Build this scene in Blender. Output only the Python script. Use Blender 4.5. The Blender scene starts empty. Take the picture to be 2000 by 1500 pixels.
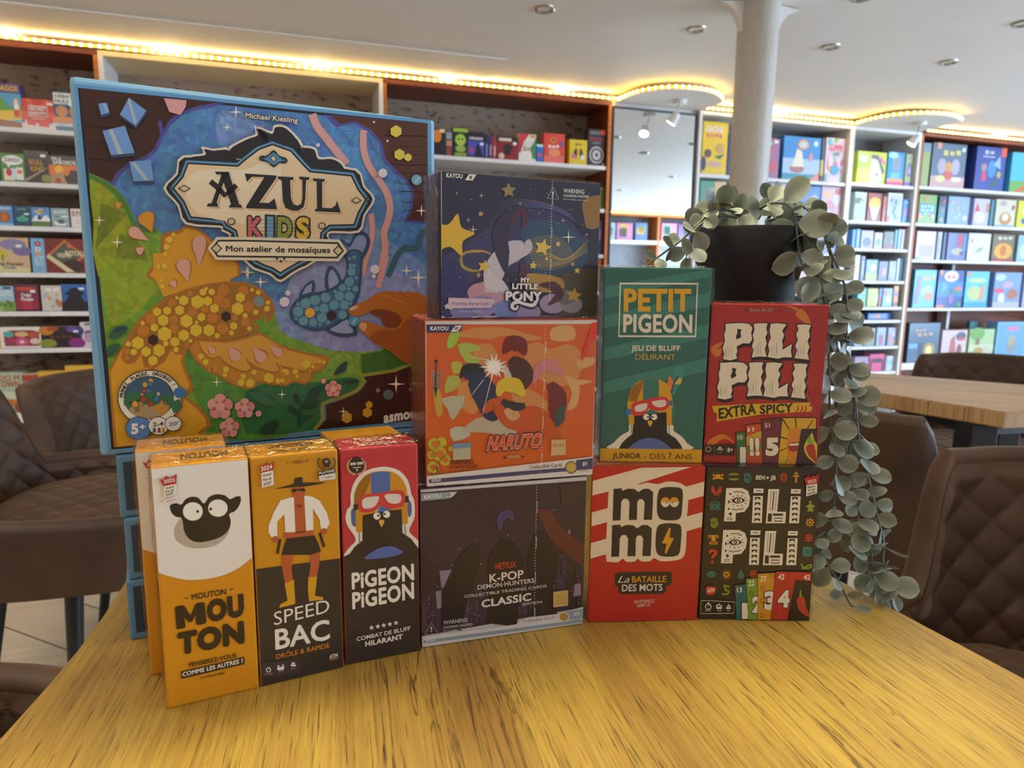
import bpy, bmesh, math, random
from mathutils import Vector, Matrix
from mathutils.geometry import tessellate_polygon
random.seed(7)
S = bpy.context.scene
COL = S.collection
# ------------------------------------------------------------------ camera
F, PITCH, ROLL = 1336.0, math.radians(8.84), math.radians(.67)
CAM = Vector((0, 0, 1.02))
cd = bpy.data.cameras.new('camera'); cam = bpy.data.objects.new('camera', cd); COL.objects.link(cam)
cd.sensor_width = 36; cd.lens = F / 2000 * 36; cd.clip_start = .02
cam.matrix_world = Matrix.Translation(CAM) @ Matrix.Rotation(math.pi / 2 - PITCH, 4, 'X') @ Matrix.Rotation(ROLL, 4, 'Z')
cd.dof.use_dof = True; cd.dof.focus_distance = .53; cd.dof.aperture_fstop = 12.0
S.camera = cam
# ------------------------------------------------------------------ world, lights, exposure
w = bpy.data.worlds.new('world'); S.world = w; w.use_nodes = True
w.node_tree.nodes['Background'].inputs[0].default_value = (.78, .88, 1, 1)
w.node_tree.nodes['Background'].inputs[1].default_value = .6
S.view_settings.view_transform = 'Standard'; S.view_settings.look = 'None'
S.view_settings.gamma = 1; S.view_settings.use_curve_mapping = False
S.view_settings.exposure = .86
WALL_TH = math.radians(18.16); WALL_D = 3.536          # the shelf wall runs at 18 degrees, 3.54 m away
WU = Vector((math.cos(WALL_TH), math.sin(WALL_TH), 0)); WN = Vector((-math.sin(WALL_TH), math.cos(WALL_TH), 0))
def wp(u, v, h): return WU * u + WN * (WALL_D + v) + Vector((0, 0, h))
CEIL = 2.01
def light(name, kind, loc, power, color, target=None, size=.1, size_y=None, spot=None, blend=.6):
    ld = bpy.data.lights.new(name, kind); ld.energy = power; ld.color = color
    if kind == 'AREA':
        ld.size = size
        if size_y: ld.shape = 'RECTANGLE'; ld.size_y = size_y
    else: ld.shadow_soft_size = size
    if spot: ld.spot_size = math.radians(spot); ld.spot_blend = blend
    o = bpy.data.objects.new(name, ld); COL.objects.link(o); o.location = loc
    if target is not None:
        o.rotation_euler = (Vector(target) - Vector(loc)).to_track_quat('-Z', 'Y').to_euler()
    return o
DAY = (.5, .72, 1.0); WARM = (1.0, .74, .38); SOFT = (1.0, .9, .78)
light('daylight_shop_window', 'AREA', wp(6.8, -4.1, 1.15), 195, DAY, wp(0, -3.2, .75), 3.6, 1.4)
light('table_lamp_light', 'SPOT', (-.02, .76, 1.99), 25, (1.0, .96, .36), (-.1, .32, .75), .16, spot=95, blend=.8)
light('fill_light', 'AREA', (-.9, -1.3, 1.98), 8, SOFT, (-.5, 1.0, .6), 1.6, 1.2)  # added soft fill from behind the camera, no fixture stands here
light('fill_light', 'AREA', (-2.0, 1.0, 1.99), 18, SOFT, (-2.0, 1.5, 0), 1.2, .8)  # added fill on the side of the first shelves, no fixture
light('fill_light', 'AREA', (.05, .75, 1.995), 7, SOFT, (.05, .75, 0), 1.0, .6)  # added fill straight above the table, no fixture
light('table_lamp_light', 'SPOT', (.1, -.1, 1.99), 5, (1, .82, .5), (.05, .42, .75), .08, spot=70, blend=.8)
for u, l in ((-.1, 3.6), (2.82, 1.0), (4.7, 1.6)):      # the glow of the LED tapes on the ceiling
    o = light('led_tape_light', 'AREA', wp(u, -.03, 1.986), 0.3 * l, (1, .78, .42), wp(u, -.2, 3.2), l, .012); o.rotation_euler = (math.pi - .12, 0, WALL_TH)
# ------------------------------------------------------------------ photo measuring: pixel -> ray
def ray(px, py):
    x, y = px - 1000, py - 750
    c, s = math.cos(ROLL), math.sin(ROLL); x, y = x * c + y * s, -x * s + y * c
    a, b = x / F, -y / F; c, s = math.cos(PITCH), math.sin(PITCH)
    return Vector((a, c + b * s, -s + b * c))
def at_depth(px, py, Y): r = ray(px, py); return CAM + r * (Y / r.y)
def on_z(px, py, z): r = ray(px, py); return CAM + r * ((z - CAM.z) / r.z)
def wall(px, py, v=0.):
    r = ray(px, py); X = r * ((WALL_D + v) / r.dot(WN)); return X.dot(WU), X.z + CAM.z
# ------------------------------------------------------------------ colour and materials
def lin(h, k=1.0):
    if isinstance(h, tuple): return h
    h = h.lstrip('#'); v = [int(h[i:i + 2], 16) / 255 for i in (0, 2, 4)]
    return tuple((x / 12.92 if x <= .04045 else ((x + .055) / 1.055) ** 2.4) * k for x in v)
MATS = {}
def mat(name, color, rough=.5, metal=0., coat=0., emit=None, estr=0., spec=.5):
    if name in MATS: return MATS[name]
    m = bpy.data.materials.new(name); m.use_nodes = True; b = m.node_tree.nodes['Principled BSDF']
    b.inputs['Base Color'].default_value = (*lin(color), 1); b.inputs['Roughness'].default_value = rough
    b.inputs['Metallic'].default_value = metal; b.inputs['Coat Weight'].default_value = coat
    b.inputs['Specular IOR Level'].default_value = spec
    if emit: b.inputs['Emission Color'].default_value = (*lin(emit), 1); b.inputs['Emission Strength'].default_value = estr
    MATS[name] = m; return m
def nodes(m): nt = m.node_tree; return nt, nt.nodes, nt.links, nt.nodes['Principled BSDF']
def noisy(name, c1, c2, scale, rough=.6, stretch=(1, 1, 1), detail=5, bump=0., bscale=None, rot=0., metal=0, lo=.35, hi=.65):
    m = mat(name, c1, rough, metal); nt, N, L, b = nodes(m)
    tc = N.new('ShaderNodeTexCoord'); mp = N.new('ShaderNodeMapping'); mp.inputs['Scale'].default_value = stretch
    mp.inputs['Rotation'].default_value = (0, 0, rot)
    nz = N.new('ShaderNodeTexNoise'); nz.inputs['Scale'].default_value = scale; nz.inputs['Detail'].default_value = detail
    cr = N.new('ShaderNodeValToRGB'); e = cr.color_ramp.elements
    e[0].position = lo; e[1].position = hi; e[0].color = (*lin(c1), 1); e[1].color = (*lin(c2), 1)
    L.new(tc.outputs['Object'], mp.inputs[0]); L.new(mp.outputs[0], nz.inputs['Vector']); L.new(nz.outputs[0], cr.inputs[0]); L.new(cr.outputs[0], b.inputs['Base Color'])
    if bump:
        bp = N.new('ShaderNodeBump'); bp.inputs['Strength'].default_value = bump; bp.inputs['Distance'].default_value = .01
        n2 = N.new('ShaderNodeTexNoise'); n2.inputs['Scale'].default_value = bscale or scale * 3; n2.inputs['Detail'].default_value = 4
        L.new(mp.outputs[0], n2.inputs['Vector']); L.new(n2.outputs[0], bp.inputs['Height']); L.new(bp.outputs[0], b.inputs['Normal'])
    return m
def print_mat(name, rough, coat, mosaic=0., bump=0.):
    m = mat(name, '#ffffff', rough, 0, coat); nt, N, L, b = nodes(m)
    b.inputs['Coat Roughness'].default_value = .12
    ca = N.new('ShaderNodeVertexColor'); ca.layer_name = 'Col'; out = ca.outputs['Color']
    tc = N.new('ShaderNodeTexCoord')
    if mosaic:
        vo = N.new('ShaderNodeTexVoronoi'); vo.inputs['Scale'].default_value = 260; vo.distance = 'CHEBYCHEV'
        L.new(tc.outputs['Object'], vo.inputs['Vector'])
        hs = N.new('ShaderNodeHueSaturation'); mr = N.new('ShaderNodeMapRange')
        mr.inputs[3].default_value = 1 - mosaic; mr.inputs[4].default_value = 1 + mosaic
        sx = N.new('ShaderNodeSeparateColor'); L.new(vo.outputs['Color'], sx.inputs[0]); L.new(sx.outputs[0], mr.inputs[0])
        L.new(mr.outputs[0], hs.inputs['Value']); mh = N.new('ShaderNodeMapRange'); mh.inputs[3].default_value = .5 - mosaic * .12; mh.inputs[4].default_value = .5 + mosaic * .12
        L.new(sx.outputs[1], mh.inputs[0]); L.new(mh.outputs[0], hs.inputs['Hue']); L.new(out, hs.inputs['Color']); out = hs.outputs[0]
    L.new(out, b.inputs['Base Color'])
    if bump:
        nz = N.new('ShaderNodeTexNoise'); nz.inputs['Scale'].default_value = 45; nz.inputs['Detail'].default_value = 3
        L.new(tc.outputs['Object'], nz.inputs['Vector']); bp = N.new('ShaderNodeBump'); bp.inputs['Strength'].default_value = bump; bp.inputs['Distance'].default_value = .004
        L.new(nz.outputs[0], bp.inputs['Height']); L.new(bp.outputs[0], b.inputs['Coat Normal'])
    return m
PRINT = print_mat('printed_card', .42, .25)
WRAPPED = print_mat('printed_card_in_film', .4, .6, bump=.25)
MOSAIC = print_mat('printed_card_mosaic', .42, .25, mosaic=.16)
# ------------------------------------------------------------------ mesh builder
class MB:
    def __init__(s): s.v = []; s.f = []; s.c = []; s.m = []; s.uv = None
    def add(s, vs, fs, c=None, m=0):
        n = len(s.v); s.v += [tuple(p) for p in vs]
        for f in fs: s.f.append([n + i for i in f]); s.c.append(c); s.m.append(m)
    def box(s, x0, y0, z0, x1, y1, z1, c=None, m=0):
        vs = [(x, y, z) for z in (z0, z1) for y in (y0, y1) for x in (x0, x1)]
        s.add(vs, [(0, 2, 3, 1), (4, 5, 7, 6), (0, 1, 5, 4), (2, 6, 7, 3), (0, 4, 6, 2), (1, 3, 7, 5)], c, m)
    def bbox(s, x0, y0, z0, x1, y1, z1, b, c=None, m=0):   # box with bevelled edges
        bm = bmesh.new(); bmesh.ops.create_cube(bm, size=1)
        for v in bm.verts: v.co = Vector(((x0 + x1) / 2 + v.co.x * (x1 - x0), (y0 + y1) / 2 + v.co.y * (y1 - y0), (z0 + z1) / 2 + v.co.z * (z1 - z0)))
        bmesh.ops.bevel(bm, geom=bm.edges[:], offset=b, segments=2, affect='EDGES', profile=.6)
        bm.verts.index_update(); s.add([v.co for v in bm.verts], [[v.index for v in f.verts] for f in bm.faces], c, m); bm.free()
    def tube(s, pts, r, n=8, c=None, m=0, caps=True):
        rs = r if isinstance(r, (list, tuple)) else [r] * len(pts); P = [Vector(p) for p in pts]; vs = []; fs = []
        for i, p in enumerate(P):
            t = (P[min(i + 1, len(P) - 1)] - P[max(i - 1, 0)]).normalized()
            a = t.cross(Vector((.13, .27, .95)) if abs(t.z) < .9 else Vector((1, 0, 0))).normalized(); b = t.cross(a)
            vs += [p + (a * math.cos(k * 2 * math.pi / n) + b * math.sin(k * 2 * math.pi / n)) * rs[i] for k in range(n)]
        for i in range(len(P) - 1):
            for k in range(n): fs.append((i * n + k, i * n + (k + 1) % n, (i + 1) * n + (k + 1) % n, (i + 1) * n + k))
        if caps: fs += [tuple(range(n)), tuple(range(len(P) * n - 1, len(P) * n - n - 1, -1))]
        s.add(vs, fs, c, m)
    def lathe(s, prof, n=32, cx=0, cy=0, c=None, m=0):
        vs = [(cx + r * math.cos(k * 2 * math.pi / n), cy + r * math.sin(k * 2 * math.pi / n), z) for r, z in prof for k in range(n)]
        fs = [(i * n + k, i * n + (k + 1) % n, (i + 1) * n + (k + 1) % n, (i + 1) * n + k) for i in range(len(prof) - 1) for k in range(n)]
        s.add(vs, fs, c, m)
    def prism(s, poly, z0, z1, c=None, m=0):
        n = len(poly); vs = [(x, y, z0) for x, y in poly] + [(x, y, z1) for x, y in poly]
        s.add(vs, [tuple(range(n))[::-1], tuple(range(n, 2 * n))] + [(i, (i + 1) % n, n + (i + 1) % n, n + i) for i in range(n)], c, m)
    def build(s, name, mats, parent=None, smooth=False, loc=None, rotz=None, fix=True):
        me = bpy.data.meshes.new(name); me.from_pydata(s.v, [], s.f)
        for m in (mats if isinstance(mats, list) else [mats]): me.materials.append(m)
        me.polygons.foreach_set('material_index', s.m)
        if any(c is not None for c in s.c):
            at = me.color_attributes.new('Col', 'FLOAT_COLOR', 'CORNER'); d = []
            for f, c in zip(s.f, s.c):
                if c is not None and isinstance(c, list): d += [x for q in c for x in (*q, 1.0)]
                else: d += [*lin(c if c is not None else '#ffffff'), 1.0] * len(f)
            at.data.foreach_set('color', d)
        if fix:
            bm = bmesh.new(); bm.from_mesh(me); bmesh.ops.recalc_face_normals(bm, faces=bm.faces[:]); bm.to_mesh(me); bm.free()
        if smooth:
            me.polygons.foreach_set('use_smooth', [True] * len(me.polygons))
            try: me.set_sharp_from_angle(angle=math.radians(42))
            except Exception: pass
        me.update(); o = bpy.data.objects.new(name, me); COL.objects.link(o)
        if parent: o.parent = parent
        if loc is not None: o.location = loc
        if rotz is not None: o.rotation_euler = (0, 0, rotz)
        return o
def tag(o, label=None, cat=None, group=None, kind=None):
    for k, v in (('label', label), ('category', cat), ('group', group), ('kind', kind)):
        if v: o[k] = v
    return o
def thing(name, label, cat, loc=(0, 0, 0), rotz=0., group=None):
    o = bpy.data.objects.new(name, None); COL.objects.link(o); o.location = loc; o.rotation_euler = (0, 0, rotz); o.empty_display_size = .05
    return tag(o, label, cat, group)
def copy_tree(o, parent=None):
    c = o.copy(); COL.objects.link(c)
    if parent: c.parent = parent
    for ch in [x for x in bpy.data.objects if x.parent == o]: copy_tree(ch, c)
    return c
# ------------------------------------------------------------------ flat printed shapes
GL = {}
def glyphs(txt, off, shear=0., sp=1.):
    k = (txt, off, shear, sp)
    if k not in GL:
        c = bpy.data.curves.new('lettering', 'FONT'); c.body = txt; c.offset = off; c.shear = shear; c.resolution_u = 3; c.space_character = sp
        o = bpy.data.objects.new('lettering', c); me = o.to_mesh()
        vs = [(v.co.x, v.co.y) for v in me.vertices]; fs = [list(p.vertices) for p in me.polygons]
        o.to_mesh_clear(); bpy.data.objects.remove(o); bpy.data.curves.remove(c); GL[k] = (vs, fs)
    return GL[k]
def smooth(pts, n=5, closed=True):
    out = []; N = len(pts)
    for i in range(N if closed else N - 1):
        p0, p1, p2, p3 = (pts[(i + k) % N] if closed else pts[min(max(i + k, 0), N - 1)] for k in (-1, 0, 1, 2))
        for j in range(n):
            t = j / n; t2 = t * t; t3 = t2 * t
            out.append(tuple(.5 * (2 * p1[a] + (p2[a] - p0[a]) * t + (2 * p0[a] - 5 * p1[a] + 4 * p2[a] - p3[a]) * t2 + (3 * p1[a] - p0[a] - 3 * p2[a] + p3[a]) * t3) for a in (0, 1)))
    if not closed: out.append(tuple(pts[-1]))
    return out
def inflate(pts, d):
    A = sum(pts[i][0] * pts[(i + 1) % len(pts)][1] - pts[(i + 1) % len(pts)][0] * pts[i][1] for i in range(len(pts)))
    sg = 1 if A > 0 else -1; out = []; n = len(pts)
    for i in range(n):
        (ax, ay), (bx, by), (cx, cy) = pts[i - 1], pts[i], pts[(i + 1) % n]
        e1 = Vector((bx - ax, by - ay)); e2 = Vector((cx - bx, cy - by))
        if e1.length < 1e-9 or e2.length < 1e-9: out.append((bx, by)); continue
        n1 = Vector((e1.y, -e1.x)).normalized(); n2 = Vector((e2.y, -e2.x)).normalized(); m = n1 + n2
        if m.length < .3: m = n1
        m = m.normalized(); k = d / max(.55, m.dot(n1)); out.append((bx + sg * m.x * k, by + sg * m.y * k))
    return out
def ell(cx, cy, rx, ry=None, n=20, rot=0., a0=0., a1=2 * math.pi):
    ry = rx if ry is None else ry; full = abs(a1 - a0 - 2 * math.pi) < 1e-6; m = n if full else n + 1; o = []
    for k in range(m):
        a = a0 + (a1 - a0) * k / n; x, y = rx * math.cos(a), ry * math.sin(a); o.append((cx + x * math.cos(rot) - y * math.sin(rot), cy + x * math.sin(rot) + y * math.cos(rot)))
    return o
def star(cx, cy, R, r=.42, n=5, rot=-math.pi / 2):
    return [(cx + (R if k % 2 == 0 else R * r) * math.cos(rot + k * math.pi / n), cy + (R if k % 2 == 0 else R * r) * math.sin(rot + k * math.pi / n)) for k in range(2 * n)]
def tear(tip, end, w):
    d = Vector((end[0] - tip[0], end[1] - tip[1])); l = d.length; d /= l; q = Vector((-d.y, d.x)); o = []
    for t, k in ((0, 0), (.35, .45), (.7, .95), (.9, 1), (1.08, .72), (1.15, 0), (1.08, -.72), (.9, -1), (.7, -.95), (.35, -.45)):
        p = Vector(tip) + d * l * t + q * w * k; o.append((p.x, p.y))
    return o
def lerp_list(w, t):
    if not isinstance(w, list): return w
    f = t * (len(w) - 1); i = min(int(f), len(w) - 2); return w[i] + (w[i + 1] - w[i]) * (f - i)
class Art:
    """flat shapes printed on one face; to() maps drawing coordinates to the face's own metres (x right, z up)"""
    def __init__(s, to, y=-.0003, step=.000016): s.to = to; s.mb = MB(); s.y = y; s.step = step; s.m = 0
    def up(s, k=1): s.y -= s.step * k; return s
    def _put(s, pts2, faces, c):
        s.mb.add([(a, s.y, b) for a, b in pts2], faces, lin(c), s.m)
    def poly(s, pts, c, holes=(), sm=0, up=1):
        if sm: pts = smooth(pts, sm)
        P = [s.to(*p) for p in pts]; H = [[s.to(*p) for p in h] for h in holes]; s.up(up)
        ls = [[Vector((x, y, 0)) for x, y in l] for l in [P] + H]; tr = tessellate_polygon(ls)
        flat = P + [q for h in H for q in h]; s._put(flat, [list(t) for t in tr], c)
    def quad(s, x0, y0, x1, y1, c, up=1): s.poly([(x0, y0), (x1, y0), (x1, y1), (x0, y1)], c, up=up)
    def disc(s, cx, cy, rx, c, ry=None, n=18, rot=0., up=1): s.poly(ell(cx, cy, rx, ry, n, rot), c, up=up)
    def discs(s, lst, c, n=6, rot=.5):
        s.up()
        for x, y, r in lst: s.poly(ell(x, y, r, r, n, rot), c, up=0)
    def line(s, pts, wd, c, sm=0, closed=False, up=1):
        if sm: pts = smooth(pts, sm, closed)
        if closed: pts = pts + [pts[0]]
        s.up(up); n = len(pts); L = []; Rr = []
        for i in range(n):
            a = pts[max(i - 1, 0)] if not closed else pts[(i - 1) if i else n - 2]; b = pts[min(i + 1, n - 1)] if not closed else pts[(i + 1) if i < n - 1 else 1]
            d = Vector((b[0] - a[0], b[1] - a[1])); d = d.normalized() if d.length else Vector((1, 0)); q = Vector((-d.y, d.x)) * lerp_list(wd, i / (n - 1)) / 2
            L.append(s.to(pts[i][0] + q.x, pts[i][1] + q.y)); Rr.append(s.to(pts[i][0] - q.x, pts[i][1] - q.y))
        s._put(L + Rr, [(i, i + 1, n + i + 1, n + i) for i in range(n - 1)], c)
    def text(s, t, bl, br, tl, c, bold=.012, out=None, outw=.05, hc=.682, shear=0., sh=None, up=1):
        bold *= .72; sp = 1 + 1.9 * max(0., bold - .012)
        v0, _ = glyphs(t, bold, shear, sp); xa = min(p[0] for p in v0); xb = max(p[0] for p in v0); d = max(bold, 0)
        for off, col in ([(bold + outw * .72, out)] if out else []) + [(bold, c)]:
            dil = off > .02 and any(ch in 'MWNmwKZXVAk&' for ch in t)      # sharp letters are thickened by overprinting
            vs, fs = glyphs(t, 0. if dil else off, shear, sp); s.up(up)
            for q in range(10 if dil else 1):
                s.y -= s.step * .2
                ox, oy = (off * math.cos(q * math.pi / 5), off * math.sin(q * math.pi / 5)) if dil else (0, 0); o = []
                for x, y in vs:
                    k = (x + ox - xa) / (xb - xa); m = (y + oy + d) / (hc + 2 * d)
                    o.append(s.to(bl[0] + (br[0] - bl[0]) * k + (tl[0] - bl[0]) * m, bl[1] + (br[1] - bl[1]) * k + (tl[1] - bl[1]) * m))
                s._put(o, fs, col)
    def arc_text(s, t, cx, cy, r, a0, a1, hgt, c, bold=.02, ky=1.0):
        s.up(); n = len(t)
        for i, ch in enumerate(t):
            if ch == ' ': continue
            a = math.radians(a0 + (a1 - a0) * (i + .5) / n); vs, fs = glyphs(ch, bold); xm = (min(p[0] for p in vs) + max(p[0] for p in vs)) / 2; o = []
            for x, y in vs:
                X, Y = (x - xm) * hgt / .7, y * hgt / .7; rr = r + Y
                o.append(s.to(cx + rr * math.cos(a) - X * math.sin(a), cy + ky * (rr * math.sin(a) + X * math.cos(a))))
            s._put(o, fs, c)
    def build(s, name, parent, mats=None): return s.mb.build(name, mats or PRINT, parent, fix=False)
# ================================================================== the room
M_CEIL = noisy('ceiling_paint', '#e8e2dd', '#ece7e2', 3, .55)
M_WALL = noisy('wall_paint', '#d5cec4', '#dcd6cc', 4, .7)
M_WHITE = noisy('white_board', '#dcdad8', '#e6e4e2', 6, .45)
M_CREAM = noisy('cream_board', '#d8c39a', '#decba8', 6, .5)
M_BROWN = noisy('brown_veneer', '#5e2a16', '#7c3d20', 5, .45, (1, 1, 9))
M_ORANGE = noisy('orange_veneer_edge', '#b0601c', '#c4742a', 8, .45, (1, 1, 6))
M_PAPER = noisy('flowered_paper', '#9a8574', '#63493a', 26, .8, (1, 1, 1.6), 3, lo=.55, hi=.68)
M_GREYBACK = noisy('grey_back', '#8d8a8c', '#9b989a', 5, .7)
M_BLACK = noisy('black_metal', '#101114', '#17181c', 30, .5, bump=.05)
M_CHROME = mat('brushed_nickel', '#b9b2a8', .3, 1.)
M_MIRROR = mat('mirror_glass', '#e8edf0', .015, 1.)
M_LEDBODY = mat('led_tape', '#e8c87a', .5, 0, 0, '#ffa828', .7)
M_LED = mat('led_diode', '#fff0c0', .4, 0, 0, '#ffcf58', 24)
M_SPOT = mat('lit_lamp_face', '#ffffff', .4, 0, 0, '#fff8ec', 22)
M_HALOGEN = mat('lit_halogen', '#ffffff', .4, 0, 0, '#ffe2b0', 9)
def floor_mat():
    m = mat('oak_planks', '#c9b69a', .5); nt, N, L, b = nodes(m)
    tc = N.new('ShaderNodeTexCoord'); mp = N.new('ShaderNodeMapping'); mp.inputs['Rotation'].default_value = (0, 0, .75)
    br = N.new('ShaderNodeTexBrick'); br.inputs['Scale'].default_value = 1; br.inputs['Brick Width'].default_value = 1.3; br.inputs['Row Height'].default_value = .19
    br.inputs['Mortar Size'].default_value = .003; br.inputs['Color1'].default_value = (*lin('#ecdcc2'), 1); br.inputs['Color2'].default_value = (*lin('#dccab0'), 1); br.inputs['Mortar'].default_value = (*lin('#7a6a58'), 1)
    nz = N.new('ShaderNodeTexNoise'); nz.inputs['Scale'].default_value = 3; nz.inputs['Detail'].default_value = 8; m2 = N.new('ShaderNodeMapping'); m2.inputs['Scale'].default_value = (1, 14, 1); m2.inputs['Rotation'].default_value = (0, 0, .75)
    mx = N.new('ShaderNodeMixRGB'); mx.blend_type = 'MULTIPLY'; mx.inputs[0].default_value = .25; cr = N.new('ShaderNodeValToRGB'); cr.color_ramp.elements[0].position = .3; cr.color_ramp.elements[0].color = (.45, .4, .36, 1); cr.color_ramp.elements[1].position = .62
    L.new(tc.outputs['Object'], mp.inputs[0]); L.new(mp.outputs[0], br.inputs[0]); L.new(tc.outputs['Object'], m2.inputs[0]); L.new(m2.outputs[0], nz.inputs['Vector']); L.new(nz.outputs[0], cr.inputs[0]); L.new(br.outputs[0], mx.inputs[1]); L.new(cr.outputs[0], mx.inputs[2]); L.new(mx.outputs[0], b.inputs['Base Color'])
    return m
M_FLOOR = floor_mat()
rv = ray(1270, 417); VD = rv.dot(WN) * (.96 / rv.z); OPP = 2 * WALL_D - VD      # distance of the opposite wall along the wall normal, seen in the mirror
OV = OPP - WALL_D - .3                                               # as a v coordinate
U0, U1, V1 = -3.4, 7.0, .34
def wallobj(name, boxes, m, kind='structure'):
    b = MB()
    for q in boxes: b.box(*q)
    o = b.build(name, m, None, loc=wp(0, 0, 0), rotz=WALL_TH); o['kind'] = kind; return o
wallobj('floor', [(U0 - .1, OV - .1, -.1, U1 + .1, V1 + .1, 0)], M_FLOOR)
wallobj('ceiling', [(U0 - .1, OV - .1, CEIL, U1 + .1, V1 + .1, CEIL + .1)], M_CEIL)
wallobj('wall_back', [(U0 - .1, V1, 0, U1 + .1, V1 + .1, CEIL)], M_WALL)
wallobj('wall_front', [(U0 - .1, OV - .1, 0, U1 + .1, OV, CEIL)], M_WALL)
wallobj('wall_left', [(U0 - .1, OV, 0, U0, V1, CEIL)], M_WALL)
WV0, WV1 = -5.4, -1.0
wallobj('wall_right', [(U1, OV, 0, U1 + .1, WV0, CEIL), (U1, WV1, 0, U1 + .1, V1, CEIL), (U1, WV0, 0, U1 + .1, WV1, .4), (U1, WV0, 1.95, U1 + .1, WV1, CEIL)], M_WALL)
wallobj('window_1', [(U1, WV0 + k * (WV1 - WV0) / 3 - .03, .4, U1 + .06, WV0 + k * (WV1 - WV0) / 3 + .03, 1.95) for k in range(4)] + [(U1, WV0, .4, U1 + .06, WV1, .45), (U1, WV0, 1.9, U1 + .06, WV1, 1.95)], M_WHITE)
wallobj('trim_1', [(U0, -.36, CEIL - .004, 1.0, V1, CEIL)], M_CEIL)
# ---------------------------------------------------------------- shelving along the back wall
def hs(*pts): return [wall(*p)[1] for p in pts]
SH = {'A': hs((0, 246), (0, 353), (0, 440), (0, 532), (0, 609), (0, 682), (0, 809), (100, 944)),
      'B': [1.62, 1.3, 1.0, .7, .4, .06],
      'C': hs((1100, 318.5), (1180, 408), (1177, 497)) + [.95, .7, .4, .06],
      'D': hs((1500, 347), (1653, 426.5)) + [1.19, .95, .7, .4, .06],
      'E': hs((1690, 357), (1690, 431), (1690, 484.5), (1690, 548), (1690, 599.5), (1690, 625.5), (1690, 677), (1690, 727)) + [.06],
      'F': hs((1850, 366), (1850, 437.5), (1850, 508), (1850, 601.5), (1850, 707)) + [.06]}
BAY = {'A': (-2.35, -.739), 'B': (-.739, .481), 'C': (.481, 1.712), 'D': (2.262, 3.352), 'E': (3.352, 3.905), 'F': (3.905, 5.6)}
TOPH = 1.968
def bay(k, label, side, edge, top, back, depth=.3, thick=.02):
    u0, u1 = BAY[k]; W = u1 - u0
    r = thing('shelving_unit', label, 'shelf', wp(u0, 0, 0), WALL_TH, 'wall shelving units')
    for a in (0, W - .018):
        b = MB(); b.box(a, .004, 0, a + .018, depth, TOPH - .02, None, 0); b.box(a, 0, 0, a + .018, .004, TOPH - .02, None, 1); b.build('side_panel', [side, edge], r)
    b = MB(); b.box(0, 0, TOPH - .02, W, depth, TOPH); b.build('top_board', top, r)
    b = MB(); b.box(.018, depth - .01, .0, W - .018, depth, TOPH - .02); b.build('back_panel', back, r)
    for i, h in enumerate(SH[k]):
        b = MB(); t = .045 if (k == 'F' and i == 4) or (k == 'A' and i == 6) else thick
        b.bbox(.0185, .006, h - t, W - .0185, depth - .011, h, .002); b.build('shelf', M_ORANGE if (k == 'A' and i == 7) else M_WHITE, r)
    b = MB(); b.box(.0185, .03, 0, W - .0185, .05, .035); b.build('plinth', M_WHITE, r)
    return r
bay('A', 'tall shelving unit with orange edges full of small game boxes, behind the brown chairs', M_BROWN, M_ORANGE, M_BROWN, M_PAPER)
bay('B', 'cream shelving unit mostly hidden behind the big blue game box', M_WHITE, M_WHITE, M_CREAM, M_PAPER)
bay('C', 'brown wooden shelving unit beside the mirror, one row of card games on its top shelf', M_BROWN, M_ORANGE, M_BROWN, M_PAPER)
bay('D', 'white shelving unit of large games behind the pillar and the plant', M_WHITE, M_WHITE, M_WHITE, M_GREYBACK)
bay('E', 'narrow white shelving unit of books with close shelves', M_WHITE, M_WHITE, M_WHITE, M_GREYBACK)
rF = bay('F', 'reddish brown shelving unit with large illustrated boxes beyond the second table', M_BROWN, M_ORANGE, M_BROWN, M_BROWN)
for h0, h1 in ((SH['F'][3] + .001, SH['F'][2] - .0205), (SH['F'][4] + .001, SH['F'][3] - .0205)):
    b = MB(); b.box(.62, .2, h0, .645, .28, h1); b.build('divider', M_WHITE, rF)
# mirror between the brown unit and the white unit
mr = thing('wall_mirror', 'tall mirror reflecting the ceiling lamps and the opposite shelves', 'mirror', wp(1.728, 0, 0), WALL_TH)
b = MB(); b.box(.008, .02, .05, .518, .026, 1.94); b.build('mirror_glass', M_MIRROR, mr)
b = MB(); b.box(0, .015, .04, .008, .03, 1.95); b.box(.518, .015, .04, .526, .03, 1.95); b.box(0, .015, 1.94, .526, .03, 1.95); b.box(0, .015, .04, .526, .03, .05); b.build('frame', mat('dark_frame', '#4a4a50', .4), mr)
wallobj('wall_back', [(1.713, .03, 0, 2.261, V1, CEIL)], M_WALL)
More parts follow.
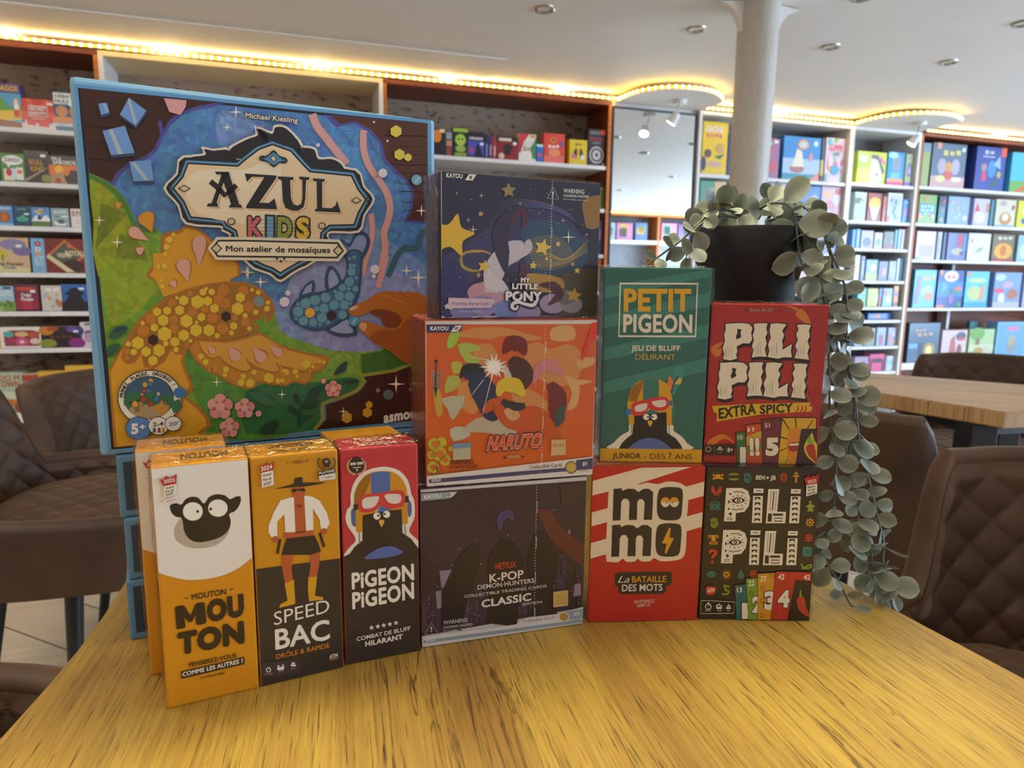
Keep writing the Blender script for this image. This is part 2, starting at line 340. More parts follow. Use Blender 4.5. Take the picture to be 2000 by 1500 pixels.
# ---------------------------------------------------------------- LED tapes
def uv_of(px, py, h): X = on_z(px, py, h); return X.dot(WU), X.dot(WN) - WALL_D
def led(label, pts, closed_dots=True, step=.034):
    """pts: (u, v) along the tape at cornice height"""
    r = thing('led_strip', label, 'led strip', wp(pts[0][0], pts[0][1], 1.982), WALL_TH, 'warm LED tapes on the cornice')
    o = pts[0]; P = [Vector((u - o[0], v - o[1], 0)) for u, v in pts]; b = MB(); vs = []
    for i, p in enumerate(P):
        t = (P[min(i + 1, len(P) - 1)] - P[max(i - 1, 0)]).normalized(); q = Vector((t.y, -t.x, 0)); vs += [p + q * .003 + Vector((0, 0, -.006)), p + q * .003 + Vector((0, 0, .006)), p + Vector((0, 0, .006)), p + Vector((0, 0, -.006))]
    fs = [(4 * i + k, 4 * i + (k + 1) % 4, 4 * i + 4 + (k + 1) % 4, 4 * i + 4 + k) for i in range(len(P) - 1) for k in range(4)]
    b.add(vs, fs + [(0, 1, 2, 3), (4 * len(P) - 1, 4 * len(P) - 2, 4 * len(P) - 3, 4 * len(P) - 4)]); b.build('tape', M_LEDBODY, r)
    d = MB(); acc = step / 2
    for i in range(len(P) - 1):
        seg = P[i + 1] - P[i]; l = seg.length
        while acc < l:
            p = P[i] + seg * (acc / l); t = seg.normalized(); q = Vector((t.y, -t.x, 0)); c = p + q * .004
            d.tube([c - q * .001, c + q * .003], .0062, 8); acc += step
        acc -= l
    e = d.build('diodes', M_LED, r); e['kind'] = 'stuff'
led('straight warm LED tape along the shelving from the first unit to the mirror', [(-1.9, -.004), (1.724, -.004)])
C1 = [(1206, 194), (1224, 186), (1250, 177), (1285, 171), (1325, 169), (1365, 172), (1393, 178), (1408, 187), (1411, 196)]
C2 = [(1672, 240), (1700, 232), (1742, 224), (1790, 220), (1835, 220.5), (1866, 225), (1879, 233)]
c1 = smooth([uv_of(x, y, 1.982) for x, y in C1], 6, False); c2 = smooth([uv_of(x, y, 1.982) for x, y in C2], 6, False)
led('curved warm LED tape around the rounded board over the mirror', c1)
led('straight warm LED tape passing behind the white pillar', [(2.29, -.004), (3.36, -.004)])
led('curved warm LED tape around the rounded board over the book shelves', c2)
led('straight warm LED tape above the reddish brown shelving unit', [(3.93, -.004), (5.55, -.004)])
for (c, lbl, ue, ub) in ((c1, 'rounded white cornice board bulging out over the mirror', 2.26, 1.72), (c2, 'rounded white cornice board bulging out over the book shelves', 3.9, 3.36)):
    o = c[0]; poly = [(u - o[0], v - o[1] + .004) for u, v in c] + [(ue - o[0], .25), (ub - o[0], .25)]
    b = MB(); b.prism(poly, -.01, .008); q = b.build('cornice_board', M_CEIL, None, loc=wp(o[0], o[1], 1.98), rotz=WALL_TH); tag(q, lbl, 'cornice board')
# ---------------------------------------------------------------- recessed spots by the tape
def recessed(px, py, label, lit):
    if lit: # the cornice lamps sit just over the tape
        u, h = wall(px, py, .0); X = wp(u, .028, CEIL - .0085)
    else: X = on_z(px, py, CEIL)
    r = thing('ceiling_spotlight', label, 'spotlight', X, WALL_TH, 'lit cornice spotlights' if lit else 'recessed ceiling spotlights')
    R = .036
    b = MB(); b.lathe([(R * .78, -.001), (R * .8, -.006), (R, -.007), (R * 1.12, -.004), (R * 1.15, 0)], 28); b.build('bezel', M_CHROME, r, True)
    b = MB()
    if lit: b.lathe([(.0, -.014), (R * .45, -.0125), (R * .78, -.007), (R * .78, -.001)], 24); b.build('lamp_face', M_SPOT, r, True)
    else: b.lathe([(R * .78, -.001), (R * .7, .02), (R * .45, .03), (.0, .031)], 24); b.build('reflector', mat('dim_reflector', '#6d645c', .35, .9), r, True)
    return X
SP = [(10, 70, 'over the first shelves at the edge of the view'), (330, 104, 'over the cream unit, first from its orange panel'), (622, 135, 'over the cream unit, nearest the brown unit'), (876, 160, 'over the middle of the brown unit'), (1105, 183, 'over the brown unit, next to the mirror')]
for px, py, t in SP:
    X = recessed(px, py, 'lit white cornice spotlight ' + t, True)
    light('cornice_lamp_light', 'SPOT', X + Vector((0, 0, -.03)), 14, (1, .97, .92), X - WN * .12 + Vector((0, 0, -1.4)), .03, spot=100, blend=.9)
for px, py, t in [(1520, 224, 'just beside the white pillar'), (1960, 262, 'over the reddish brown unit')]:
    X = recessed(px, py, 'lit white cornice spotlight ' + t, True)
    light('cornice_lamp_light', 'SPOT', X + Vector((0, 0, -.03)), 3.5, (.9, .96, 1), X - WN * .12 + Vector((0, 0, -1.4)), .03, spot=110, blend=.9)
for px, py, t in [(1063, 17, 'in the ceiling, farthest from the pillar on the mirror side'), (1360, 57, 'in the ceiling just before the pillar'), (1622, 91, 'in the ceiling just past the pillar'), (1852, 121, 'in the ceiling above the second table'), (1683, -6, 'cut by the top edge of the view'), (1998, 45, 'cut by the side edge of the view')]:
    recessed(px, py, 'unlit nickel recessed spotlight ' + t, False)
for u in (2.0, 2.8, 3.6, 4.4, 5.2):
    for v in (-2.5, -3.6, -4.7):
        r = wp(u, v, CEIL); q = thing('ceiling_spotlight', 'recessed nickel ceiling spotlight seen only in the mirror', 'spotlight', r, WALL_TH, 'ceiling spotlights seen in the mirror')
        b = MB(); b.lathe([(.026, -.001), (.028, -.006), (.036, -.007), (.042, 0)], 20); b.build('bezel', M_CHROME, q, True)
        b = MB(); b.lathe([(0, -.006), (.02, -.005), (.026, -.001)], 20); b.build('lamp_face', M_SPOT if u in (2.8, 4.4) else mat('dim_reflector', '#6d645c'), q, True)
# spotlights on arms under the rounded boards
def arm_spot(px, py, hx, hy, v, label, hal):
    X = on_z(px, py, 1.97); r = thing('swivel_spotlight', label, 'spotlight', X, WALL_TH, 'swivel spotlights under the cornice boards')
    b = MB(); b.lathe([(0, 0), (.036, 0), (.038, -.006), (.034, -.02), (0, -.022)], 24); b.build('ceiling_rose', M_WHITE, r, True)
    k = (X - CAM).length / F; d = Vector(((hx - px) * k, .0, -(hy - py) * k))
    b = MB(); b.tube([(0, 0, -.02), d * .45 + Vector((0, 0, -.012))], .004, 8); b.build('arm', M_CHROME, r, True)
    ax = Vector((-.4, .42, -.8)).normalized(); c = d
    b = MB(); b.tube([c - ax * .03, c - ax * .022, c, c + ax * .03, c + ax * .032], [.012, .02, .024, .029, .029], 20); b.build('lamp_head', M_WHITE, r, True)
    b = MB(); b.tube([c + ax * .0325, c + ax * .036], [.026, .02], 20); b.build('lamp_face', hal, r, True)
    light('swivel_lamp_light', 'SPOT', X + Matrix.Rotation(WALL_TH, 3, 'Z') @ (c + ax * .05), 3, (1, .93, .8), X + (Matrix.Rotation(WALL_TH, 3, 'Z') @ ax) * 3, .02, spot=70)
arm_spot(1328, 196, 1319, 226, 0, 'small white swivel spotlight hanging in front of the mirror', M_HALOGEN)
arm_spot(1797, 239, 1790, 266, 0, 'small white swivel spotlight hanging beside the reddish brown unit', M_SPOT)
# ---------------------------------------------------------------- pillar with brackets
PB = on_z(1472, 30, CEIL); k = ray(1472, 30); PY = 2.66
PC = Vector((at_depth(1465, 300, PY).x, PY, 0)); PR = .0705
p = thing('support_column', 'white round iron column with curved brackets under the ceiling', 'column', PC); p['kind'] = 'structure'
b = MB(); b.lathe([(PR * 1.35, 0), (PR * 1.35, .04), (PR * 1.1, .08), (PR * .96, .2), (PR * .93, 1.0), (PR, 1.5), (PR * 1.04, CEIL)], 40); b.build('shaft', noisy('column_paint', '#bfb6ab', '#c6beb3', 60, .45, (1, 1, .35), bump=.2, bscale=40), p, True)
for sg in (-1, 1):
    prof = [(PR * .9, CEIL)] + [(PR * .9 + .10 - .10 * math.sin(a) , CEIL - .012 - .15 * (1 - math.cos(a))) for a in [i * math.pi / 2 / 12 for i in range(13)]]
    b = MB(); n = len(prof); vs = [(sg * x, y, z) for y in (-.014, .014) for x, z in prof]
    b.add(vs, [tuple(range(n)), tuple(range(2 * n - 1, n - 1, -1))] + [(i, (i + 1) % n, n + (i + 1) % n, n + i) for i in range(n)]); b.build('bracket', M_CEIL, p)
p.rotation_euler = (0, 0, .25)
# ---------------------------------------------------------------- opposite shelves, seen in the mirror
def mirror_u(px): r = ray(px, 430); return r.dot(WU) / r.dot(WN) * VD
def mirror_h(py): r = ray(1250, py); return CAM.z + r.z / r.dot(WN) * VD
UB = mirror_u(1290)
for i, (ua, ub) in enumerate(((UB - 2.3, UB), (UB + .002, 6.9))):
    r = thing('display_cabinet', ('orange wooden display cabinet on the opposite wall, seen in the mirror', 'second orange wooden cabinet on the opposite wall, seen at the mirror edge')[i], 'cabinet', wp(ua, OV + .002, 0), WALL_TH, 'cabinets on the opposite wall')
    W = ub - ua
    b = MB(); b.box(0, 0, 0, .02, .3, 1.94); b.box(W - .02, 0, 0, W, .3, 1.94); b.box(0, 0, 1.94, W, .3, 1.965); b.build('carcass', M_ORANGE, r)
    b = MB(); b.box(.02, 0, 0, W - .02, .01, 1.94); b.build('back_panel', M_GREYBACK, r)
    for h in (mirror_h(469.5), 1.0):
        b = MB(); b.box(.021, .011, h - .05, W - .021, .3, h); b.build('shelf', M_WHITE, r)
    n = max(2, int(W / .62))
    for j in range(n):
        b = MB(); b.box(.025 + j * (W - .05) / n, .3, .05, .02 + (j + 1) * (W - .05) / n, .318, .9); b.build('door', M_ORANGE if j % 2 else M_WALL, r)
    x = .06; j = 0
    while x < W - .35:
        ww = random.choice((.2, .26, .3)); hh = random.uniform(.24, .31); cc = random.choice(('#5a6a90', '#b04a3a', '#8a9a50', '#c9b040', '#a0a8b8', '#6a4a70', '#3f4f60', '#c07890', '#d8d8e0'))
        bb = MB(); bb.bbox(0, 0, 0, ww, .08, hh, .002, cc); bb.quad = None
        for t in range(3): bb.box(ww * random.uniform(.1, .5), .0801, hh * random.uniform(.1, .6), ww * random.uniform(.55, .9), .0805, hh * random.uniform(.62, .95), random.choice(('#e8e0d0', '#d0a040', '#903040', '#405080', '#609070')))
        o = bb.build('game_box', PRINT, None, loc=wp(ua + x, OV + .2, mirror_h(469.5) + .0005), rotz=WALL_TH); tag(o, 'blurred game box on the opposite shelf, seen only in the mirror', 'game box', 'game boxes reflected in the mirror'); x += ww + random.uniform(.01, .05); j += 1
led('warm LED tape over the opposite cabinets, seen in the mirror', [(6.9, OV + .306), (UB - 2.3, OV + .306)])
# ================================================================== games and books on the shelves
W_, K_ = '#eceae4', '#1d1b1e'
UNREAD = {'SOURIS', 'HISTOIRE', 'DU SOIR', 'PUZZLE', 'OCÉAN', 'CONTES', 'DE NOËL', 'FLIPPER', 'MICRO', 'MOONDIAL', 'ES', 'MANA', 'SPEEDY', 'BLANC', 'ODY', 'FORÊT', 'TON POINT', 'SOUS LES'}   # too blurred to read in the photograph
def product(bayk, xl, xr, yt, yb, name, cat, label, base, art=(), depth=.045, v=.025, spine=None, lay=False, group=None):
    ym, xm = (yt + yb) / 2, (xl + xr) / 2
    ua, hb = wall(xl, yb, v)[0], wall(xm, yb, v)[1]; ua = (wall(xl, ym, v)[0] + ua) / 2; ub = wall(xr, ym, v)[0]
    ht = wall(xm, yt, v)[1]; sh = min(SH[bayk], key=lambda h: abs(h - hb)); lim0, lim1 = BAY[bayk]
    ua = max(ua, lim0 + .02); ub = min(ub, lim1 - .02); Wd, H = ub - ua, ht - sh
    up = [h for h in SH[bayk] if h > sh + .02]
    if up: H = min(H, min(up) - (.05 if bayk in 'AF' else .024) - sh)
    Wd -= .0008
    b = MB(); b.bbox(0, 0, 0, Wd, depth, H, min(.0025, Wd * .1), base)
    o = b.build(name, PRINT, None, loc=wp(ua, v, sh + .0006), rotz=WALL_TH); tag(o, label, cat, group)
    if art:
        a = Art(lambda x, y: (x * Wd, y * H), -.0006, .00012)
        for q in art:
            k = q[0]
            if k == 'r': a.quad(*q[1:6])
            elif k == 'e': a.poly(ell(q[1], q[2], q[3], q[4], 16), q[5])
            elif k == 'p': a.poly(q[1], q[2])
            elif k == 't' and q[1] in UNREAD:
                n = max(2, len(q[1]) // 2)
                for i in range(n): a.quad(q[2] + (q[4] - q[2]) * (i + .08) / n, q[3] + (q[5] - q[3]) * .1 * (i % 3), q[2] + (q[4] - q[2]) * (i + .8) / n, q[5] - (q[5] - q[3]) * .12 * ((i + 1) % 3), q[6])
            elif k == 't': a.text(q[1], (q[2], q[3]), (q[4], q[3]), (q[2], q[5]), q[6], .035)
            elif k == 's': a.poly(star(q[1], q[2], q[3], rot=math.pi / 2), q[4])
            elif k == 'n':  # scattered small marks
                rr = random.Random(q[2])
                for _ in range(q[1]):
                    x, y, s = rr.uniform(.1, .9), rr.uniform(.08, q[4] if len(q) > 4 else .9), rr.uniform(.04, .13)
                    a.poly(ell(x, y, s, s * rr.uniform(.5, 1.3), 9, rr.uniform(0, 3)), rr.choice(q[3]))
        a.build('cover_print', o)
    return o
R_, E_, T_, P_, N_ = (lambda *a: ('r', *a)), (lambda *a: ('e', *a)), (lambda *a: ('t', *a)), (lambda *a: ('p', *a)), (lambda *a: ('n', *a))
G, B = 'game_box', 'book'
tagp = R_(.72, .8, .92, .87, '#f2f0ea')
ITEMS = [
# ---- unit A (first unit), from its top shelf down
('A', -16, 42, 163, 245, G, 'game box', 'tall game box with purple top, yellow title and a volcano landscape', '#5a4a86', [R_(0, 0, 1, .78, '#4fa0c4'), P_([(0, .45), (.3, .72), (.62, .46), (1, .5), (1, .3), (0, .3)], '#5f9a3c'), P_([(0, .36), (1, .42), (1, .2), (0, .12)], '#d9b52e'), P_([(0, .2), (1, .12), (1, 0), (0, 0)], '#8a4a22'), R_(.74, .25, .93, .45, '#c8402c'), E_(.83, .58, .08, .09, '#e8c0a0'), R_(.76, .42, .92, .54, W_), T_('APAGOS', .1, .83, .92, .95, '#e8c22e')], .06),
('A', 43, 108, 194, 253, G, 'game box', 'square red game box with a framed white title and a grey skyline', '#cf3a2a', [P_([(.5, .5), (.1, 1), (.3, 1)], '#da5a44'), P_([(.5, .5), (.7, 1), (.9, 1)], '#da5a44'), P_([(.5, .5), (0, .3), (0, .6)], '#da5a44'), P_([(.5, .5), (1, .3), (1, .6)], '#da5a44'), R_(.22, .42, .78, .78, W_), R_(.235, .435, .765, .765, '#b52a20'), T_('SECRET', .26, .62, .74, .75, W_), T_('IDENTITY', .26, .46, .74, .58, W_), R_(.3, .34, .72, .355, W_), P_([(0, 0), (0, .2), (.1, .2), (.1, .3), (.16, .3), (.16, .14), (.4, .1), (.4, .2), (.5, .2), (.5, .1), (.8, .08), (.8, .2), (.9, .2), (.9, .26), (1, .26), (1, 0)], '#cfc8c4'), R_(.78, .82, .95, .9, W_)]),
('A', 105, 162, 180, 256, G, 'game box', 'teal and white game box with two orange faces and a blue title', '#2a6284', [R_(.05, .68, .95, .96, W_), P_([(.5, .7), (.65, .6), (.7, .7)], W_), T_('DÉBATS', .1, .84, .8, .92, '#23506e'), T_('NULS', .1, .71, .55, .8, '#23506e'), E_(.3, .5, .2, .14, '#c98a58'), E_(.75, .5, .2, .14, '#c98a58'), R_(0, .22, 1, .36, '#d98a4a'), R_(.05, .12, .95, .2, W_), T_('DÉBATS NULS', .08, .135, .92, .185, '#23506e')]),
('A', -14, 1, 299, 351, G, 'game box', 'dark violet game box cut by the edge of the view', '#2c2a40', []),
('A', 2, 50, 300, 354, G, 'game box', 'green game box with a white speech bubble and playing cards', '#4f8a3a', [E_(.5, .76, .42, .17, W_), P_([(.25, .64), (.32, .5), (.45, .62)], W_), T_('DiNG!!', .2, .7, .8, .84, '#4a4646'), R_(.12, .05, .55, .45, '#e8d8b8'), R_(.4, .1, .75, .48, '#c8d8e8'), R_(.62, .08, .9, .52, '#e8e0d4'), E_(.33, .33, .12, .13, '#c8285a'), R_(.66, .3, .85, .42, '#d96a3a')]),
('A', 48, 97, 294, 356, G, 'game box', 'dark brown game box with ornate golden letters', '#332d2b', [T_('SKULL', .2, .56, .75, .72, '#c9962e'), T_('KING', .26, .36, .78, .52, '#c9962e'), P_([(.05, .02), (.9, .46), (.93, .5), (.0, .1)], '#9a8a72'), E_(.85, .15, .2, .12, '#8a8a4a'), R_(.68, .8, .88, .88, W_)]),
('A', 97, 152, 304, 359, G, 'game box', 'sunset coloured game box with white pirate lettering', '#3a3036', [R_(0, .3, 1, .66, '#d9772a'), E_(.35, .5, .16, .14, '#f0b030'), P_([(0, 0), (0, .25), (.45, .45), (.6, 0)], '#b08a6a'), P_([(.6, .2), (.75, .5), (1, .5), (1, 0), (.6, 0)], '#3a2a22'), T_('MILLE', .12, .83, .45, .93, W_), T_('SABORDS', .15, .68, .95, .82, W_), E_(.3, .12, .1, .1, '#b83a2a')]),
('A', -16, 26, 401, 445, G, 'game box', 'light blue game box with an orange barrel', '#4a8ac0', [E_(.6, .42, .28, .26, '#a8501e'), E_(.6, .42, .12, .2, '#c8702e'), R_(0, 0, 1, .12, '#8ac0e0'), T_('UDIN', .35, .78, .9, .92, W_)]),
('A', 28, 61, 402, 446, G, 'game box', 'dark blue game box with a mint green submarine', '#1e4a68', [E_(.5, .34, .36, .12, '#46b090'), R_(.42, .4, .62, .54, '#46b090'), E_(.4, .34, .04, .04, '#1e4a68'), E_(.58, .34, .04, .04, '#1e4a68'), T_('SOUS LES', .25, .8, .75, .87, '#7ac0b0'), R_(.62, .56, .9, .64, W_)]),
('A', 62, 98, 405, 447, G, 'game box', 'sky blue game box with a mountain trail and dark title', '#5a90d0', [P_([(0, .3), (.3, .6), (.5, .4), (.8, .62), (1, .4), (1, 0), (0, 0)], '#e8ecf0'), R_(0, 0, 1, .28, '#5a7a3a'), E_(.5, .78, .3, .12, '#e8d09a'), T_('Trail', .22, .7, .78, .9, '#1e2a50'), E_(.45, .45, .12, .1, '#3a3a4a')]),
('A', 101, 135, 407, 448, G, 'game box', 'pale grey game box with a steam ship', '#9ab0b4', [P_([(.1, .3), (.9, .2), (.7, .08), (.25, .1)], W_), E_(.55, .3, .22, .12, '#55646a'), P_([(.2, .55), (.55, .62), (.3, .5)], '#4a3a34'), T_('FLIPPER', .15, .74, .9, .86, '#d0dcdc'), R_(.62, .52, .95, .6, W_)]),
('A', 139, 167, 408, 449, G, 'game box', 'white game box with a red title, half hidden by the big blue box', '#dcd4cc', [T_('STU', .1, .62, .9, .84, '#a02038'), E_(.5, .3, .38, .24, W_), E_(.5, .3, .3, .18, '#d8d0c8')]),
('A', -28, 57, 456, 536, G, 'game box', 'game box with a yellow tree and purple clouds', '#cfae88', [E_(.65, .8, .3, .16, '#8a80a8'), E_(.85, .62, .22, .14, '#756a96'), E_(.3, .52, .22, .14, '#c8b83a'), R_(.38, .35, .42, .5, '#6a5a3a'), P_([(0, 0), (1, .0), (1, .12), (0, .3)], '#d0c890'), T_('ng Forest', .3, .2, .85, .3, '#4a3a2e'), T_('DUEL', .42, .1, .7, .18, '#4a3a7a'), R_(.72, .72, .85, .8, W_)], .07),
('A', 63, 90, 456, 537, G, 'game box', 'narrow light blue box with a doughnut, standing spine out', '#7ab0d8', [E_(.5, .84, .24, .07, '#a83a34'), E_(.5, .84, .08, .025, '#e8d0c0'), T_('D', .3, .62, .7, .74, W_), E_(.5, .56, .22, .05, '#e0a040'), T_('NUTS', .22, .2, .8, .48, '#c8e0f0'), E_(.5, .12, .1, .03, '#d96a4a')]),
('A', 88, 170, 457, 537, G, 'game box', 'square orange and dark red game box with a slanted striped frame', '#8a2a20', [R_(.03, .03, .97, .97, '#7a241e'), P_([(.5, .98), (.98, .5), (.5, .1), (.05, .5)], '#c8702e'), P_([(.5, .9), (.9, .52), (.5, .18), (.14, .5)], '#50554a'), E_(.65, .2, .25, .2, '#3a2228'), P_([(.05, .45), (.5, .02), (.7, .02), (.1, .55)], '#d8c8a0'), T_('VISITE', .3, .45, .62, .58, '#e8d8b0'), T_('ROYALE', .5, .5, .98, .66, '#e8d8b0'), E_(.6, .78, .05, .05, '#d9682e')], .07),
('A', -12, 30, 559, 612, G, 'game box', 'game box with green grass under a pale blue sky', '#9ac0d4', [R_(0, 0, 1, .4, '#7a9a4a'), N_(6, 3, ['#5a7a34', '#a0b86a'], .4), T_('SOLITO', .2, .62, .9, .82, W_), R_(.5, .88, .85, .97, '#3a4a60')]),
('A', 28, 78, 556, 612, G, 'game box', 'purple and red game box with crab claws around a white title', '#4a2038', [R_(.06, .06, .94, .94, '#7a2a44'), E_(.5, .25, .3, .2, '#b03048'), E_(.2, .3, .14, .2, '#902a3c'), E_(.8, .3, .14, .2, '#902a3c'), E_(.5, .84, .4, .07, '#c04a3a'), T_('Crabe', .3, .55, .68, .68, W_), T_('Poulpe', .3, .4, .75, .53, W_), R_(.66, .7, .86, .79, W_)]),
('A', 82, 126, 558, 611, G, 'game box', 'off-white game box with small drawings and an orange dot', '#cfc6ba', [T_('MICRO', .2, .78, .85, .93, '#e8e2da'), N_(9, 8, ['#a8b0b8', '#c8a080', '#6a7a90', '#d8d0c0'], .7), E_(.78, .3, .13, .13, '#c8704a')]),
('A', 121, 174, 553, 612, G, 'game box', 'blue game box with a dark figure in a wide hat', '#2a64b0', [R_(0, 0, 1, .36, '#1a1a20'), E_(.5, .66, .36, .09, '#161820'), E_(.5, .74, .2, .14, '#161820'), P_([(.3, .62), (.7, .62), (.85, .36), (.15, .36)], '#161820'), R_(.65, .8, .85, .88, W_)]),
('A', -16, 3, 644, 688, G, 'game box', 'yellow and white box cut by the edge of the view, beside the doughnut box', '#d8c060', []),
('A', 2, 85, 639, 687, G, 'game box', 'white game box with a window of pink and turquoise doughnuts', '#e4dcd4', [P_([(.1, .1), (.9, .1), (.92, .75), (.75, .85), (.25, .85), (.08, .75)], '#8a3a30'), E_(.2, .66, .12, .14, '#5aa8a8'), E_(.22, .35, .14, .16, '#a03a60'), E_(.5, .3, .16, .2, '#c8508a'), E_(.5, .3, .06, .07, '#e8c8c0'), E_(.5, .66, .16, .13, '#d8a878'), E_(.78, .6, .13, .16, '#b05038'), E_(.8, .32, .12, .14, '#d8c0b0'), R_(.88, .1, .96, .28, '#9aa860')]),
('A', 80, 163, 637, 685, G, 'game box', 'black game box with bright flowers in its corners', '#211a1e', [E_(.15, .78, .18, .2, '#c87a2a'), E_(.3, .88, .14, .12, '#a84a28'), E_(.18, .2, .2, .2, '#8a8a30'), E_(.85, .2, .2, .24, '#8a2a78'), E_(.75, .85, .14, .14, '#6a4a9a'), E_(.93, .75, .1, .2, '#3a3a78'), T_('MOONDIAL', .22, .44, .78, .56, '#6a3a1e'), R_(.78, .7, .9, .8, W_)]),
('A', 158, 190, 626, 683, G, 'game box', 'white and lilac box with a small standing figure beside the black flowered box', '#d4ccd0', [E_(.5, .55, .24, .12, '#6a4a48'), E_(.5, .38, .26, .2, '#b098b8'), R_(.3, .88, .7, .96, '#6a5a60')]),
('A', -22, 48, 728, 808, G, 'game box', 'sage green game box with an orange lettered title and small animals', '#a9b8a0', [T_('DO M', .35, .8, .9, .93, '#b0622a'), T_('OWN', .4, .64, .9, .79, '#b0622a'), E_(.6, .32, .24, .16, '#b8702e'), E_(.3, .15, .18, .12, '#4a6a80'), E_(.85, .12, .16, .12, '#8a4a2a'), P_([(0, .4), (1, .3), (1, .5), (0, .55)], '#c4ceb4')], .07),
('A', 48, 78, 729, 808, G, 'game box', 'small red and beige box next to the sage green box, behind the chair', '#b89870', [R_(0, .8, 1, .95, '#a8402e')]),
('A', 78, 133, 725, 808, G, 'game box', 'plain yellow box behind the chair back', '#d9a830', []),
('A', 132, 200, 714, 808, G, 'game box', 'yellow and orange box standing above the chair back', '#dcae38', [P_([(0, .7), (.4, .88), (.8, .72), (1, .9), (1, .4), (0, .4)], '#d08a2a'), E_(.6, .75, .14, .08, '#a8502a'), E_(.8, .45, .2, .12, '#c0a0a0')]),
('A', -6, 32, 846, 944, G, 'game box', 'taupe game box with a grey cat, on the bottom shelf', '#6c625c', [E_(.5, .4, .35, .22, '#5a5450'), E_(.6, .75, .2, .08, '#a89a3a'), R_(.3, .82, .6, .87, W_), E_(.7, .1, .08, .04, '#c83a3a')]),
('A', 33, 58, 845, 944, G, 'game box', 'narrow game box with a black haired pilot drawn on a pale ground', '#c4c8c4', [R_(0, .93, 1, 1, '#c23a2a'), T_('SKY', .25, .83, .75, .88, '#26324a'), T_('TEAM', .12, .77, .88, .82, '#26324a'), E_(.5, .55, .34, .13, '#241e22'), E_(.55, .48, .28, .12, '#d8a878'), P_([(.05, .15), (.3, .4), (.8, .4), (.95, .2)], W_), R_(.1, .22, .8, .32, '#d8a830'), R_(0, 0, 1, .14, '#26324a'), R_(.2, .03, .8, .07, '#c23a2a')]),
('A', 57, 118, 838, 944, G, 'game box', 'sky blue game box with snowy mountains and a red band below', '#7aa4d4', [P_([(0, .3), (.25, .8), (.45, .55), (.75, .75), (1, .5), (1, .2), (0, .2)], '#e4e8f0'), E_(.7, .36, .25, .12, '#a08050'), E_(.4, .3, .2, .08, '#5a8a5a'), R_(0, 0, 1, .2, '#c83024'), T_('UN JEU POUR 1', .06, .13, .8, .17, W_), T_('DUO', .6, .03, .95, .1, W_)]),
# ---- unit C
('C', 843, 869, 251, 304.5, G, 'game box', 'black card game with an orange face', '#1c1820', [E_(.4, .72, .36, .24, '#d98028'), N_(5, 2, ['#8a4a20', '#3a2a20'], .4), R_(.6, .85, 1, .98, '#e8c8a0')]),
('C', 870, 884, 256, 306, G, 'game box', 'narrow card game with grey and pink panels', '#4a4448', [R_(.1, .68, .9, .95, '#8a98a0'), R_(.15, .4, .9, .62, '#c88878'), R_(.2, .05, .7, .35, '#a83a34')]),
('C', 885, 914, 249, 306, G, 'game box', 'black card game with lime green monsters', '#1e221e', [R_(0, .84, 1, .97, '#96b83a'), E_(.5, .58, .36, .2, '#a8c44a'), E_(.5, .28, .36, .12, '#93a850'), R_(.1, .04, .9, .14, '#8aa83a'), E_(.38, .6, .06, .04, K_), E_(.62, .6, .06, .04, K_)]),
('C', 914, 946, 258, 308, G, 'game box', 'card game with a black top and a blue violet picture', '#201e2a', [R_(0, .08, 1, .66, '#4a4aa8'), P_([(.4, .08), (.6, .6), (.95, .08)], '#17151e'), R_(.08, .7, .92, .8, '#b0a8b0'), R_(.75, .5, .95, .6, W_), E_(.2, .3, .14, .12, '#a84a6a')]),
('C', 947, 954.5, 262, 309, G, 'game box', 'dark blue thin box, spine out', '#23284a', [R_(.2, .1, .8, .6, '#6a7aa8')]),
('C', 955, 962, 265, 309.5, G, 'game box', 'purple thin box, spine out', '#5a2a6a', [R_(.25, .15, .75, .6, '#b08ac0')]),
('C', 962.5, 970, 268, 310, G, 'game box', 'red thin box, spine out', '#a03028', [R_(.25, .15, .75, .6, '#d8a090')]),
('C', 970.5, 1011, 267, 311.5, G, 'game box', 'dark red square card game with a black cube and cream title', '#8a2028', [R_(0, .76, 1, 1, '#2c2426'), R_(.1, .8, .7, .93, '#d8c8b0'), P_([(.3, .6), (.55, .7), (.75, .55), (.6, .2), (.35, .25)], '#241e24'), E_(.22, .16, .14, .13, '#d8c0a0'), R_(.78, .66, .95, .78, W_)]),
('C', 1013, 1047, 262, 316, G, 'game box', 'white card game with red, green and orange letters', '#e2dcd4', [P_([(0, 1), (.6, 1), (.3, .7), (.1, .3), (0, .3)], '#c8343a'), P_([(1, .9), (.7, .5), (.8, .1), (1, .1)], '#3a8a5a'), T_('BLANC', .25, .6, .85, .75, '#d8d0d0'), T_('Z', .25, .38, .42, .54, '#3a3a3a'), T_('A', .44, .38, .6, .54, '#d08a2a'), T_('C', .63, .38, .8, .54, '#2a7a4a'), E_(.8, .92, .16, .06, '#d9a048')]),
('C', 1048, 1061, 282, 316, G, 'game box', 'small bright blue pack between a white and a coral game', '#2a6ac0', [R_(0, .85, 1, 1, '#b8d0e0'), R_(.15, .3, .8, .5, '#d04a5a')]),
('C', 1062, 1103, 261, 318.5, G, 'game box', 'coral red card game with a small bee', '#d8443c', [R_(0, 0, 1, .25, '#e06a60'), E_(.45, .78, .12, .1, '#c8902a'), E_(.45, .78, .06, .05, '#3a2a1a'), T_('SPEEDY', .2, .5, .75, .62, '#f0d8d0'), E_(.5, .35, .3, .14, '#e88a60'), E_(.82, .66, .1, .07, '#5a5aa0')]),
('C', 1108, 1114, 277, 319.5, G, 'game box', 'yellow card box standing behind the other yellow one', '#c8a01e', [], .04, .09),
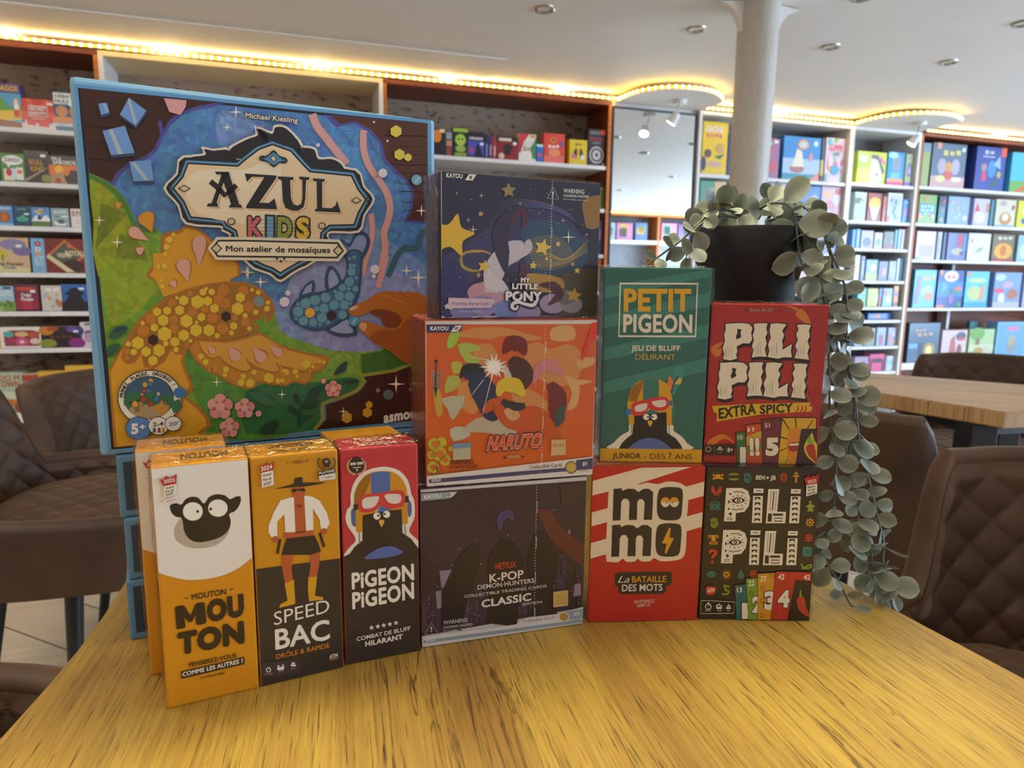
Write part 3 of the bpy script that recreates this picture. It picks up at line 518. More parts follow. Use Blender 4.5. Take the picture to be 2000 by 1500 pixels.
('C', 1112, 1147, 273, 320.5, G, 'game box', 'yellow card game with two dark hands on its cover', '#d9bc1e', [P_([(.25, .5), (.35, .68), (.45, .55), (.4, .25), (.25, .3)], '#2c2a2a'), P_([(.75, .5), (.65, .68), (.55, .55), (.6, .25), (.75, .3)], '#2c2a2a'), E_(.5, .52, .09, .09, '#e0a020'), E_(.25, .33, .13, .1, '#d86a9a'), E_(.75, .3, .13, .1, '#e0d0e8'), T_('MANA', .3, .78, .7, .85, '#4a4020')]),
('C', 1148, 1184, 253, 322, G, 'game box', 'tall black card game with a round loudspeaker picture', '#2a2a30', [R_(.1, .86, .7, .94, '#6a6a70'), R_(.08, .68, .92, .78, '#7a2a3a'), R_(.25, .6, .75, .66, '#6a6a70'), E_(.5, .3, .42, .24, '#b8b4b4'), E_(.5, .3, .34, .19, '#4a484c'), E_(.5, .3, .24, .14, '#c4c0c0'), E_(.5, .3, .09, .05, '#3a383c'), E_(.85, .92, .13, .08, '#d8484a'), E_(.88, .06, .08, .04, '#c0a0b0')], .06),
('C', 1168, 1184, 366, 407.5, G, 'game box', 'lime green box glimpsed beside the purple star box', '#7aa040', [R_(.5, .1, .8, .9, '#3a4a28')]),
('C', 1160, 1183, 432, 496, G, 'game box', 'violet blue box glimpsed beside the purple star box', '#4a4a88', [E_(.5, .6, .3, .2, '#c08090'), E_(.5, .25, .3, .15, '#2a3a6a')]),
('C', 1155, 1181, 506, 560, G, 'game box', 'pale salmon box glimpsed above the green pigeon box', '#d0a890', [R_(0, .7, 1, 1, '#d87a50')]),
# ---- unit D
('D', 1371, 1421, 238, 337, G, 'game box', 'tall bright yellow game box beside the mirror', '#e8c21e', [T_('GAGNE', .1, .8, .8, .92, '#e8e4f0'), T_('TON POINT', .12, .7, .78, .78, '#d87a7a'), E_(.22, .4, .14, .08, '#6a4a4a'), E_(.7, .5, .16, .1, '#c8a060'), E_(.5, .2, .3, .06, '#d0a890'), E_(.06, .2, .1, .14, '#3a3a6a'), P_([(.5, .35), (.9, .4), (.7, .3)], '#4a6a5a')], .06),
('D', 1420, 1427, 262, 339, G, 'game box', 'dark blue box edge beside the tall yellow box', '#27406a', []),
('D', 1492, 1522, 270, 344, G, 'game box', 'mauve game box half hidden by the pillar', '#9a6a90', [R_(0, .62, .5, .75, '#d05060'), E_(.2, .4, .2, .12, '#3a6ac0'), E_(.6, .3, .24, .16, '#c84a5a'), T_('ES', .1, .83, .5, .93, '#a8d0e8'), R_(.6, .88, .85, .95, W_)]),
('D', 1528, 1602, 267, 349, G, 'game box', 'bright blue game box with a white sailing ship', '#2f86cc', [R_(0, .12, 1, .5, '#a8c0e0'), R_(0, 0, 1, .15, '#2a8aa0'), E_(.38, .26, .2, .09, '#a86a60'), P_([(.25, .3), (.36, .72), (.5, .66), (.56, .32)], '#e4dcc8'), E_(.52, .82, .15, .12, '#d89a70'), E_(.52, .82, .1, .07, '#a8d0e0'), E_(.86, .86, .06, .06, '#c0e8f8'), P_([(.7, 0), (1, .22), (1, 0)], '#e08a6a'), E_(.74, .55, .06, .1, '#c09090')], .07),
('D', 1602, 1611, 270, 350, G, 'game box', 'yellow and black box edge next to the ship game', '#3a4458', [R_(.0, .15, .7, .5, '#d8b840')]),
('D', 1610, 1659, 270, 352, G, 'game box', 'pastel game box with a big red title and sweets', '#d8c0d0', [T_('GUMMI', .15, .7, .8, .86, '#d83a5a'), T_('LAND', .35, .6, .7, .69, '#4a9a7a'), N_(12, 21, ['#d86a8a', '#e0a060', '#8ac0a0', '#c05a80', '#e8c8d8'], .5), E_(.5, .28, .2, .11, '#4a9ac8'), E_(.2, .9, .12, .07, '#6ac0c8'), E_(.5, .95, .1, .05, '#8ac05a')], .06),
('D', 1366, 1417, 354, 426, G, 'game box', 'green and peach game box under the tall yellow box', '#5a9a80', [R_(.55, .3, 1, 1, '#d8b880'), E_(.55, .5, .35, .1, '#d89a5a'), E_(.5, .3, .35, .1, '#8a9ab0')]),
('D', 1488, 1518, 353, 426, G, 'game box', 'lavender game box beside the pillar, below the mauve one', '#a8a4c0', [R_(.1, .4, .9, .6, '#d8a890'), E_(.4, .3, .2, .1, '#6a80b0')]),
('D', 1518, 1559, 356, 427, G, 'game box', 'light grey violet game box behind the top leaves', '#b4b0c8', [N_(6, 5, ['#9098b8', '#c8c8d8', '#8a88a8'])]),
('D', 1561, 1602, 363, 427, G, 'game box', 'blue game box with white fireworks', '#3a78c0', [R_(.08, .05, .92, .95, '#5a88c8'), E_(.7, .6, .16, .12, '#b0b8e0'), E_(.4, .5, .08, .1, '#c8a880'), P_([(.1, .1), (.9, .1), (.6, .35)], '#5a50a0')]),
('D', 1602, 1652, 365, 428, G, 'game box', 'pink and mint game box with round faces', '#c8b0b8', [E_(.3, .75, .22, .14, '#d8b090'), E_(.8, .85, .16, .1, '#c85a5a'), E_(.75, .6, .2, .16, '#c8c8d8'), E_(.45, .4, .22, .16, '#c890a0'), E_(.25, .2, .2, .1, '#a8c8b8'), E_(.8, .25, .2, .12, '#c8a8b0')]),
('D', 1545, 1580, 442, 507, B, 'book', 'navy book behind the hanging leaves', '#2a3a70', [E_(.5, .6, .3, .2, '#6aa0c8')]),
('D', 1582, 1640, 440, 507, G, 'game box', 'violet blue box behind the hanging leaves', '#6a70a0', [N_(6, 9, ['#a8a0c0', '#5a80b8', '#c890a0'])]),
('D', 1545, 1600, 530, 585, G, 'game box', 'pink white box under the plant leaves', '#c8a0a8', [E_(.4, .5, .24, .2, '#e8d8c8'), E_(.8, .3, .2, .2, '#4a90c0')]),
('D', 1500, 1545, 545, 585, G, 'game box', 'dark red and navy box behind the pot', '#6a2a3a', []),
# ---- unit E
('E', 1673, 1731, 296, 355, G, 'game box', 'lime yellow box with a cream plush shape in its window', '#c4d040', [R_(.05, .05, .45, .95, '#b8cc5a'), P_([(.45, .05), (.46, .8), (.6, .85), (.85, .5), (.88, .05)], '#d8cebc'), P_([(.46, .9), (.7, .9), (.95, .4), (.88, .3), (.7, .75), (.46, .8)], '#6a6a6a'), P_([(.7, .8), (.95, .6), (.95, .7), (.8, .85)], '#d86a9a'), E_(.2, .76, .14, .1, W_), E_(.68, .3, .03, .04, '#4a4a5a')], .07),
('E', 1732, 1766, 297, 358, G, 'game box', 'sky blue box with a grey window and pink base', '#2a94d8', [R_(.25, .45, .8, .88, '#8a98b0'), R_(0, 0, 1, .1, '#d03a80'), R_(0, .1, 1, .2, '#e0a060'), E_(.3, .9, .3, .1, '#a8d8f0'), R_(.2, .2, .8, .4, '#6ab4e8')]),
('E', 1767, 1794, 301, 360, G, 'game box', 'green and purple box with a violet door', '#a8b880', [E_(.5, .5, .32, .22, '#8a70b0'), R_(.2, .3, .8, .5, '#8a70b0'), P_([(.3, .4), (.5, .62), (.7, .4)], '#c0b0e0'), R_(0, 0, 1, .12, '#8a60b8'), R_(.3, .82, .95, .9, '#a0a8b0')]),
('E', 1667, 1692, 375, 430, B, 'book', 'pale green book with dark blots', '#a8bcb8', [E_(.4, .7, .3, .1, '#4a6a70'), N_(7, 31, ['#c8d0b8', '#6a8070', '#d0b8b8'])]),
('E', 1693, 1722, 377, 431, B, 'book', 'red book with an ice cream cone', '#8a3a38', [P_([(.1, .6), (.9, .6), (.65, .05), (.4, .05)], '#dccfa0'), E_(.5, .68, .4, .17, '#dca83a'), R_(.1, .58, .9, .64, '#e8b850')]),
('E', 1723, 1731, 383, 431, B, 'book', 'salmon book spine between the ice cream book and the white framed one', '#c06860', []),
('E', 1732, 1762, 377, 432, B, 'book', 'white framed book with small blue and red figures', '#d8d8e4', [R_(.1, .06, .9, .94, '#b8c0d0'), E_(.25, .75, .06, .06, '#3a4a5a'), N_(8, 12, ['#6a98b0', '#c87a80', '#8aa0b8'], .7)]),
('E', 1762, 1785, 390, 433, B, 'book', 'small bright blue book with a red mark', '#4a90d8', [E_(.5, .45, .26, .22, '#a87aa8'), R_(.15, .84, .85, .9, '#a8c8f0')]),
('E', 1664, 1671, 448, 482.5, B, 'book', 'light blue book spine, first of its shelf', '#5a94d0', []),
('E', 1671.5, 1680, 447, 483, B, 'book', 'second light blue book spine', '#6aa0dc', [R_(.2, .1, .5, .9, '#90b8e8')]),
('E', 1681, 1706, 450, 484, B, 'book', 'beige book with a dark ink drawing', '#a8a0a8', [E_(.5, .35, .32, .26, '#5a6270')]),
('E', 1707, 1724, 454, 484, B, 'book', 'pinkish beige book with a blue lozenge', '#c0b0b0', [E_(.5, .4, .3, .22, '#6a98d0')]),
('E', 1725, 1746, 452, 485, B, 'book', 'dark leafy book with a red lower part', '#6a6a58', [P_([(0, .1), (1, .3), (1, 0), (0, 0)], '#a82a40'), N_(6, 14, ['#a8a880', '#3a5a4a'])]),
('E', 1746.5, 1753, 449, 485, B, 'book', 'turquoise book spine just after the dark leafy book', '#5aa0b0', []),
('E', 1753.5, 1760, 448, 485, B, 'book', 'pale blue book spine beside the turquoise one', '#a0c0d8', []),
('E', 1760.5, 1766, 448, 485.5, B, 'book', 'white book spine on the shelf with the orange one', '#d0d4e0', []),
('E', 1766.5, 1772, 447, 485.5, B, 'book', 'pinkish white spine next to the vivid orange one', '#c8b0b8', []),
('E', 1773, 1780, 443, 486, B, 'book', 'vivid orange book spine at the end of its shelf', '#e0561e', []),
('E', 1668, 1679, 498, 546, B, 'book', 'white book with a yellow cover picture', '#d8d6d0', [E_(.5, .5, .4, .2, '#c8a850')]),
('E', 1680, 1689, 500, 546, B, 'book', 'grey book spine with pale lettering', '#6a7080', [R_(.3, .2, .7, .8, '#a0a8b8')]),
('E', 1690, 1714, 507, 547, B, 'book', 'book with a blue sky above a yellow field', '#7aa0d0', [R_(0, 0, 1, .35, '#a8a850'), E_(.6, .6, .28, .16, '#d0d8e8')]),
('E', 1715, 1734, 510, 547, B, 'book', 'mauve grey book with a pink face', '#6a6a80', [E_(.6, .45, .26, .24, '#c08a88')]),
('E', 1735, 1750, 510, 547, B, 'book', 'light grey book with white drawings', '#a0a4b4', [N_(5, 3, ['#d0d0d8', '#7a8090'])]),
('E', 1750.5, 1757, 505, 547, B, 'book', 'pale spine next to the light grey book', '#b8c8d0', []),
('E', 1757.5, 1764, 505, 547, B, 'book', 'dusty blue spine, one before last on its shelf', '#6a98b8', []),
('E', 1764.5, 1770, 506, 547, B, 'book', 'dark blue spine at the end of its shelf', '#3a5a78', []),
('E', 1674, 1692, 562, 599, B, 'book', 'turquoise book with paler lines across it', '#4aa0a8', [R_(.1, .3, .9, .34, '#80c8c8'), R_(.1, .5, .9, .54, '#80c8c8'), R_(.1, .7, .9, .74, '#80c8c8')]),
('E', 1693, 1715, 563, 599, B, 'book', 'mustard yellow book with a cream corner mark', '#b4b03a', [P_([(.6, .4), (1, .7), (1, .2)], '#d8d0a0')]),
('E', 1716, 1722, 563, 599, B, 'book', 'thin red and blue book', '#b04a60', [R_(0, .5, 1, 1, '#4a70a8')]),
('E', 1723, 1743, 563, 599, B, 'book', 'light blue book with a red corner', '#7ab0d0', [E_(.25, .75, .2, .18, '#c8404a'), E_(.6, .4, .24, .2, '#d8d0c8')]),
('E', 1744, 1755, 558, 599, B, 'book', 'orange patterned narrow book', '#d08a4a', [R_(.2, .5, .8, .7, '#7a6aa8'), R_(.1, .04, .9, .2, '#3a3a4a')]),
('E', 1756, 1770, 566, 599.5, B, 'book', 'green book with a blue and red badge', '#8a9a40', [E_(.55, .45, .28, .25, '#4a78a8'), E_(.55, .45, .12, .1, '#b84a50')]),
('E', 1695, 1743, 612, 625, G, 'game box', 'flat blue box with an orange spot lying alone on its shelf', '#2a60a8', [E_(.4, .5, .1, .3, '#d8682a'), R_(.1, .3, .3, .7, '#4a8ac8')], .12, .06),
('E', 1669, 1686, 645, 677, B, 'book', 'pale blue book low in the narrow unit', '#9ab0d0', [N_(4, 7, ['#c8d0e0', '#7088a8'])]),
('E', 1687, 1709, 641, 677, B, 'book', 'grey green book with a bright title', '#8a9a90', [E_(.5, .85, .3, .1, '#d8e8f0'), N_(4, 17, ['#a8b0a0', '#6a7a70'])]),
('E', 1711, 1730, 640, 677, B, 'book', 'book with a rose figure on pale blue', '#a0b0c8', [E_(.5, .35, .26, .3, '#a87080')]),
('E', 1733, 1757, 640, 677, B, 'book', 'book with pink and orange shapes', '#a0a8c8', [E_(.25, .4, .2, .24, '#d88a80'), E_(.8, .2, .2, .14, '#d8a890'), E_(.6, .65, .2, .16, '#c0c8e0')]),
('E', 1761, 1769, 642, 677, B, 'book', 'dark narrow book with pink marks', '#3a3040', [R_(.4, .1, .9, .5, '#b88088')]),
('E', 1668, 1696, 697, 727, B, 'book', 'mauve book above the second table', '#a890b0', [N_(5, 27, ['#c8a8b0', '#8a88a8'])]),
('E', 1697, 1727, 692, 727, B, 'book', 'hot pink book with black scribbles', '#d84a80', [R_(.2, .5, .8, .75, '#3a2030'), R_(.06, 0, .16, .7, '#2a2028'), R_(.84, 0, .94, .7, '#2a2028')]),
('E', 1729, 1764, 695, 727, B, 'book', 'white and pale turquoise book above the second table', '#c4d0e4', [R_(.2, .4, .9, .7, '#90c8d8'), R_(.08, 0, .14, 1, '#8a90a0')]),
# ---- unit F
('F', 1799, 1816, 279, 361, G, 'game box', 'pale green box standing spine out beside the reddish panel', '#9aaa68', [R_(0, .8, 1, 1, '#7a90a8')], .2),
('F', 1817, 1886, 280, 367, G, 'game box', 'large game box with mice around a table', '#5a7088', [R_(0, 0, 1, .26, '#c8a0a0'), E_(.3, .48, .13, .18, '#b0a0b8'), E_(.7, .48, .13, .18, '#b0a8c8'), E_(.5, .45, .1, .14, '#c8983a'), E_(.5, .28, .14, .1, '#c85a4a'), E_(.28, .2, .14, .08, '#d8d090'), E_(.75, .2, .16, .06, '#e0d0c8'), T_('SOURIS', .3, .72, .85, .86, '#c8c07a'), R_(.12, .86, .24, 1, '#d89a80'), E_(.9, .88, .05, .05, '#c8e8f0')], .08),
('F', 1903, 1963, 287, 370, G, 'game box', 'large deep blue game box with a red corner and a glowing figure', '#33489a', [E_(.55, .5, .14, .2, '#3a8ad8'), P_([(.6, .6), (.8, .82), (.85, .5)], '#8ab0e8'), E_(.3, .32, .09, .12, '#c83a6a'), E_(.28, .52, .1, .1, '#a08088'), E_(.8, .38, .07, .08, '#b0a858'), P_([(.5, .1), (.75, .35), (.75, .1)], '#2a5a58'), T_('ODY', .25, .83, .6, .93, '#b0b8d8'), R_(.2, .76, .62, .79, '#a8b0d0'), R_(.83, .8, 1, 1, '#e05a3a')], .1),
('F', 1972, 2035, 299, 376, G, 'game box', 'turquoise and green game box cut by the edge of the view', '#4ab4dc', [R_(0, 0, 1, .3, '#6aa850'), P_([(.1, 0), (.9, .4), (.9, .25), (.3, 0)], '#d8603a'), N_(6, 6, ['#d87a6a', '#d8d080', '#e8e0e0'], .4), E_(.7, .72, .3, .05, '#d88aa0')], .1),
('F', 1793, 1829, 379, 434, G, 'game box', 'green game box with a turquoise title panel', '#84a848', [R_(.05, .3, .95, .68, '#2a90a0'), T_('HISTOIRE', .12, .54, .88, .64, '#c0e0e0'), T_('DU SOIR', .12, .42, .88, .51, '#c0e0e0'), T_('FORÊT', .3, .32, .7, .39, '#d8c050'), E_(.4, .84, .12, .08, '#c88a6a'), E_(.1, .25, .1, .1, '#d8988a'), E_(.8, .25, .1, .1, '#d8a890')]),
('F', 1832, 1847, 383, 436, G, 'game box', 'dark teal box with orange leaves', '#1e6a7a', [R_(0, .65, 1, 1, '#2a3858'), E_(.6, .5, .2, .06, '#b87a4a'), E_(.5, .15, .2, .08, '#b8a060'), E_(.7, .8, .2, .1, '#a84a50')]),
('F', 1850, 1893, 380, 438, G, 'game box', 'light blue game box with pale round creatures', '#8aa8d8', [N_(9, 41, ['#a8b8e0', '#c0b0d0', '#b8c0b8', '#7aa0d8'], .8), R_(.2, .74, .55, .82, '#b8a0c8'), E_(.8, .25, .12, .1, '#d0c8a0')]),
('F', 1900, 1932, 388, 441, G, 'game box', 'white and lilac game box with red shapes', '#c0b8d8', [P_([(.05, .5), (.2, .85), (.4, .55)], '#d0504a'), R_(.78, .5, .98, .85, '#c88868'), E_(.4, .3, .35, .22, '#d8ccd0'), E_(.6, .3, .12, .1, '#e8e4ec')]),
('F', 1933, 1941, 390, 441, G, 'game box', 'teal box edge between two pale boxes', '#2a7a90', []),
('F', 1943, 1984, 385, 442, G, 'game box', 'cream game box with a golden brown bear shape', '#d0c8b0', [E_(.5, .3, .3, .24, '#b88a4a'), E_(.5, .36, .16, .14, '#e0d4b8'), E_(.35, .85, .16, .1, '#b0a0a0'), P_([(.75, .7), (.85, .82), (.95, .75), (.85, .6)], '#b04a58'), R_(0, 0, 1, .06, '#5aa8c8')]),
('F', 1986, 2020, 382, 444, G, 'game box', 'bright yellow game box at the edge of the view', '#d4d030', [R_(.3, .5, .8, .7, '#e0d8c8'), E_(.5, .25, .24, .12, '#3a70c8')]),
('F', 1788, 1827, 448, 507, B, 'book', 'pale pink book with a lavender sketch', '#d0b8d0', [R_(.2, .1, .9, .5, '#a898b8'), P_([(0, .1), (.5, 0), (0, 0)], '#60b0c0')]),
('F', 1829, 1839, 449, 507, B, 'book', 'pale grey spine next to the pink book', '#a8b0c0', [R_(.3, .2, .5, .8, '#7a8498')]),
('F', 1840, 1848, 450, 508, B, 'book', 'navy spine next to the pale grey one', '#1e3060', []),
('F', 1849, 1887, 455, 508, B, 'book', 'mixed purple book with a crimson panel', '#6a78a8', [R_(.5, .5, .8, .95, '#b83a60'), E_(.55, .32, .34, .12, '#b8a890'), R_(.82, .3, 1, .95, '#3a80b0'), N_(4, 2, ['#a84a70', '#4a5080'], .3)]),
('F', 1889, 1934, 454, 510, B, 'book', 'white book with a green leaf', '#d4d8e0', [P_([(.3, .3), (.5, .48), (.75, .5), (.55, .32)], '#8aa880'), E_(.15, .72, .09, .09, '#d8a090')]),
('F', 1937, 1981, 455, 510, B, 'book', 'olive and red book with a big orange figure', '#7a6a4a', [E_(.5, .38, .42, .3, '#dca030'), E_(.5, .4, .14, .2, '#c86a2a'), T_('CONTES', .2, .8, .9, .92, '#c8c8c0'), R_(0, 0, 1, .1, '#a83038')]),
('F', 1986, 2020, 456, 511, B, 'book', 'pale turquoise book at the edge of the view', '#90b8c8', [E_(.5, .4, .4, .3, '#c0d0d8')]),
('F', 1783, 1827, 527, 601, G, 'game box', 'light blue puzzle box with an orange title', '#5ab0d8', [T_('PUZZLE', .4, .72, .95, .86, '#d8983a'), E_(.6, .45, .3, .16, '#a0b890'), E_(.7, .3, .2, .1, '#c87a50'), P_([(.05, .1), (.15, .85), (.3, .8), (.25, .1)], '#8a6a90')]),
('F', 1829, 1881, 528, 601, G, 'game box', 'dark blue puzzle box with a red fish and a white cloud', '#2a4a90', [R_(0, .3, 1, .7, '#1e78c0'), E_(.5, .84, .28, .15, '#d8d0d8'), T_('OCÉAN', .3, .78, .7, .87, '#c8607a'), P_([(.65, .5), (.85, .6), (.95, .5), (.85, .42)], '#d8643a'), E_(.25, .55, .1, .12, '#4a98d8'), E_(.55, .25, .1, .14, '#8a5aa0'), R_(0, 0, .3, .07, '#d86a4a'), R_(.04, .88, .16, 1, '#d87a4a'), N_(5, 15, ['#2a8a5a', '#3a6a50'], .5)]),
('F', 1883, 1930, 530, 601, G, 'game box', 'turquoise and yellow puzzle box with a giraffe shape', '#62b8d8', [E_(.4, .4, .3, .2, '#b8c080'), P_([(.6, .2), (.72, .65), (.85, .6), (.8, .2)], '#c8946a'), R_(0, 0, 1, .15, '#3a98d0'), E_(.5, .75, .4, .06, '#b8cc90'), E_(.1, .92, .08, .06, '#d8784a')]),
('F', 1939, 1993, 532, 601, G, 'game box', 'blue puzzle box with a pink label and a brown dog', '#7a98c8', [R_(.02, .42, .35, .54, '#d0486a'), E_(.7, .38, .22, .15, '#a8705a'), E_(.3, .25, .12, .16, '#d8dce8'), E_(.5, .65, .2, .1, '#b8a0c0'), R_(0, 0, 1, .16, '#b0b0b0'), E_(.2, .85, .2, .1, '#b0c8e0')]),
('F', 1997, 2030, 534, 601, G, 'game box', 'lilac box cut by the edge of the view', '#a8a4c8', []),
('F', 1772, 1834, 631, 706, G, 'game box', 'large dark blue box with a glowing lantern', '#4a6480', [E_(.68, .3, .2, .2, '#a88a50'), E_(.68, .3, .1, .12, '#f0d890'), R_(.02, .36, .3, .48, '#6aa8e0'), T_('CONTES', .2, .78, .55, .85, '#b89070'), T_('DE NOËL', .25, .66, .8, .76, '#b89070'), R_(0, 0, 1, .12, '#5a6a90'), R_(.35, .1, .5, .5, '#3a4a60')], .08),
('F', 1837, 1887, 645, 706, G, 'game box', 'pink and white box with red brick towers', '#d0b8bc', [P_([(.3, .1), (.35, .7), (.5, .85), (.6, .1)], '#b06a60'), E_(.72, .35, .1, .2, '#8a5048'), E_(.75, .8, .2, .14, '#4a5a68'), R_(.6, .68, .92, .76, '#b85058'), P_([(0, .12), (.7, 0), (0, 0)], '#50b0d0')], .08),
('F', 1890, 1907, 628, 690, G, 'game box', 'teal box standing behind the tree house box', '#2a6a70', [], .03, .13),
('F', 1890, 1940, 643, 706, G, 'game box', 'green box with a tree house', '#a8c090', [E_(.3, .85, .3, .2, '#6aa050'), R_(.25, .35, .42, .7, '#8a6a4a'), R_(0, .3, 1, .5, '#c0c8a0'), E_(.7, .3, .2, .16, '#c0b8a8'), R_(0, 0, 1, .08, '#5ab0c8'), E_(.4, .3, .2, .12, '#a89048')], .08),
('F', 1943, 2004, 629, 706, G, 'game box', 'light blue framed box with a grey figure and a pink title', '#7ab0e0', [R_(.06, .06, .94, .94, '#68a0e0'), E_(.5, .38, .18, .24, '#8a9098'), E_(.5, .5, .12, .16, '#a0a088'), R_(.3, .76, .7, .88, '#c880a0')], .08),
]
for it in ITEMS:
    k, xl, xr, yt, yb, nm, cat, lab, base = it[:9]
    product(k, xl, xr, yt, yb, nm, cat, lab, base, it[9] if len(it) > 9 else (), *it[10:])
# ================================================================== tables and chairs
def wood_mat(name, c_light, c_mid, c_dark, rot, rough=.42):
    m = mat(name, c_mid, rough, 0, .1); nt, N, L, b = nodes(m); b.inputs['Coat Roughness'].default_value = .3
    tc = N.new('ShaderNodeTexCoord'); rt = N.new('ShaderNodeMapping'); rt.inputs['Rotation'].default_value = (0, 0, rot); L.new(tc.outputs['Object'], rt.inputs[0])
    def stretched(sc, loc=(0, 0, 0)):
        k = N.new('ShaderNodeMapping'); k.inputs['Scale'].default_value = sc; k.inputs['Location'].default_value = loc; L.new(rt.outputs[0], k.inputs[0]); return k.outputs[0]
    def noise(vec, scale, det, dist=0., rg=.55):
        n = N.new('ShaderNodeTexNoise'); n.inputs['Scale'].default_value = scale; n.inputs['Detail'].default_value = det; n.inputs['Distortion'].default_value = dist; n.inputs['Roughness'].default_value = rg; L.new(vec, n.inputs['Vector']); return n.outputs[0]
    def ramp(x, *st):
        r = N.new('ShaderNodeValToRGB'); e = r.color_ramp.elements
        while len(e) < len(st): e.new(.5)
        for q, (p, c) in zip(e, st): q.position = p; q.color = (*lin(c), 1)
        L.new(x, r.inputs[0]); return r.outputs[0]
    def mix(a, c, fac, mode='MULTIPLY'):
        x = N.new('ShaderNodeMixRGB'); x.blend_type = mode
        if isinstance(fac, float): x.inputs[0].default_value = fac
        else: L.new(fac, x.inputs[0])
        L.new(a, x.inputs[1]); L.new(c, x.inputs[2]); return x.outputs[0]
    base = ramp(noise(stretched((7, .9, 1)), 1.6, 4, .6), (.3, c_dark), (.45, c_mid), (.68, c_light))
    fine = ramp(noise(stretched((150, 3.2, 1)), 3.0, 5, .2, .6), (.34, '#7d6a55'), (.5, '#d9d2c8'), (.62, '#ffffff'))
    pores = ramp(noise(stretched((420, 12, 1), (3, 1, 0)), 2.2, 2), (.31, '#4a3520'), (.41, '#ffffff'))
    crack = ramp(noise(stretched((26, 1.1, 1), (1.7, .3, 0)), 1.9, 6, 1.4), (.485, '#ffffff'), (.497, '#6e5238'), (.503, '#6e5238'), (.515, '#ffffff'))
    spare = ramp(noise(stretched((5, 1.6, 1), (8, 4, 0)), 1.5, 2), (.5, '#000000'), (.62, '#ffffff'))
    col = mix(mix(base, fine, .36), pores, .7); col2 = mix(col, crack, .75); out = mix(col, col2, spare, 'MIX')
    L.new(out, b.inputs['Base Color'])
    bp = N.new('ShaderNodeBump'); bp.inputs['Strength'].default_value = .12; bp.inputs['Distance'].default_value = .001; L.new(noise(stretched((150, 3.2, 1)), 3.0, 5, .2, .6), bp.inputs['Height']); L.new(bp.outputs[0], b.inputs['Normal'])
    return m
GRAIN = math.radians(-13.5)
M_OAK = wood_mat('oak_table_top', '#c9a548', '#b08a3a', '#8f662c', GRAIN)
M_OAK2 = wood_mat('second_oak_top', '#d0aa78', '#c09a66', '#a88050', math.radians(-62))
def table(name, label, poly, mats, legs, th=.036):
    cx, cy = sum(p[0] for p in poly) / len(poly), sum(p[1] for p in poly) / len(poly)
    r = thing(name, label, 'table', (cx, cy, 0)); q = [(x - cx, y - cy) for x, y in poly]
    bm = bmesh.new(); vs = [bm.verts.new((x, y, .75)) for x, y in q]; f = bm.faces.new(vs); ex = bmesh.ops.extrude_face_region(bm, geom=[f])
    for v in ex['geom']:
        if isinstance(v, bmesh.types.BMVert): v.co.z -= th
    bmesh.ops.recalc_face_normals(bm, faces=bm.faces[:]); bmesh.ops.bevel(bm, geom=[e for e in bm.edges if abs(e.verts[0].co.z - e.verts[1].co.z) < 1e-5], offset=.0025, segments=2, affect='EDGES')
    me = bpy.data.meshes.new('table_top'); bm.to_mesh(me); bm.free(); me.materials.append(mats); o = bpy.data.objects.new('table_top', me); COL.objects.link(o); o.parent = r
    b = MB(); n = len(legs)
    for i in range(n):
        a, c = Vector((legs[i][0] - cx, legs[i][1] - cy, .70)), Vector((legs[(i + 1) % n][0] - cx, legs[(i + 1) % n][1] - cy, .70)); d = (c - a).normalized(); w = Vector((-d.y, d.x, 0)) * .02
        b.add([a + w + Vector((0, 0, -.012)), a - w + Vector((0, 0, -.012)), c - w + Vector((0, 0, -.012)), c + w + Vector((0, 0, -.012)), a + w + Vector((0, 0, .0135)), a - w + Vector((0, 0, .0135)), c - w + Vector((0, 0, .0135)), c + w + Vector((0, 0, .0135))], [(3, 2, 1, 0), (4, 5, 6, 7), (0, 1, 5, 4), (1, 2, 6, 5), (2, 3, 7, 6), (3, 0, 4, 7)])
    b.build('frame', M_BLACK, r)
    for x, y in legs: b = MB(); b.bbox(x - cx - .03, y - cy - .03, 0, x - cx + .03, y - cy + .03, .7125, .003); b.build('leg', M_BLACK, r)
    return r
left = [(-.2985, .34), (-.2993, .366), (-.3022, .387), (-.3073, .423), (-.3144, .463), (-.3255, .512), (-.3464, .588), (-.372, .66), (-.40, .73)]
TOP = smooth([(.10, -.62), (-.2, -.5), (-.272, -.25), (-.292, .1), (-.297, .25)] , 3, False) + left + [(-.385, .85), (-.30, .93), (.02, .97), (.17, .86), (.262, .70), (.296, .612), (.324, .534), (.358, .439), (.40, .322), (.455, .168), (.50, -.02), (.42, -.45)]
table('dining_table', 'oak topped table carrying the wall of stacked game boxes and the plant', TOP, M_OAK, [(-.2, -.3), (-.28, .78), (.1, .8), (.34, -.25)])
# second table: corners read off the photograph on the plane z = .75
def onT(x, y): p = on_z(x, y, .75); return (p.x, p.y)
c0, c1 = onT(1650, 757), onT(1964, 805)
T2 = [onT(1640, 728), onT(1634, 742), c0, c1, onT(2080, 801), onT(2200, 775), onT(2080, 757), onT(1670, 726)]
cx = sum(p[0] for p in T2) / len(T2); cy = sum(p[1] for p in T2) / len(T2); T2.sort(key=lambda p: math.atan2(p[1] - cy, p[0] - cx))
table('dining_table', 'second oak table with black metal legs, before the reddish brown shelves', T2, M_OAK2, [(c1[0] - .01, c1[1] + .07), (c1[0] + .36, c1[1] + .16), (cx + .25, cy + .12), (cx - .12, cy + .25)])
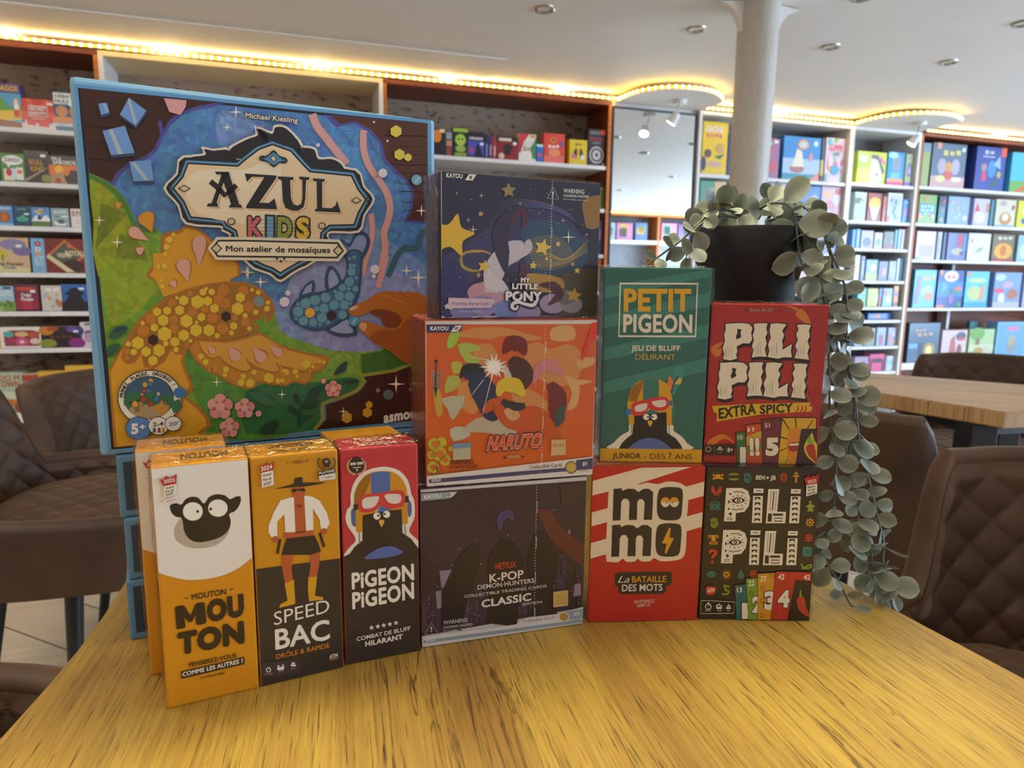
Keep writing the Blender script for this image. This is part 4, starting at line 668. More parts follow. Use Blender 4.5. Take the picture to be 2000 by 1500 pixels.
# ------------------------------------------------------------------ quilted tub chairs
M_SUEDE = noisy('brown_microfibre', '#38210f', '#4a2f19', 9, .62, (1, 1, 1), 6, bump=.08, bscale=90)
for q in (M_SUEDE,):
    b_ = q.node_tree.nodes['Principled BSDF']; b_.inputs['Sheen Weight'].default_value = .2; b_.inputs['Sheen Roughness'].default_value = .4; b_.inputs['Sheen Tint'].default_value = (.8, .62, .45, 1)
M_PIPE = mat('dark_seam', '#33241a', .7)
def quilt(u, v, c=.075, d=.008):
    a, b = (u + v) / c, (u - v) / c
    return d * (abs(math.sin(math.pi * a)) * abs(math.sin(math.pi * b))) ** .42
FEND = math.radians(132)
def topz(f):
    a = abs(math.degrees(f)); k = min(max((a - 36) / 20, 0), 1); k = k * k * (3 - 2 * k)
    return .735 - .010 * min(a / 30, 1) ** 2 - k * .215 - max(0, a - 80) * .0003
def foot(f, off, z):
    e = .30 + off + .30 * max(0, (z - .50)) * max(0, math.cos(f)) ** 1.5
    x, y = math.sin(f), -math.cos(f); ay = e if y < 0 else e * .92
    return (e * math.copysign(abs(x) ** .8, x), ay * math.copysign(abs(y) ** .84, y))
def make_chair(label):
    r = thing('tub_chair', label, 'chair', (0, 0, 0), 0)
    NF, NH, TH = 330, 66, .027
    fs_ = [-FEND + 2 * FEND * i / NF for i in range(NF + 1)]
    # quilted lining: real pillows
    vs = []; U = 0; prev = None
    for f in fs_:
        zt = topz(f); p = Vector(foot(f, 0, .5))
        if prev is not None: U += (p - prev).length
        prev = p
        for j in range(NH + 1):
            z = .43 + (zt - .43) * j / NH; edge = min(1, (zt - z) / .02) * min(1, (FEND - abs(f)) / .06); dq = quilt(U, z) * max(0, edge)
            x, y = foot(f, -TH - dq + .004 * (1 - max(0, edge)), z); vs.append((x, y, z))
    fc = [(i * (NH + 1) + j, (i + 1) * (NH + 1) + j, (i + 1) * (NH + 1) + j + 1, i * (NH + 1) + j + 1) for i in range(NF) for j in range(NH)]
    b = MB(); b.add(vs, fc); b.build('quilted_lining', M_SUEDE, r, True)
    # smooth outer shell with a rolled rim
    vs = []; ring = None; st = 75
    for i in range(st + 1):
        f = -FEND + 2 * FEND * i / st; zt = topz(f); row = []
        for z in (.37, .42, .5, .58, .66, .74): 
            zz = .37 + (z - .37) / .37 * (zt - .37); x, y = foot(f, TH * .9, zz); row.append((x, y, zz))
        for a in range(1, 8):
            t = a / 8 * math.pi; off = TH * .9 * math.cos(t); x, y = foot(f, off, zt); row.append((x, y, zt + .02 * math.sin(t)))
        x, y = foot(f, -TH + .004, zt); row.append((x, y, zt)); x, y = foot(f, -TH + .006, zt - .03); row.append((x, y, zt - .03))
        vs += row; ring = len(row)
    fc = [(i * ring + j, (i + 1) * ring + j, (i + 1) * ring + j + 1, i * ring + j + 1) for i in range(st) for j in range(ring - 1)]
    fc += [tuple(range(ring)), tuple(range(st * ring + ring - 1, st * ring - 1, -1))]
    b = MB(); b.add(vs, fc); b.build('outer_shell', M_SUEDE, r, True)
    # seat cushion: quilted dome on a smooth skirt
    def rim(t, k):
        x, y = math.cos(t), math.sin(t); return (.282 * k * math.copysign(abs(x) ** .7, x), .02 + (.275 if y > 0 else .26) * k * math.copysign(abs(y) ** .75, y))
    n, m_ = 190, 48; vs = []
    for i in range(m_ + 1):
        k = .001 + i / m_
        for j in range(n):
            x, y = rim(2 * math.pi * j / n, min(k, 1)); h = .487 - .05 * k ** 5; h += quilt(x, y, .075, .006) * (1 if k < .9 else max(0, (1 - k) / .1)); vs.append((x, y, h))
    fc = [(i * n + j, i * n + (j + 1) % n, (i + 1) * n + (j + 1) % n, (i + 1) * n + j) for i in range(m_) for j in range(n)]
    b = MB(); b.add(vs, fc); b.build('seat_cushion', M_SUEDE, r, True)
    vs = []
    for z, k in ((.437, 1.0), (.43, 1.022), (.40, 1.03), (.36, 1.02), (.352, 1.0), (.35, .0)):
        for j in range(n): x, y = rim(2 * math.pi * j / n, k); vs.append((x, y, z))
    fc = [(i * n + j, i * n + (j + 1) % n, (i + 1) * n + (j + 1) % n, (i + 1) * n + j) for i in range(5) for j in range(n)]
    b = MB(); b.add(vs, fc); b.build('seat_base', M_SUEDE, r, True)
    for sx, sy in ((0, 1), (1, 0), (0, -1), (-1, 0)):
            b = MB(); b.tube([(sx * .215, .02 + sy * .215, .355), (sx * .275, .02 + sy * .275, 0)], [.019, .0115], 14); b.build('leg', M_BLACK, r, True)
    return r
CH = [((-1.12, 2.15), -111, 'brown quilted tub chair with its back to the tall shelves, beyond the near brown chair'),
      ((-1.02, 1.6), -75, 'brown quilted tub chair with its whole seat and black legs showing beside the table'),
      ((-.64, .5), -90, 'brown quilted chair cut by the corner of the view, only a quilted edge showing'),
      ((.745, .75), 143, 'large quilted brown chair back close to the table edge, beside the plant'),
      ((.95, 1.76), -53, 'brown chair turned away, its smooth back before the second table'),
      ((1.62, 2.3), 143, 'quilted brown chair on the far side of the second table')]
proto = make_chair(CH[0][2])
for i, ((x, y), rz, lb) in enumerate(CH):
    o = proto if i == 0 else copy_tree(proto)
    if i == 0: o.scale = (1, 1, .92)
    else: o.scale = (1, 1, 1)
    o.location = (x, y, 0); o.rotation_euler = (0, 0, math.radians(rz)); o['label'] = lb; o['group'] = 'brown quilted tub chairs'
# ================================================================== the wall of game boxes on the table
TZ = .75
def film_mat():
    m = bpy.data.materials.new('shrink_film'); m.use_nodes = True; nt = m.node_tree; N, L = nt.nodes, nt.links; N.remove(N['Principled BSDF'])
    t = N.new('ShaderNodeBsdfTransparent'); g = N.new('ShaderNodeBsdfGlossy'); g.inputs['Roughness'].default_value = .12; mx = N.new('ShaderNodeMixShader')
    fr = N.new('ShaderNodeLayerWeight'); fr.inputs[0].default_value = .35; nz = N.new('ShaderNodeTexNoise'); nz.inputs['Scale'].default_value = 130; nz.inputs['Detail'].default_value = 4; tc = N.new('ShaderNodeTexCoord'); L.new(tc.outputs['Object'], nz.inputs['Vector'])
    bp = N.new('ShaderNodeBump'); bp.inputs['Strength'].default_value = .9; bp.inputs['Distance'].default_value = .006; L.new(nz.outputs[0], bp.inputs['Height']); L.new(bp.outputs[0], g.inputs['Normal']); L.new(bp.outputs[0], fr.inputs['Normal'])
    mr = N.new('ShaderNodeMapRange'); mr.inputs[3].default_value = .06; mr.inputs[4].default_value = .55; L.new(fr.outputs['Facing'], mr.inputs[0]); L.new(mr.outputs[0], mx.inputs[0]); L.new(t.outputs[0], mx.inputs[1]); L.new(g.outputs[0], mx.inputs[2]); L.new(mx.outputs[0], N['Material Output'].inputs[0]); return m
FILM = film_mat()
class Box:
    def __init__(s, label, x, y, z0, yaw, w, d, h, base, name='game_box', group=None, wrapped=True, bev=.0014, cat='game box', body=None):
        s.w, s.d, s.h = w, d, h; s.L = Vector((x, y, TZ + z0)); s.a = math.radians(yaw)
        s.root = thing(name, label, cat, s.L, s.a, group); s.wr = wrapped
        b = MB(); b.bbox(0, 0, 0, w, d, h, bev, base)
        if body: body(b)
        b.build('carton', WRAPPED if wrapped else PRINT, s.root)
        s.ux = Vector((math.cos(s.a), math.sin(s.a), 0)); s.n = Vector((-math.sin(s.a), math.cos(s.a), 0)); s.mg = .0006
    def px(s, x, y):
        r = ray(x, y); P = CAM + r * ((s.L - CAM).dot(s.n) / r.dot(s.n)); d = P - s.L
        return (min(max(d.dot(s.ux), s.mg), s.w - s.mg), min(max(d.z, s.mg), s.h - s.mg))
    def art(s, ox, oy, k, y=-.0003):
        A = Art(None, y); A.crop = lambda ox, oy, k: setattr(A, 'to', lambda x, y: s.px(ox + x / k, oy + y / k)); A.crop(ox, oy, k); return A
    def done(s, A, name='front_print', mosaic=False): return A.build(name, s.root, [WRAPPED if s.wr else PRINT, MOSAIC])
    def film(s, left=True, seed=1):
        rr = random.Random(seed); b = MB(); e = .0011; n = 26
        def strip(p0, p1, q):  # crinkled ribbon from p0 to p1, wide along q
            vs = []
            for i in range(n + 1):
                for j in range(5):
                    p = p0 + (p1 - p0) * (i / n) + q * (j / 4); vs.append(p + Vector((rr.uniform(-1, 1), rr.uniform(-1, 1), rr.uniform(-1, 1))) * .0007)
            b.add(vs, [(i * 5 + j, (i + 1) * 5 + j, (i + 1) * 5 + j + 1, i * 5 + j + 1) for i in range(n) for j in range(4)])
        V = Vector; strip(V((-e, -e, s.h + e)), V((s.w + e, -e, s.h + e)), V((0, s.d * .95, .0005)))
        if left: strip(V((-e * 1.6, 0, .002)), V((-e * 1.6, 0, s.h)), V((0, s.d, 0)))
        strip(V((s.w + e * 1.6, 0, .002)), V((s.w + e * 1.6, 0, s.h)), V((0, s.d, 0)))
        b.build('shrink_film', FILM, s.root, True)
    def top_text(s, rows, name='top_print'):
        A = Art(lambda x, y: (x * s.w, y * s.d), -.0003)
        for t, x0, x1, y0, y1, c in rows: A.text(t, (x1, y1), (x0, y1), (x1, y0), c, .03)
        o = A.build(name, s.root, [PRINT]); o.rotation_euler = (-math.pi / 2, 0, 0); o.location = (0, 0, s.h)
BLK, CRM, PW = '#1b1715', '#e6d3b2', '#e9e2d6'
def award(bx, A, red, flag, year, t2, lines=('Grand', 'Prix du', 'JOUET')):
    A.poly(red, '#b8262a'); A.poly(flag, PW, up=1)
    (x0, y0), (x1, y1), (x2, y2), (x3, y3) = flag
    A.text(year, (t2[0], t2[1]), (t2[2], t2[3]), (t2[0] - 2, t2[1] - t2[4]), PW, .03)
    L = lambda a, b, t: (a[0] + (b[0] - a[0]) * t, a[1] + (b[1] - a[1]) * t)
    for i, t in enumerate(lines):
        k0 = .3 + i * .3; a = L(L(flag[0], flag[3], k0), L(flag[1], flag[2], k0), .12); b = L(L(flag[0], flag[3], k0), L(flag[1], flag[2], k0), .82); c = L(L(flag[0], flag[3], k0 - .2), L(flag[1], flag[2], k0 - .2), .12)
        A.text(t, a, b, c, BLK, .03)
# ------------------------------------------------------------------ sheep game (two copies)
def sheep_box(x, y, label):
    b = Box(label, x, y, 0, 26.1, .0545, .036, .1563, '#d08a12', group='orange and white sheep games'); A = b.art(260, 860, 2.7786)
    return b, A
M1, A = sheep_box(-.2137, .3921, 'orange and white sheep game box, front one at the end of the row')
A.poly([(85, 100), (640, 60), (648, 635)] + smooth([(645, 636), (560, 700), (450, 742), (330, 757), (250, 750), (150, 722), (120, 700)], 4, False), '#e4ddd4')
A.poly([(262, 420), (228, 465), (222, 510), (240, 548), (300, 580), (380, 584), (455, 565), (510, 515), (500, 480), (300, 440)], '#b5a797', sm=4)
A.poly([(199, 362), (205, 348), (235, 340), (262, 347), (285, 318), (320, 305), (355, 312), (384, 342), (410, 308), (450, 292), (498, 298), (525, 318), (555, 305), (580, 303), (585, 325), (572, 360), (550, 385), (522, 400), (530, 440), (515, 490), (460, 530), (370, 552), (312, 540), (278, 495), (265, 425), (235, 415), (210, 395)], '#1f1a17', sm=4)
A.disc(324, 385, 54, '#ece6dc', 50, 26); A.disc(460, 367, 53, '#ece6dc', 47, 26, up=0); A.disc(350, 385, 8, BLK); A.disc(421, 372, 8, BLK, up=0)
A.text('MOUTON', (318, 866), (506, 835), (316, 834), '#2a2018', .03); A.line([(280, 857), (298, 854)], 5, '#2a2018', up=0); A.line([(524, 808), (543, 805)], 5, '#2a2018', up=0)
A.poly([(236, 1024), (226, 908), (236, 900), (268, 894), (280, 900), (312, 950), (338, 888), (350, 881), (378, 877), (388, 884), (398, 985), (390, 994), (350, 1001), (342, 994), (338, 946), (320, 982), (300, 986), (278, 956), (284, 1012), (274, 1019)], '#1b1310')
A.text('OU', (402, 990), (604, 952), (396, 868), '#1b1310', .1); A.text('TON', (243, 1168), (606, 1100), (238, 1043), '#1b1310', .1)
A.text('PENSEREZ-VOUS', (303, 1230), (560, 1176), (302, 1206), '#2a2018', .03)
A.poly([(260, 1252), (602, 1173), (604, 1212), (262, 1292)], '#2a2018'); A.text('COMME LES AUTRES ?', (268, 1280), (596, 1204), (267, 1257), PW, .035)
A.text('ANTOINE & RÉMY', (362, 1295), (500, 1264), (362, 1284), '#2a2018', .02)
M1.done(A); M1.film()
S1 = M1.art(260, 860, 2.7786, -.0014)
award(M1, S1, [(140, 205), (160, 212), (178, 188), (198, 202), (237, 178), (233, 232), (166, 246)], [(168, 246), (233, 233), (233, 286), (170, 312)], '2025', (166, 232, 228, 220, 20))
S1.poly([(166, 320), (240, 300), (242, 318), (168, 340)], '#e4ddd4'); S1.line([(176, 330), (232, 314)], 5, '#c07a70'); M1.done(S1, 'award_sticker')
M1.top_text([('MOUTON', .3, .8, .35, .75, '#3a3a20')])
M2 = copy_tree(M1.root); M2.location = (-.2427, .4280, TZ); M2['label'] = 'second orange and white sheep game, standing behind the front one and mostly hidden'
# ------------------------------------------------------------------ yellow and black game with a man in a hat
B2 = Box('tall yellow and black game box with a moustached man in a wide hat', -.1642, .4168, 0, 26.5, .0549, .036, .1561, '#c98a14'); A = B2.art(260, 860, 2.7786)
SK, DK, YB = '#b5562e', '#241f1f', '#d29a1e'
A.poly([(640, 703), (1150, 635), (1160, 1260), (640, 1360)], '#2a2425')
A.poly([(865, 250), (930, 248), (935, 500), (868, 505)], SK)
A.poly([(815, 500), (978, 484), (978, 522), (818, 532)], SK, up=0)
A.poly([(872, 308), (845, 312), (800, 325), (765, 385), (735, 460), (735, 500), (750, 525), (782, 522), (782, 440), (820, 400), (825, 498), (880, 498)], PW); A.poly([(928, 300), (965, 302), (1010, 325), (1050, 390), (1067, 450), (1045, 488), (1018, 480), (1012, 430), (975, 368), (978, 484), (938, 490)], PW, up=0)
A.poly([(832, 532), (984, 514), (1006, 560), (1019, 602), (960, 620), (805, 622), (815, 580)], DK)
A.poly([(805, 622), (868, 620), (860, 690), (866, 757), (824, 776), (808, 690)], SK); A.poly([(958, 622), (1015, 608), (1008, 680), (996, 742), (952, 742), (962, 690)], SK, up=0)
A.poly([(822, 776), (872, 754), (880, 884), (868, 890), (792, 908), (800, 888), (838, 868)], YB); A.poly([(950, 742), (998, 737), (986, 842), (1030, 850), (1032, 864), (955, 872), (948, 810)], YB, up=0)
A.disc(772, 536, 18, SK); A.disc(1035, 492, 17, SK, up=0); A.line([(797, 535), (783, 615)], 15, DK); A.line([(1012, 502), (1036, 577)], 15, DK, up=0)
A.poly([(762, 264), (872, 236), (878, 203), (918, 198), (920, 228), (1036, 227), (1035, 232), (950, 247), (860, 254)], DK); A.poly([(858, 275), (866, 262), (893, 264), (925, 258), (936, 268), (928, 278), (895, 270), (870, 284)], DK, up=0)
A.text('Pep', (886, 366), (916, 362), (886, 346), DK, .0, shear=.3); A.disc(905, 500, 3, DK, up=0)
A.text('SPEED', (765, 1003), (1065, 930), (763, 932), PW, -.004); A.text('BAC', (772, 1136), (1068, 1078), (768, 1026), PW, .03); A.text('DRÔLE & RAPIDE', (776, 1185), (1066, 1122), (775, 1160), '#d27f2a', .014)
A.text('ATM', (1065, 1185), (1110, 1176), (1064, 1162), PW, .05); A.line([(1066, 1191), (1108, 1183)], 5, '#c0602a', up=0)
A.poly([(690, 1210), (905, 1180), (905, 1260), (690, 1285)], '#34303a')
A.line(ell(734, 1243, 12, 12, 14), 4, PW, closed=True); A.line([(734, 1243), (738, 1236)], 3, PW, up=0); A.disc(788, 1222, 5, PW, up=0); A.disc(812, 1219, 5, PW, up=0); A.poly([(780, 1230), (820, 1224), (820, 1230), (815, 1243), (784, 1246)], PW, up=0); A.quad(855, 1214, 882, 1224, PW, up=0); A.quad(860, 1203, 877, 1212, PW, up=0)
A.text('15 min', (716, 1272), (756, 1266), (716, 1262), '#d27f2a', .02); A.text('2-7', (790, 1258), (816, 1254), (790, 1249), '#d27f2a', .02); A.text('10+', (856, 1242), (882, 1237), (856, 1233), '#d27f2a', .02)
A.text('RÉMY.W', (866, 127), (956, 118), (865, 110), '#8a5a1a', .015); A.line([(838, 128), (830, 120), (842, 112)], 3, '#8a5a1a', up=0)
B2.done(A); B2.film(False, 3)
S2 = B2.art(260, 860, 2.7786, -.0014)
award(B2, S2, [(684, 135), (702, 141), (718, 118), (738, 129), (764, 108), (760, 157), (690, 174)], [(694, 174), (758, 160), (762, 236), (698, 256)], '2024', (692, 166, 754, 151, 24))
B2.done(S2, 'award_sticker')
S3 = B2.art(260, 860, 2.7786, -.0013)
for sg in (-1, 1): S3.line([(1047 + sg * 12, 155), (1047 + sg * 40, 140), (1047 + sg * 46, 110), (1047 + sg * 36, 92)], 9, '#5a4a30', 3)
S3.disc(1047, 118, 24, '#3a3028'); S3.disc(1047, 112, 7, '#b0a898'); S3.quad(1036, 98, 1058, 104, '#1d1815'); S3.poly([(1028, 145), (1047, 122), (1066, 140)], '#1d1815')
S3.poly([(1000, 168), (1095, 150), (1095, 172), (1000, 190)], '#2a2422'); S3.text('PLATINE', (1006, 183), (1090, 167), (1006, 170), PW, .03); S3.poly([(1006, 190), (1095, 173), (1096, 207), (1010, 218)], '#d8d0c4'); S3.text('1 million', (1024, 206), (1084, 196), (1024, 196), BLK, .01)
B2.done(S3, 'seller_badge'); B2.top_text([('SPEEDBAC', .25, .78, .55, .8, '#5a3a08'), ('ASSOCIATIONS', .28, .72, .2, .36, '#5a3a08')])
# ------------------------------------------------------------------ red and black game with a bird in goggles
def bird(A, P, helm, mid, cup, body, lens='#d9d0c6', belly='#4f66a8'):
    """P: dict of outlines in drawing coordinates"""
    A.poly(P['halo'], '#e2d9cc', sm=3); A.poly(P['cups'][0], cup, sm=2); A.poly(P['cups'][1], cup, sm=2, up=0)
    A.poly(P['body'], body); A.poly(P['helm'], helm, sm=3); A.poly(P['mid'], mid)
    for f in P['flaps']: A.poly(f, helm, up=1)
    A.poly(P['shade'], '#96620f'); A.poly(P['brow'], mid)
    for q in P['ties']: A.line(q, P['k'] * .32, '#7486a0')
    A.poly(P['strap'][0], P['sc']); A.poly(P['strap'][1], P['sc'], up=0)
    A.poly(P['gog'], '#c9383c', sm=3); A.poly(P['lens'][0], lens, sm=3); A.poly(P['lens'][1], lens, sm=3, up=0)
    for (x, y), (u, v) in zip(P['eyes'], P['pup']): A.disc(x, y, P['k'], '#ece4d8'); A.disc(u, v, P['k'] * .33, BLK)
    x, y = P['beak']; k = P['k']; A.poly([(x - k * .8, y - k * .3), (x - k * .4, y - k * .8), (x + k * .4, y - k * .8), (x + k * .8, y - k * .3), (x + k * .4, y + k * .6), (x, y + k * 1.2), (x - k * .4, y + k * .6)], '#dcab3e', sm=3)
    A.poly(P['belly'], belly, sm=3)
B3 = Box('tall red and black game box with a black bird in a flying helmet', -.1143, .4436, 0, 22.1, .0534, .034, .1551, '#bd2f3c'); A = B3.art(640, 840, 3.19)
A.poly([(100, 785), (575, 700), (580, 1400), (95, 1490)], '#2b2325')
A.poly([(100, 790), (160, 728), (215, 690), (460, 650), (520, 680), (575, 740), (575, 800)], '#2b2325')
bird(A, dict(k=22, halo=[(98, 785), (130, 735), (172, 690), (160, 650), (125, 600), (110, 545), (122, 492), (142, 468), (142, 400), (165, 325), (215, 265), (295, 234), (375, 229), (450, 255), (500, 315), (520, 395), (538, 440), (542, 535), (520, 590), (508, 632), (548, 672), (575, 705), (575, 760), (520, 720), (400, 700), (215, 705), (150, 760)],
    cups=[[(146, 500), (160, 488), (178, 500), (178, 596), (152, 590), (145, 540)], [(498, 440), (516, 446), (523, 480), (520, 525), (500, 538)]], body=[(125, 787), (165, 728), (215, 686), (215, 520), (460, 490), (466, 640), (520, 676), (568, 735), (568, 800)],
    helm=[(168, 478), (166, 400), (190, 335), (235, 282), (300, 257), (385, 255), (445, 285), (485, 345), (496, 410), (480, 440), (215, 480)], mid=[(267, 270), (330, 256), (388, 262), (390, 385), (270, 400)],
    flaps=[[(173, 490), (216, 480), (216, 632), (176, 634)], [(458, 462), (496, 445), (499, 580), (466, 588)], [(210, 470), (300, 450), (300, 512), (215, 530)], [(395, 440), (462, 430), (462, 492), (395, 498)]], shade=[(168, 478), (166, 400), (190, 335), (235, 282), (266, 270), (262, 320), (230, 400), (215, 480)],
    brow=[(302, 514), (338, 458), (396, 494), (390, 500)], ties=[[(196, 632), (199, 704)], [(481, 586), (484, 654)]], strap=[[(160, 462), (188, 457), (188, 494), (160, 497)], [(480, 412), (503, 406), (504, 446), (482, 452)]], sc='#241e1e',
    gog=[(190, 450), (205, 412), (250, 398), (350, 384), (440, 373), (475, 388), (483, 430), (470, 470), (430, 485), (375, 490), (335, 470), (300, 498), (245, 512), (205, 508), (192, 485)], lens=[[(214, 440), (235, 420), (290, 412), (318, 412), (312, 445), (285, 478), (235, 488), (216, 475)], [(354, 405), (385, 396), (440, 397), (457, 412), (455, 440), (430, 457), (385, 452), (362, 430)]],
    eyes=[(306, 534), (366, 523)], pup=[(314, 531), (353, 521)], beak=(335, 575), belly=[(226, 800), (270, 760), (330, 730), (395, 721), (445, 740), (466, 763), (400, 786), (310, 797)]), '#c98a1c', '#4a66a8', '#4a5f98', '#251e20')
A.text('PiGEON', (150, 992), (538, 932), (147, 888), PW, .05); A.text('PiGEON', (153, 1115), (538, 1048), (150, 1010), PW, .05)
for x, y in ((272, 1228), (311, 1220), (348, 1213), (386, 1206), (424, 1198)): A.poly(star(x, y, 17), PW, up=0)
A.text('COMBAT DE BLUFF', (180, 1312), (514, 1243), (179, 1287), PW, .02); A.text('HILARANT', (233, 1346), (466, 1298), (232, 1314), PW, .05)
B3.done(A); B3.film(False, 5)
S4 = B3.art(640, 840, 3.19, -.0013)
for k in range(9):
    for sg in (-1, 1): an = math.radians(90 + sg * (15 + k * 16)); S4.poly(ell(178 + 56 * math.cos(an), 222 + 52 * math.sin(an), 11, 4, 8, an + .8 * sg), '#c9b68a', up=0)
S4.disc(178, 214, 46, '#1e1a1a', 50); S4.text('300 000', (138, 218), (218, 211), (138, 200), PW, .05); S4.line([(155, 232), (205, 227)], 4, PW); S4.disc(180, 246, 8, '#b0a080'); B3.done(S4, 'seller_badge')
B3.top_text([('PIGEON', .25, .75, .55, .85, '#e0b8b0'), ('PIGEON', .25, .75, .15, .45, '#e0b8b0')])
# ------------------------------------------------------------------ trading card display cartons
def dotted(b, ox, oy, k, x0, y0, x1, y1, n, seed=0):
    D = b.art(ox, oy, k, -.0022); L = lambda t: (x0 + (x1 - x0) * t, y0 + (y1 - y0) * t)
    for i in range(n):
        t = (i + .5) / n
        if i % 12 in (6, 7, 8):
            if i % 12 == 7: a, c = L((i + 2.2) / n), L((i - 1.2) / n); D.text('KAYOU', c, a, (c[0] + 10 * k / 4.2, c[1]), '#e8e4e0', .03)
            continue
        x, y = L(t); D.disc(x, y, 3.6 * k / 4.2, '#efece8', n=8, up=0)
    b.done(D, 'tear_strip')
def warning(A, tri, c, w, ch, tiny):
    A.line(smooth(tri, 1), 5, c, closed=True); cx = sum(p[0] for p in tri) / 3; y0, y1 = tri[0][1], tri[2][1]; A.line([(cx, y0 + (y1 - y0) * .35), (cx, y0 + (y1 - y0) * .68)], 11, c, up=0); A.disc(cx, y0 + (y1 - y0) * .8, 6, c, n=8, up=0)
    A.text('WARNING', *w, c, .02); A.text('CHOKING HAZARD', *ch, c, .02); A.text('Not for children under 3 years', *tiny, c, .0)
# black figureless city carton
B4 = Box('dark purple trading card carton with a night skyline, at the bottom of the middle stack', -.0648, .4683, 0, 17.4, .129, .066, .1209, '#3a2c36', bev=.001); A = B4.art(810, 910, 4.1667); A.poly([(20, 150), (1430, 50), (1400, 1320), (20, 1510)], '#c4bfc0')
A.poly([(48, 214), (1402, 116), (1372, 1150), (44, 1386)], '#33242e'); A.m = 0
rr = random.Random(4)
A.up()
for i in range(34):
    x = 60 + i * 39; base = 1360 - (x - 45) * .175; hh = rr.uniform(150, 470) * (1.15 if x < 420 or x > 1180 else .7); ww = rr.uniform(28, 60)
    A.poly([(x, base), (min(x + ww, 1368), base), (min(x + ww, 1368), base - hh), (x, base - hh)], rr.choice(('#3a2a38', '#2c2028', '#432f44', '#4a3a52', '#362846')), up=1 if i % 2 else 0)
A.up()
for i in range(330):
    x = rr.uniform(60, 1365); base = 1350 - (x - 45) * .175; y = base - abs(rr.gauss(0, 330)); y = max(y, 430 - (x - 45) * .07)
    A.poly([(x, y), (x + rr.uniform(3, 9), y), (x + rr.uniform(3, 9), y + rr.uniform(4, 14)), (x, y + 7)], rr.choice(('#7a5a88', '#9a8098', '#5a4a80', '#b8a0a8', '#6a4a60')), up=0)
for q in ([(200, 850), (340, 838), (350, 960), (215, 990)], [(170, 1020), (215, 1010), (215, 1150), (180, 1160)], [(1300, 960), (1345, 950), (1350, 1050), (1290, 1060)], [(1245, 520), (1262, 515), (1262, 600), (1250, 600)]): A.poly(q, '#8a7a90', up=0)
for i in range(9): y = 300 + i * 62; A.line([(60 + 30 * (i % 3), y + 40), (500 + 90 * (i % 4), y + 5)], 2, '#57404c', up=0)
for P, wd, c in (([(300, 1330), (330, 1050), (430, 800), (500, 640)], [160, 220, 190, 60], '#1f191e'), ([(700, 1290), (730, 1000), (740, 760), (740, 590)], [260, 250, 300, 60], '#1d171c'), ([(1060, 1240), (1030, 1000), (1040, 760), (1020, 520)], [200, 190, 260, 60], '#211a1f'), ([(690, 520), (700, 420), (760, 390), (800, 440)], [20, 70, 70, 20], '#4a3a6a'), ([(990, 380), (1060, 400), (1160, 560), (1300, 680), (1340, 800)], [30, 110, 130, 150, 20], '#5c2626')): A.line(P, [w_ for k in range(len(wd) - 1) for w_ in (wd[k], wd[k] + (wd[k + 1] - wd[k]) * .33, wd[k] + (wd[k + 1] - wd[k]) * .66)] + [wd[-1]], c, 8)
A.poly([(1180, 150), (1340, 140), (1330, 300), (1190, 320)], '#40282e', up=1)
A.poly([(46, 222), (348, 204), (300, 252), (282, 262), (52, 284)], '#8d99a6'); A.text('KAYOU', (76, 268), (213, 256), (76, 236), PW, .04); A.poly([(255, 252), (285, 216), (338, 212), (305, 248)], '#d0d0d0'); A.text('8+', (268, 248), (298, 245), (268, 222), '#5a6068', .03)
A.text('NETFLIX', (655, 840), (825, 820), (653, 790), '#c93a26', .03)
A.text('K-POP', (606, 946), (884, 908), (604, 878), '#d9d0c8', .035, BLK, .03); A.text('DEMON·HUNTERS', (510, 1002), (970, 944), (509, 966), '#d9d0c8', .02, BLK, .03); A.text('COLLECTIBLE TRADING CARDS', (402, 1068), (1070, 982), (401, 1046), '#d9d0c8', .012); A.text('CLASSIC', (540, 1150), (945, 1090), (539, 1086), '#d9d0c8', .05, BLK, .03); A.text('EDITION', (876, 1131), (1032, 1110), (875, 1112), '#d9d0c8', .012)
warning(A, [(133, 1272), (80, 1368), (186, 1358)], '#c8c0bc', ((230, 1286), (425, 1262), (230, 1254)), ((229, 1320), (468, 1292), (229, 1299)), ((229, 1340), (455, 1312), (229, 1330)))
A.poly([(44, 1386), (1372, 1210), (1368, 1285), (45, 1482)], '#cfcac8'); A.poly([(820, 1282), (852, 1256), (910, 1228), (1180, 1196), (1300, 1158), (1373, 1140), (1370, 1236), (830, 1300)], '#cfcac8'); A.poly([(1230, 1180), (1372, 1152), (1371, 1230), (1235, 1248)], '#8d9aaa')
A.poly([(72, 1412), (1370, 1240), (1370, 1266), (78, 1438), (66, 1428)], '#8d9aaa')
A.text('Collectible Cards', (872, 1272), (1134, 1236), (872, 1246), '#8a8480', .012); A.disc(1208, 1222, 44, '#d8d0c0', 40); A.disc(1208, 1222, 36, '#a88a3a', 33); A.text('DI', (1297, 1214), (1334, 1208), (1297, 1190), PW, .04); A.text('SERIES', (1275, 1258), (1350, 1247), (1275, 1246), '#8a7a70', .01); A.text('GOLD', (88, 1428), (165, 1417), (88, 1408), PW, .03)
B4.done(A); S5 = B4.art(810, 910, 4.1667, -.0016); S5.poly([(1122, 1018), (1242, 1003), (1240, 1130), (1122, 1143)], '#c9a768'); S5.poly([(1135, 1035), (1230, 1022), (1228, 1115), (1135, 1126)], '#bd9a58'); B4.done(S5, 'hologram_sticker'); dotted(B4, 810, 910, 4.1667, 986, 150, 962, 1200, 44); B4.film(False, 7)
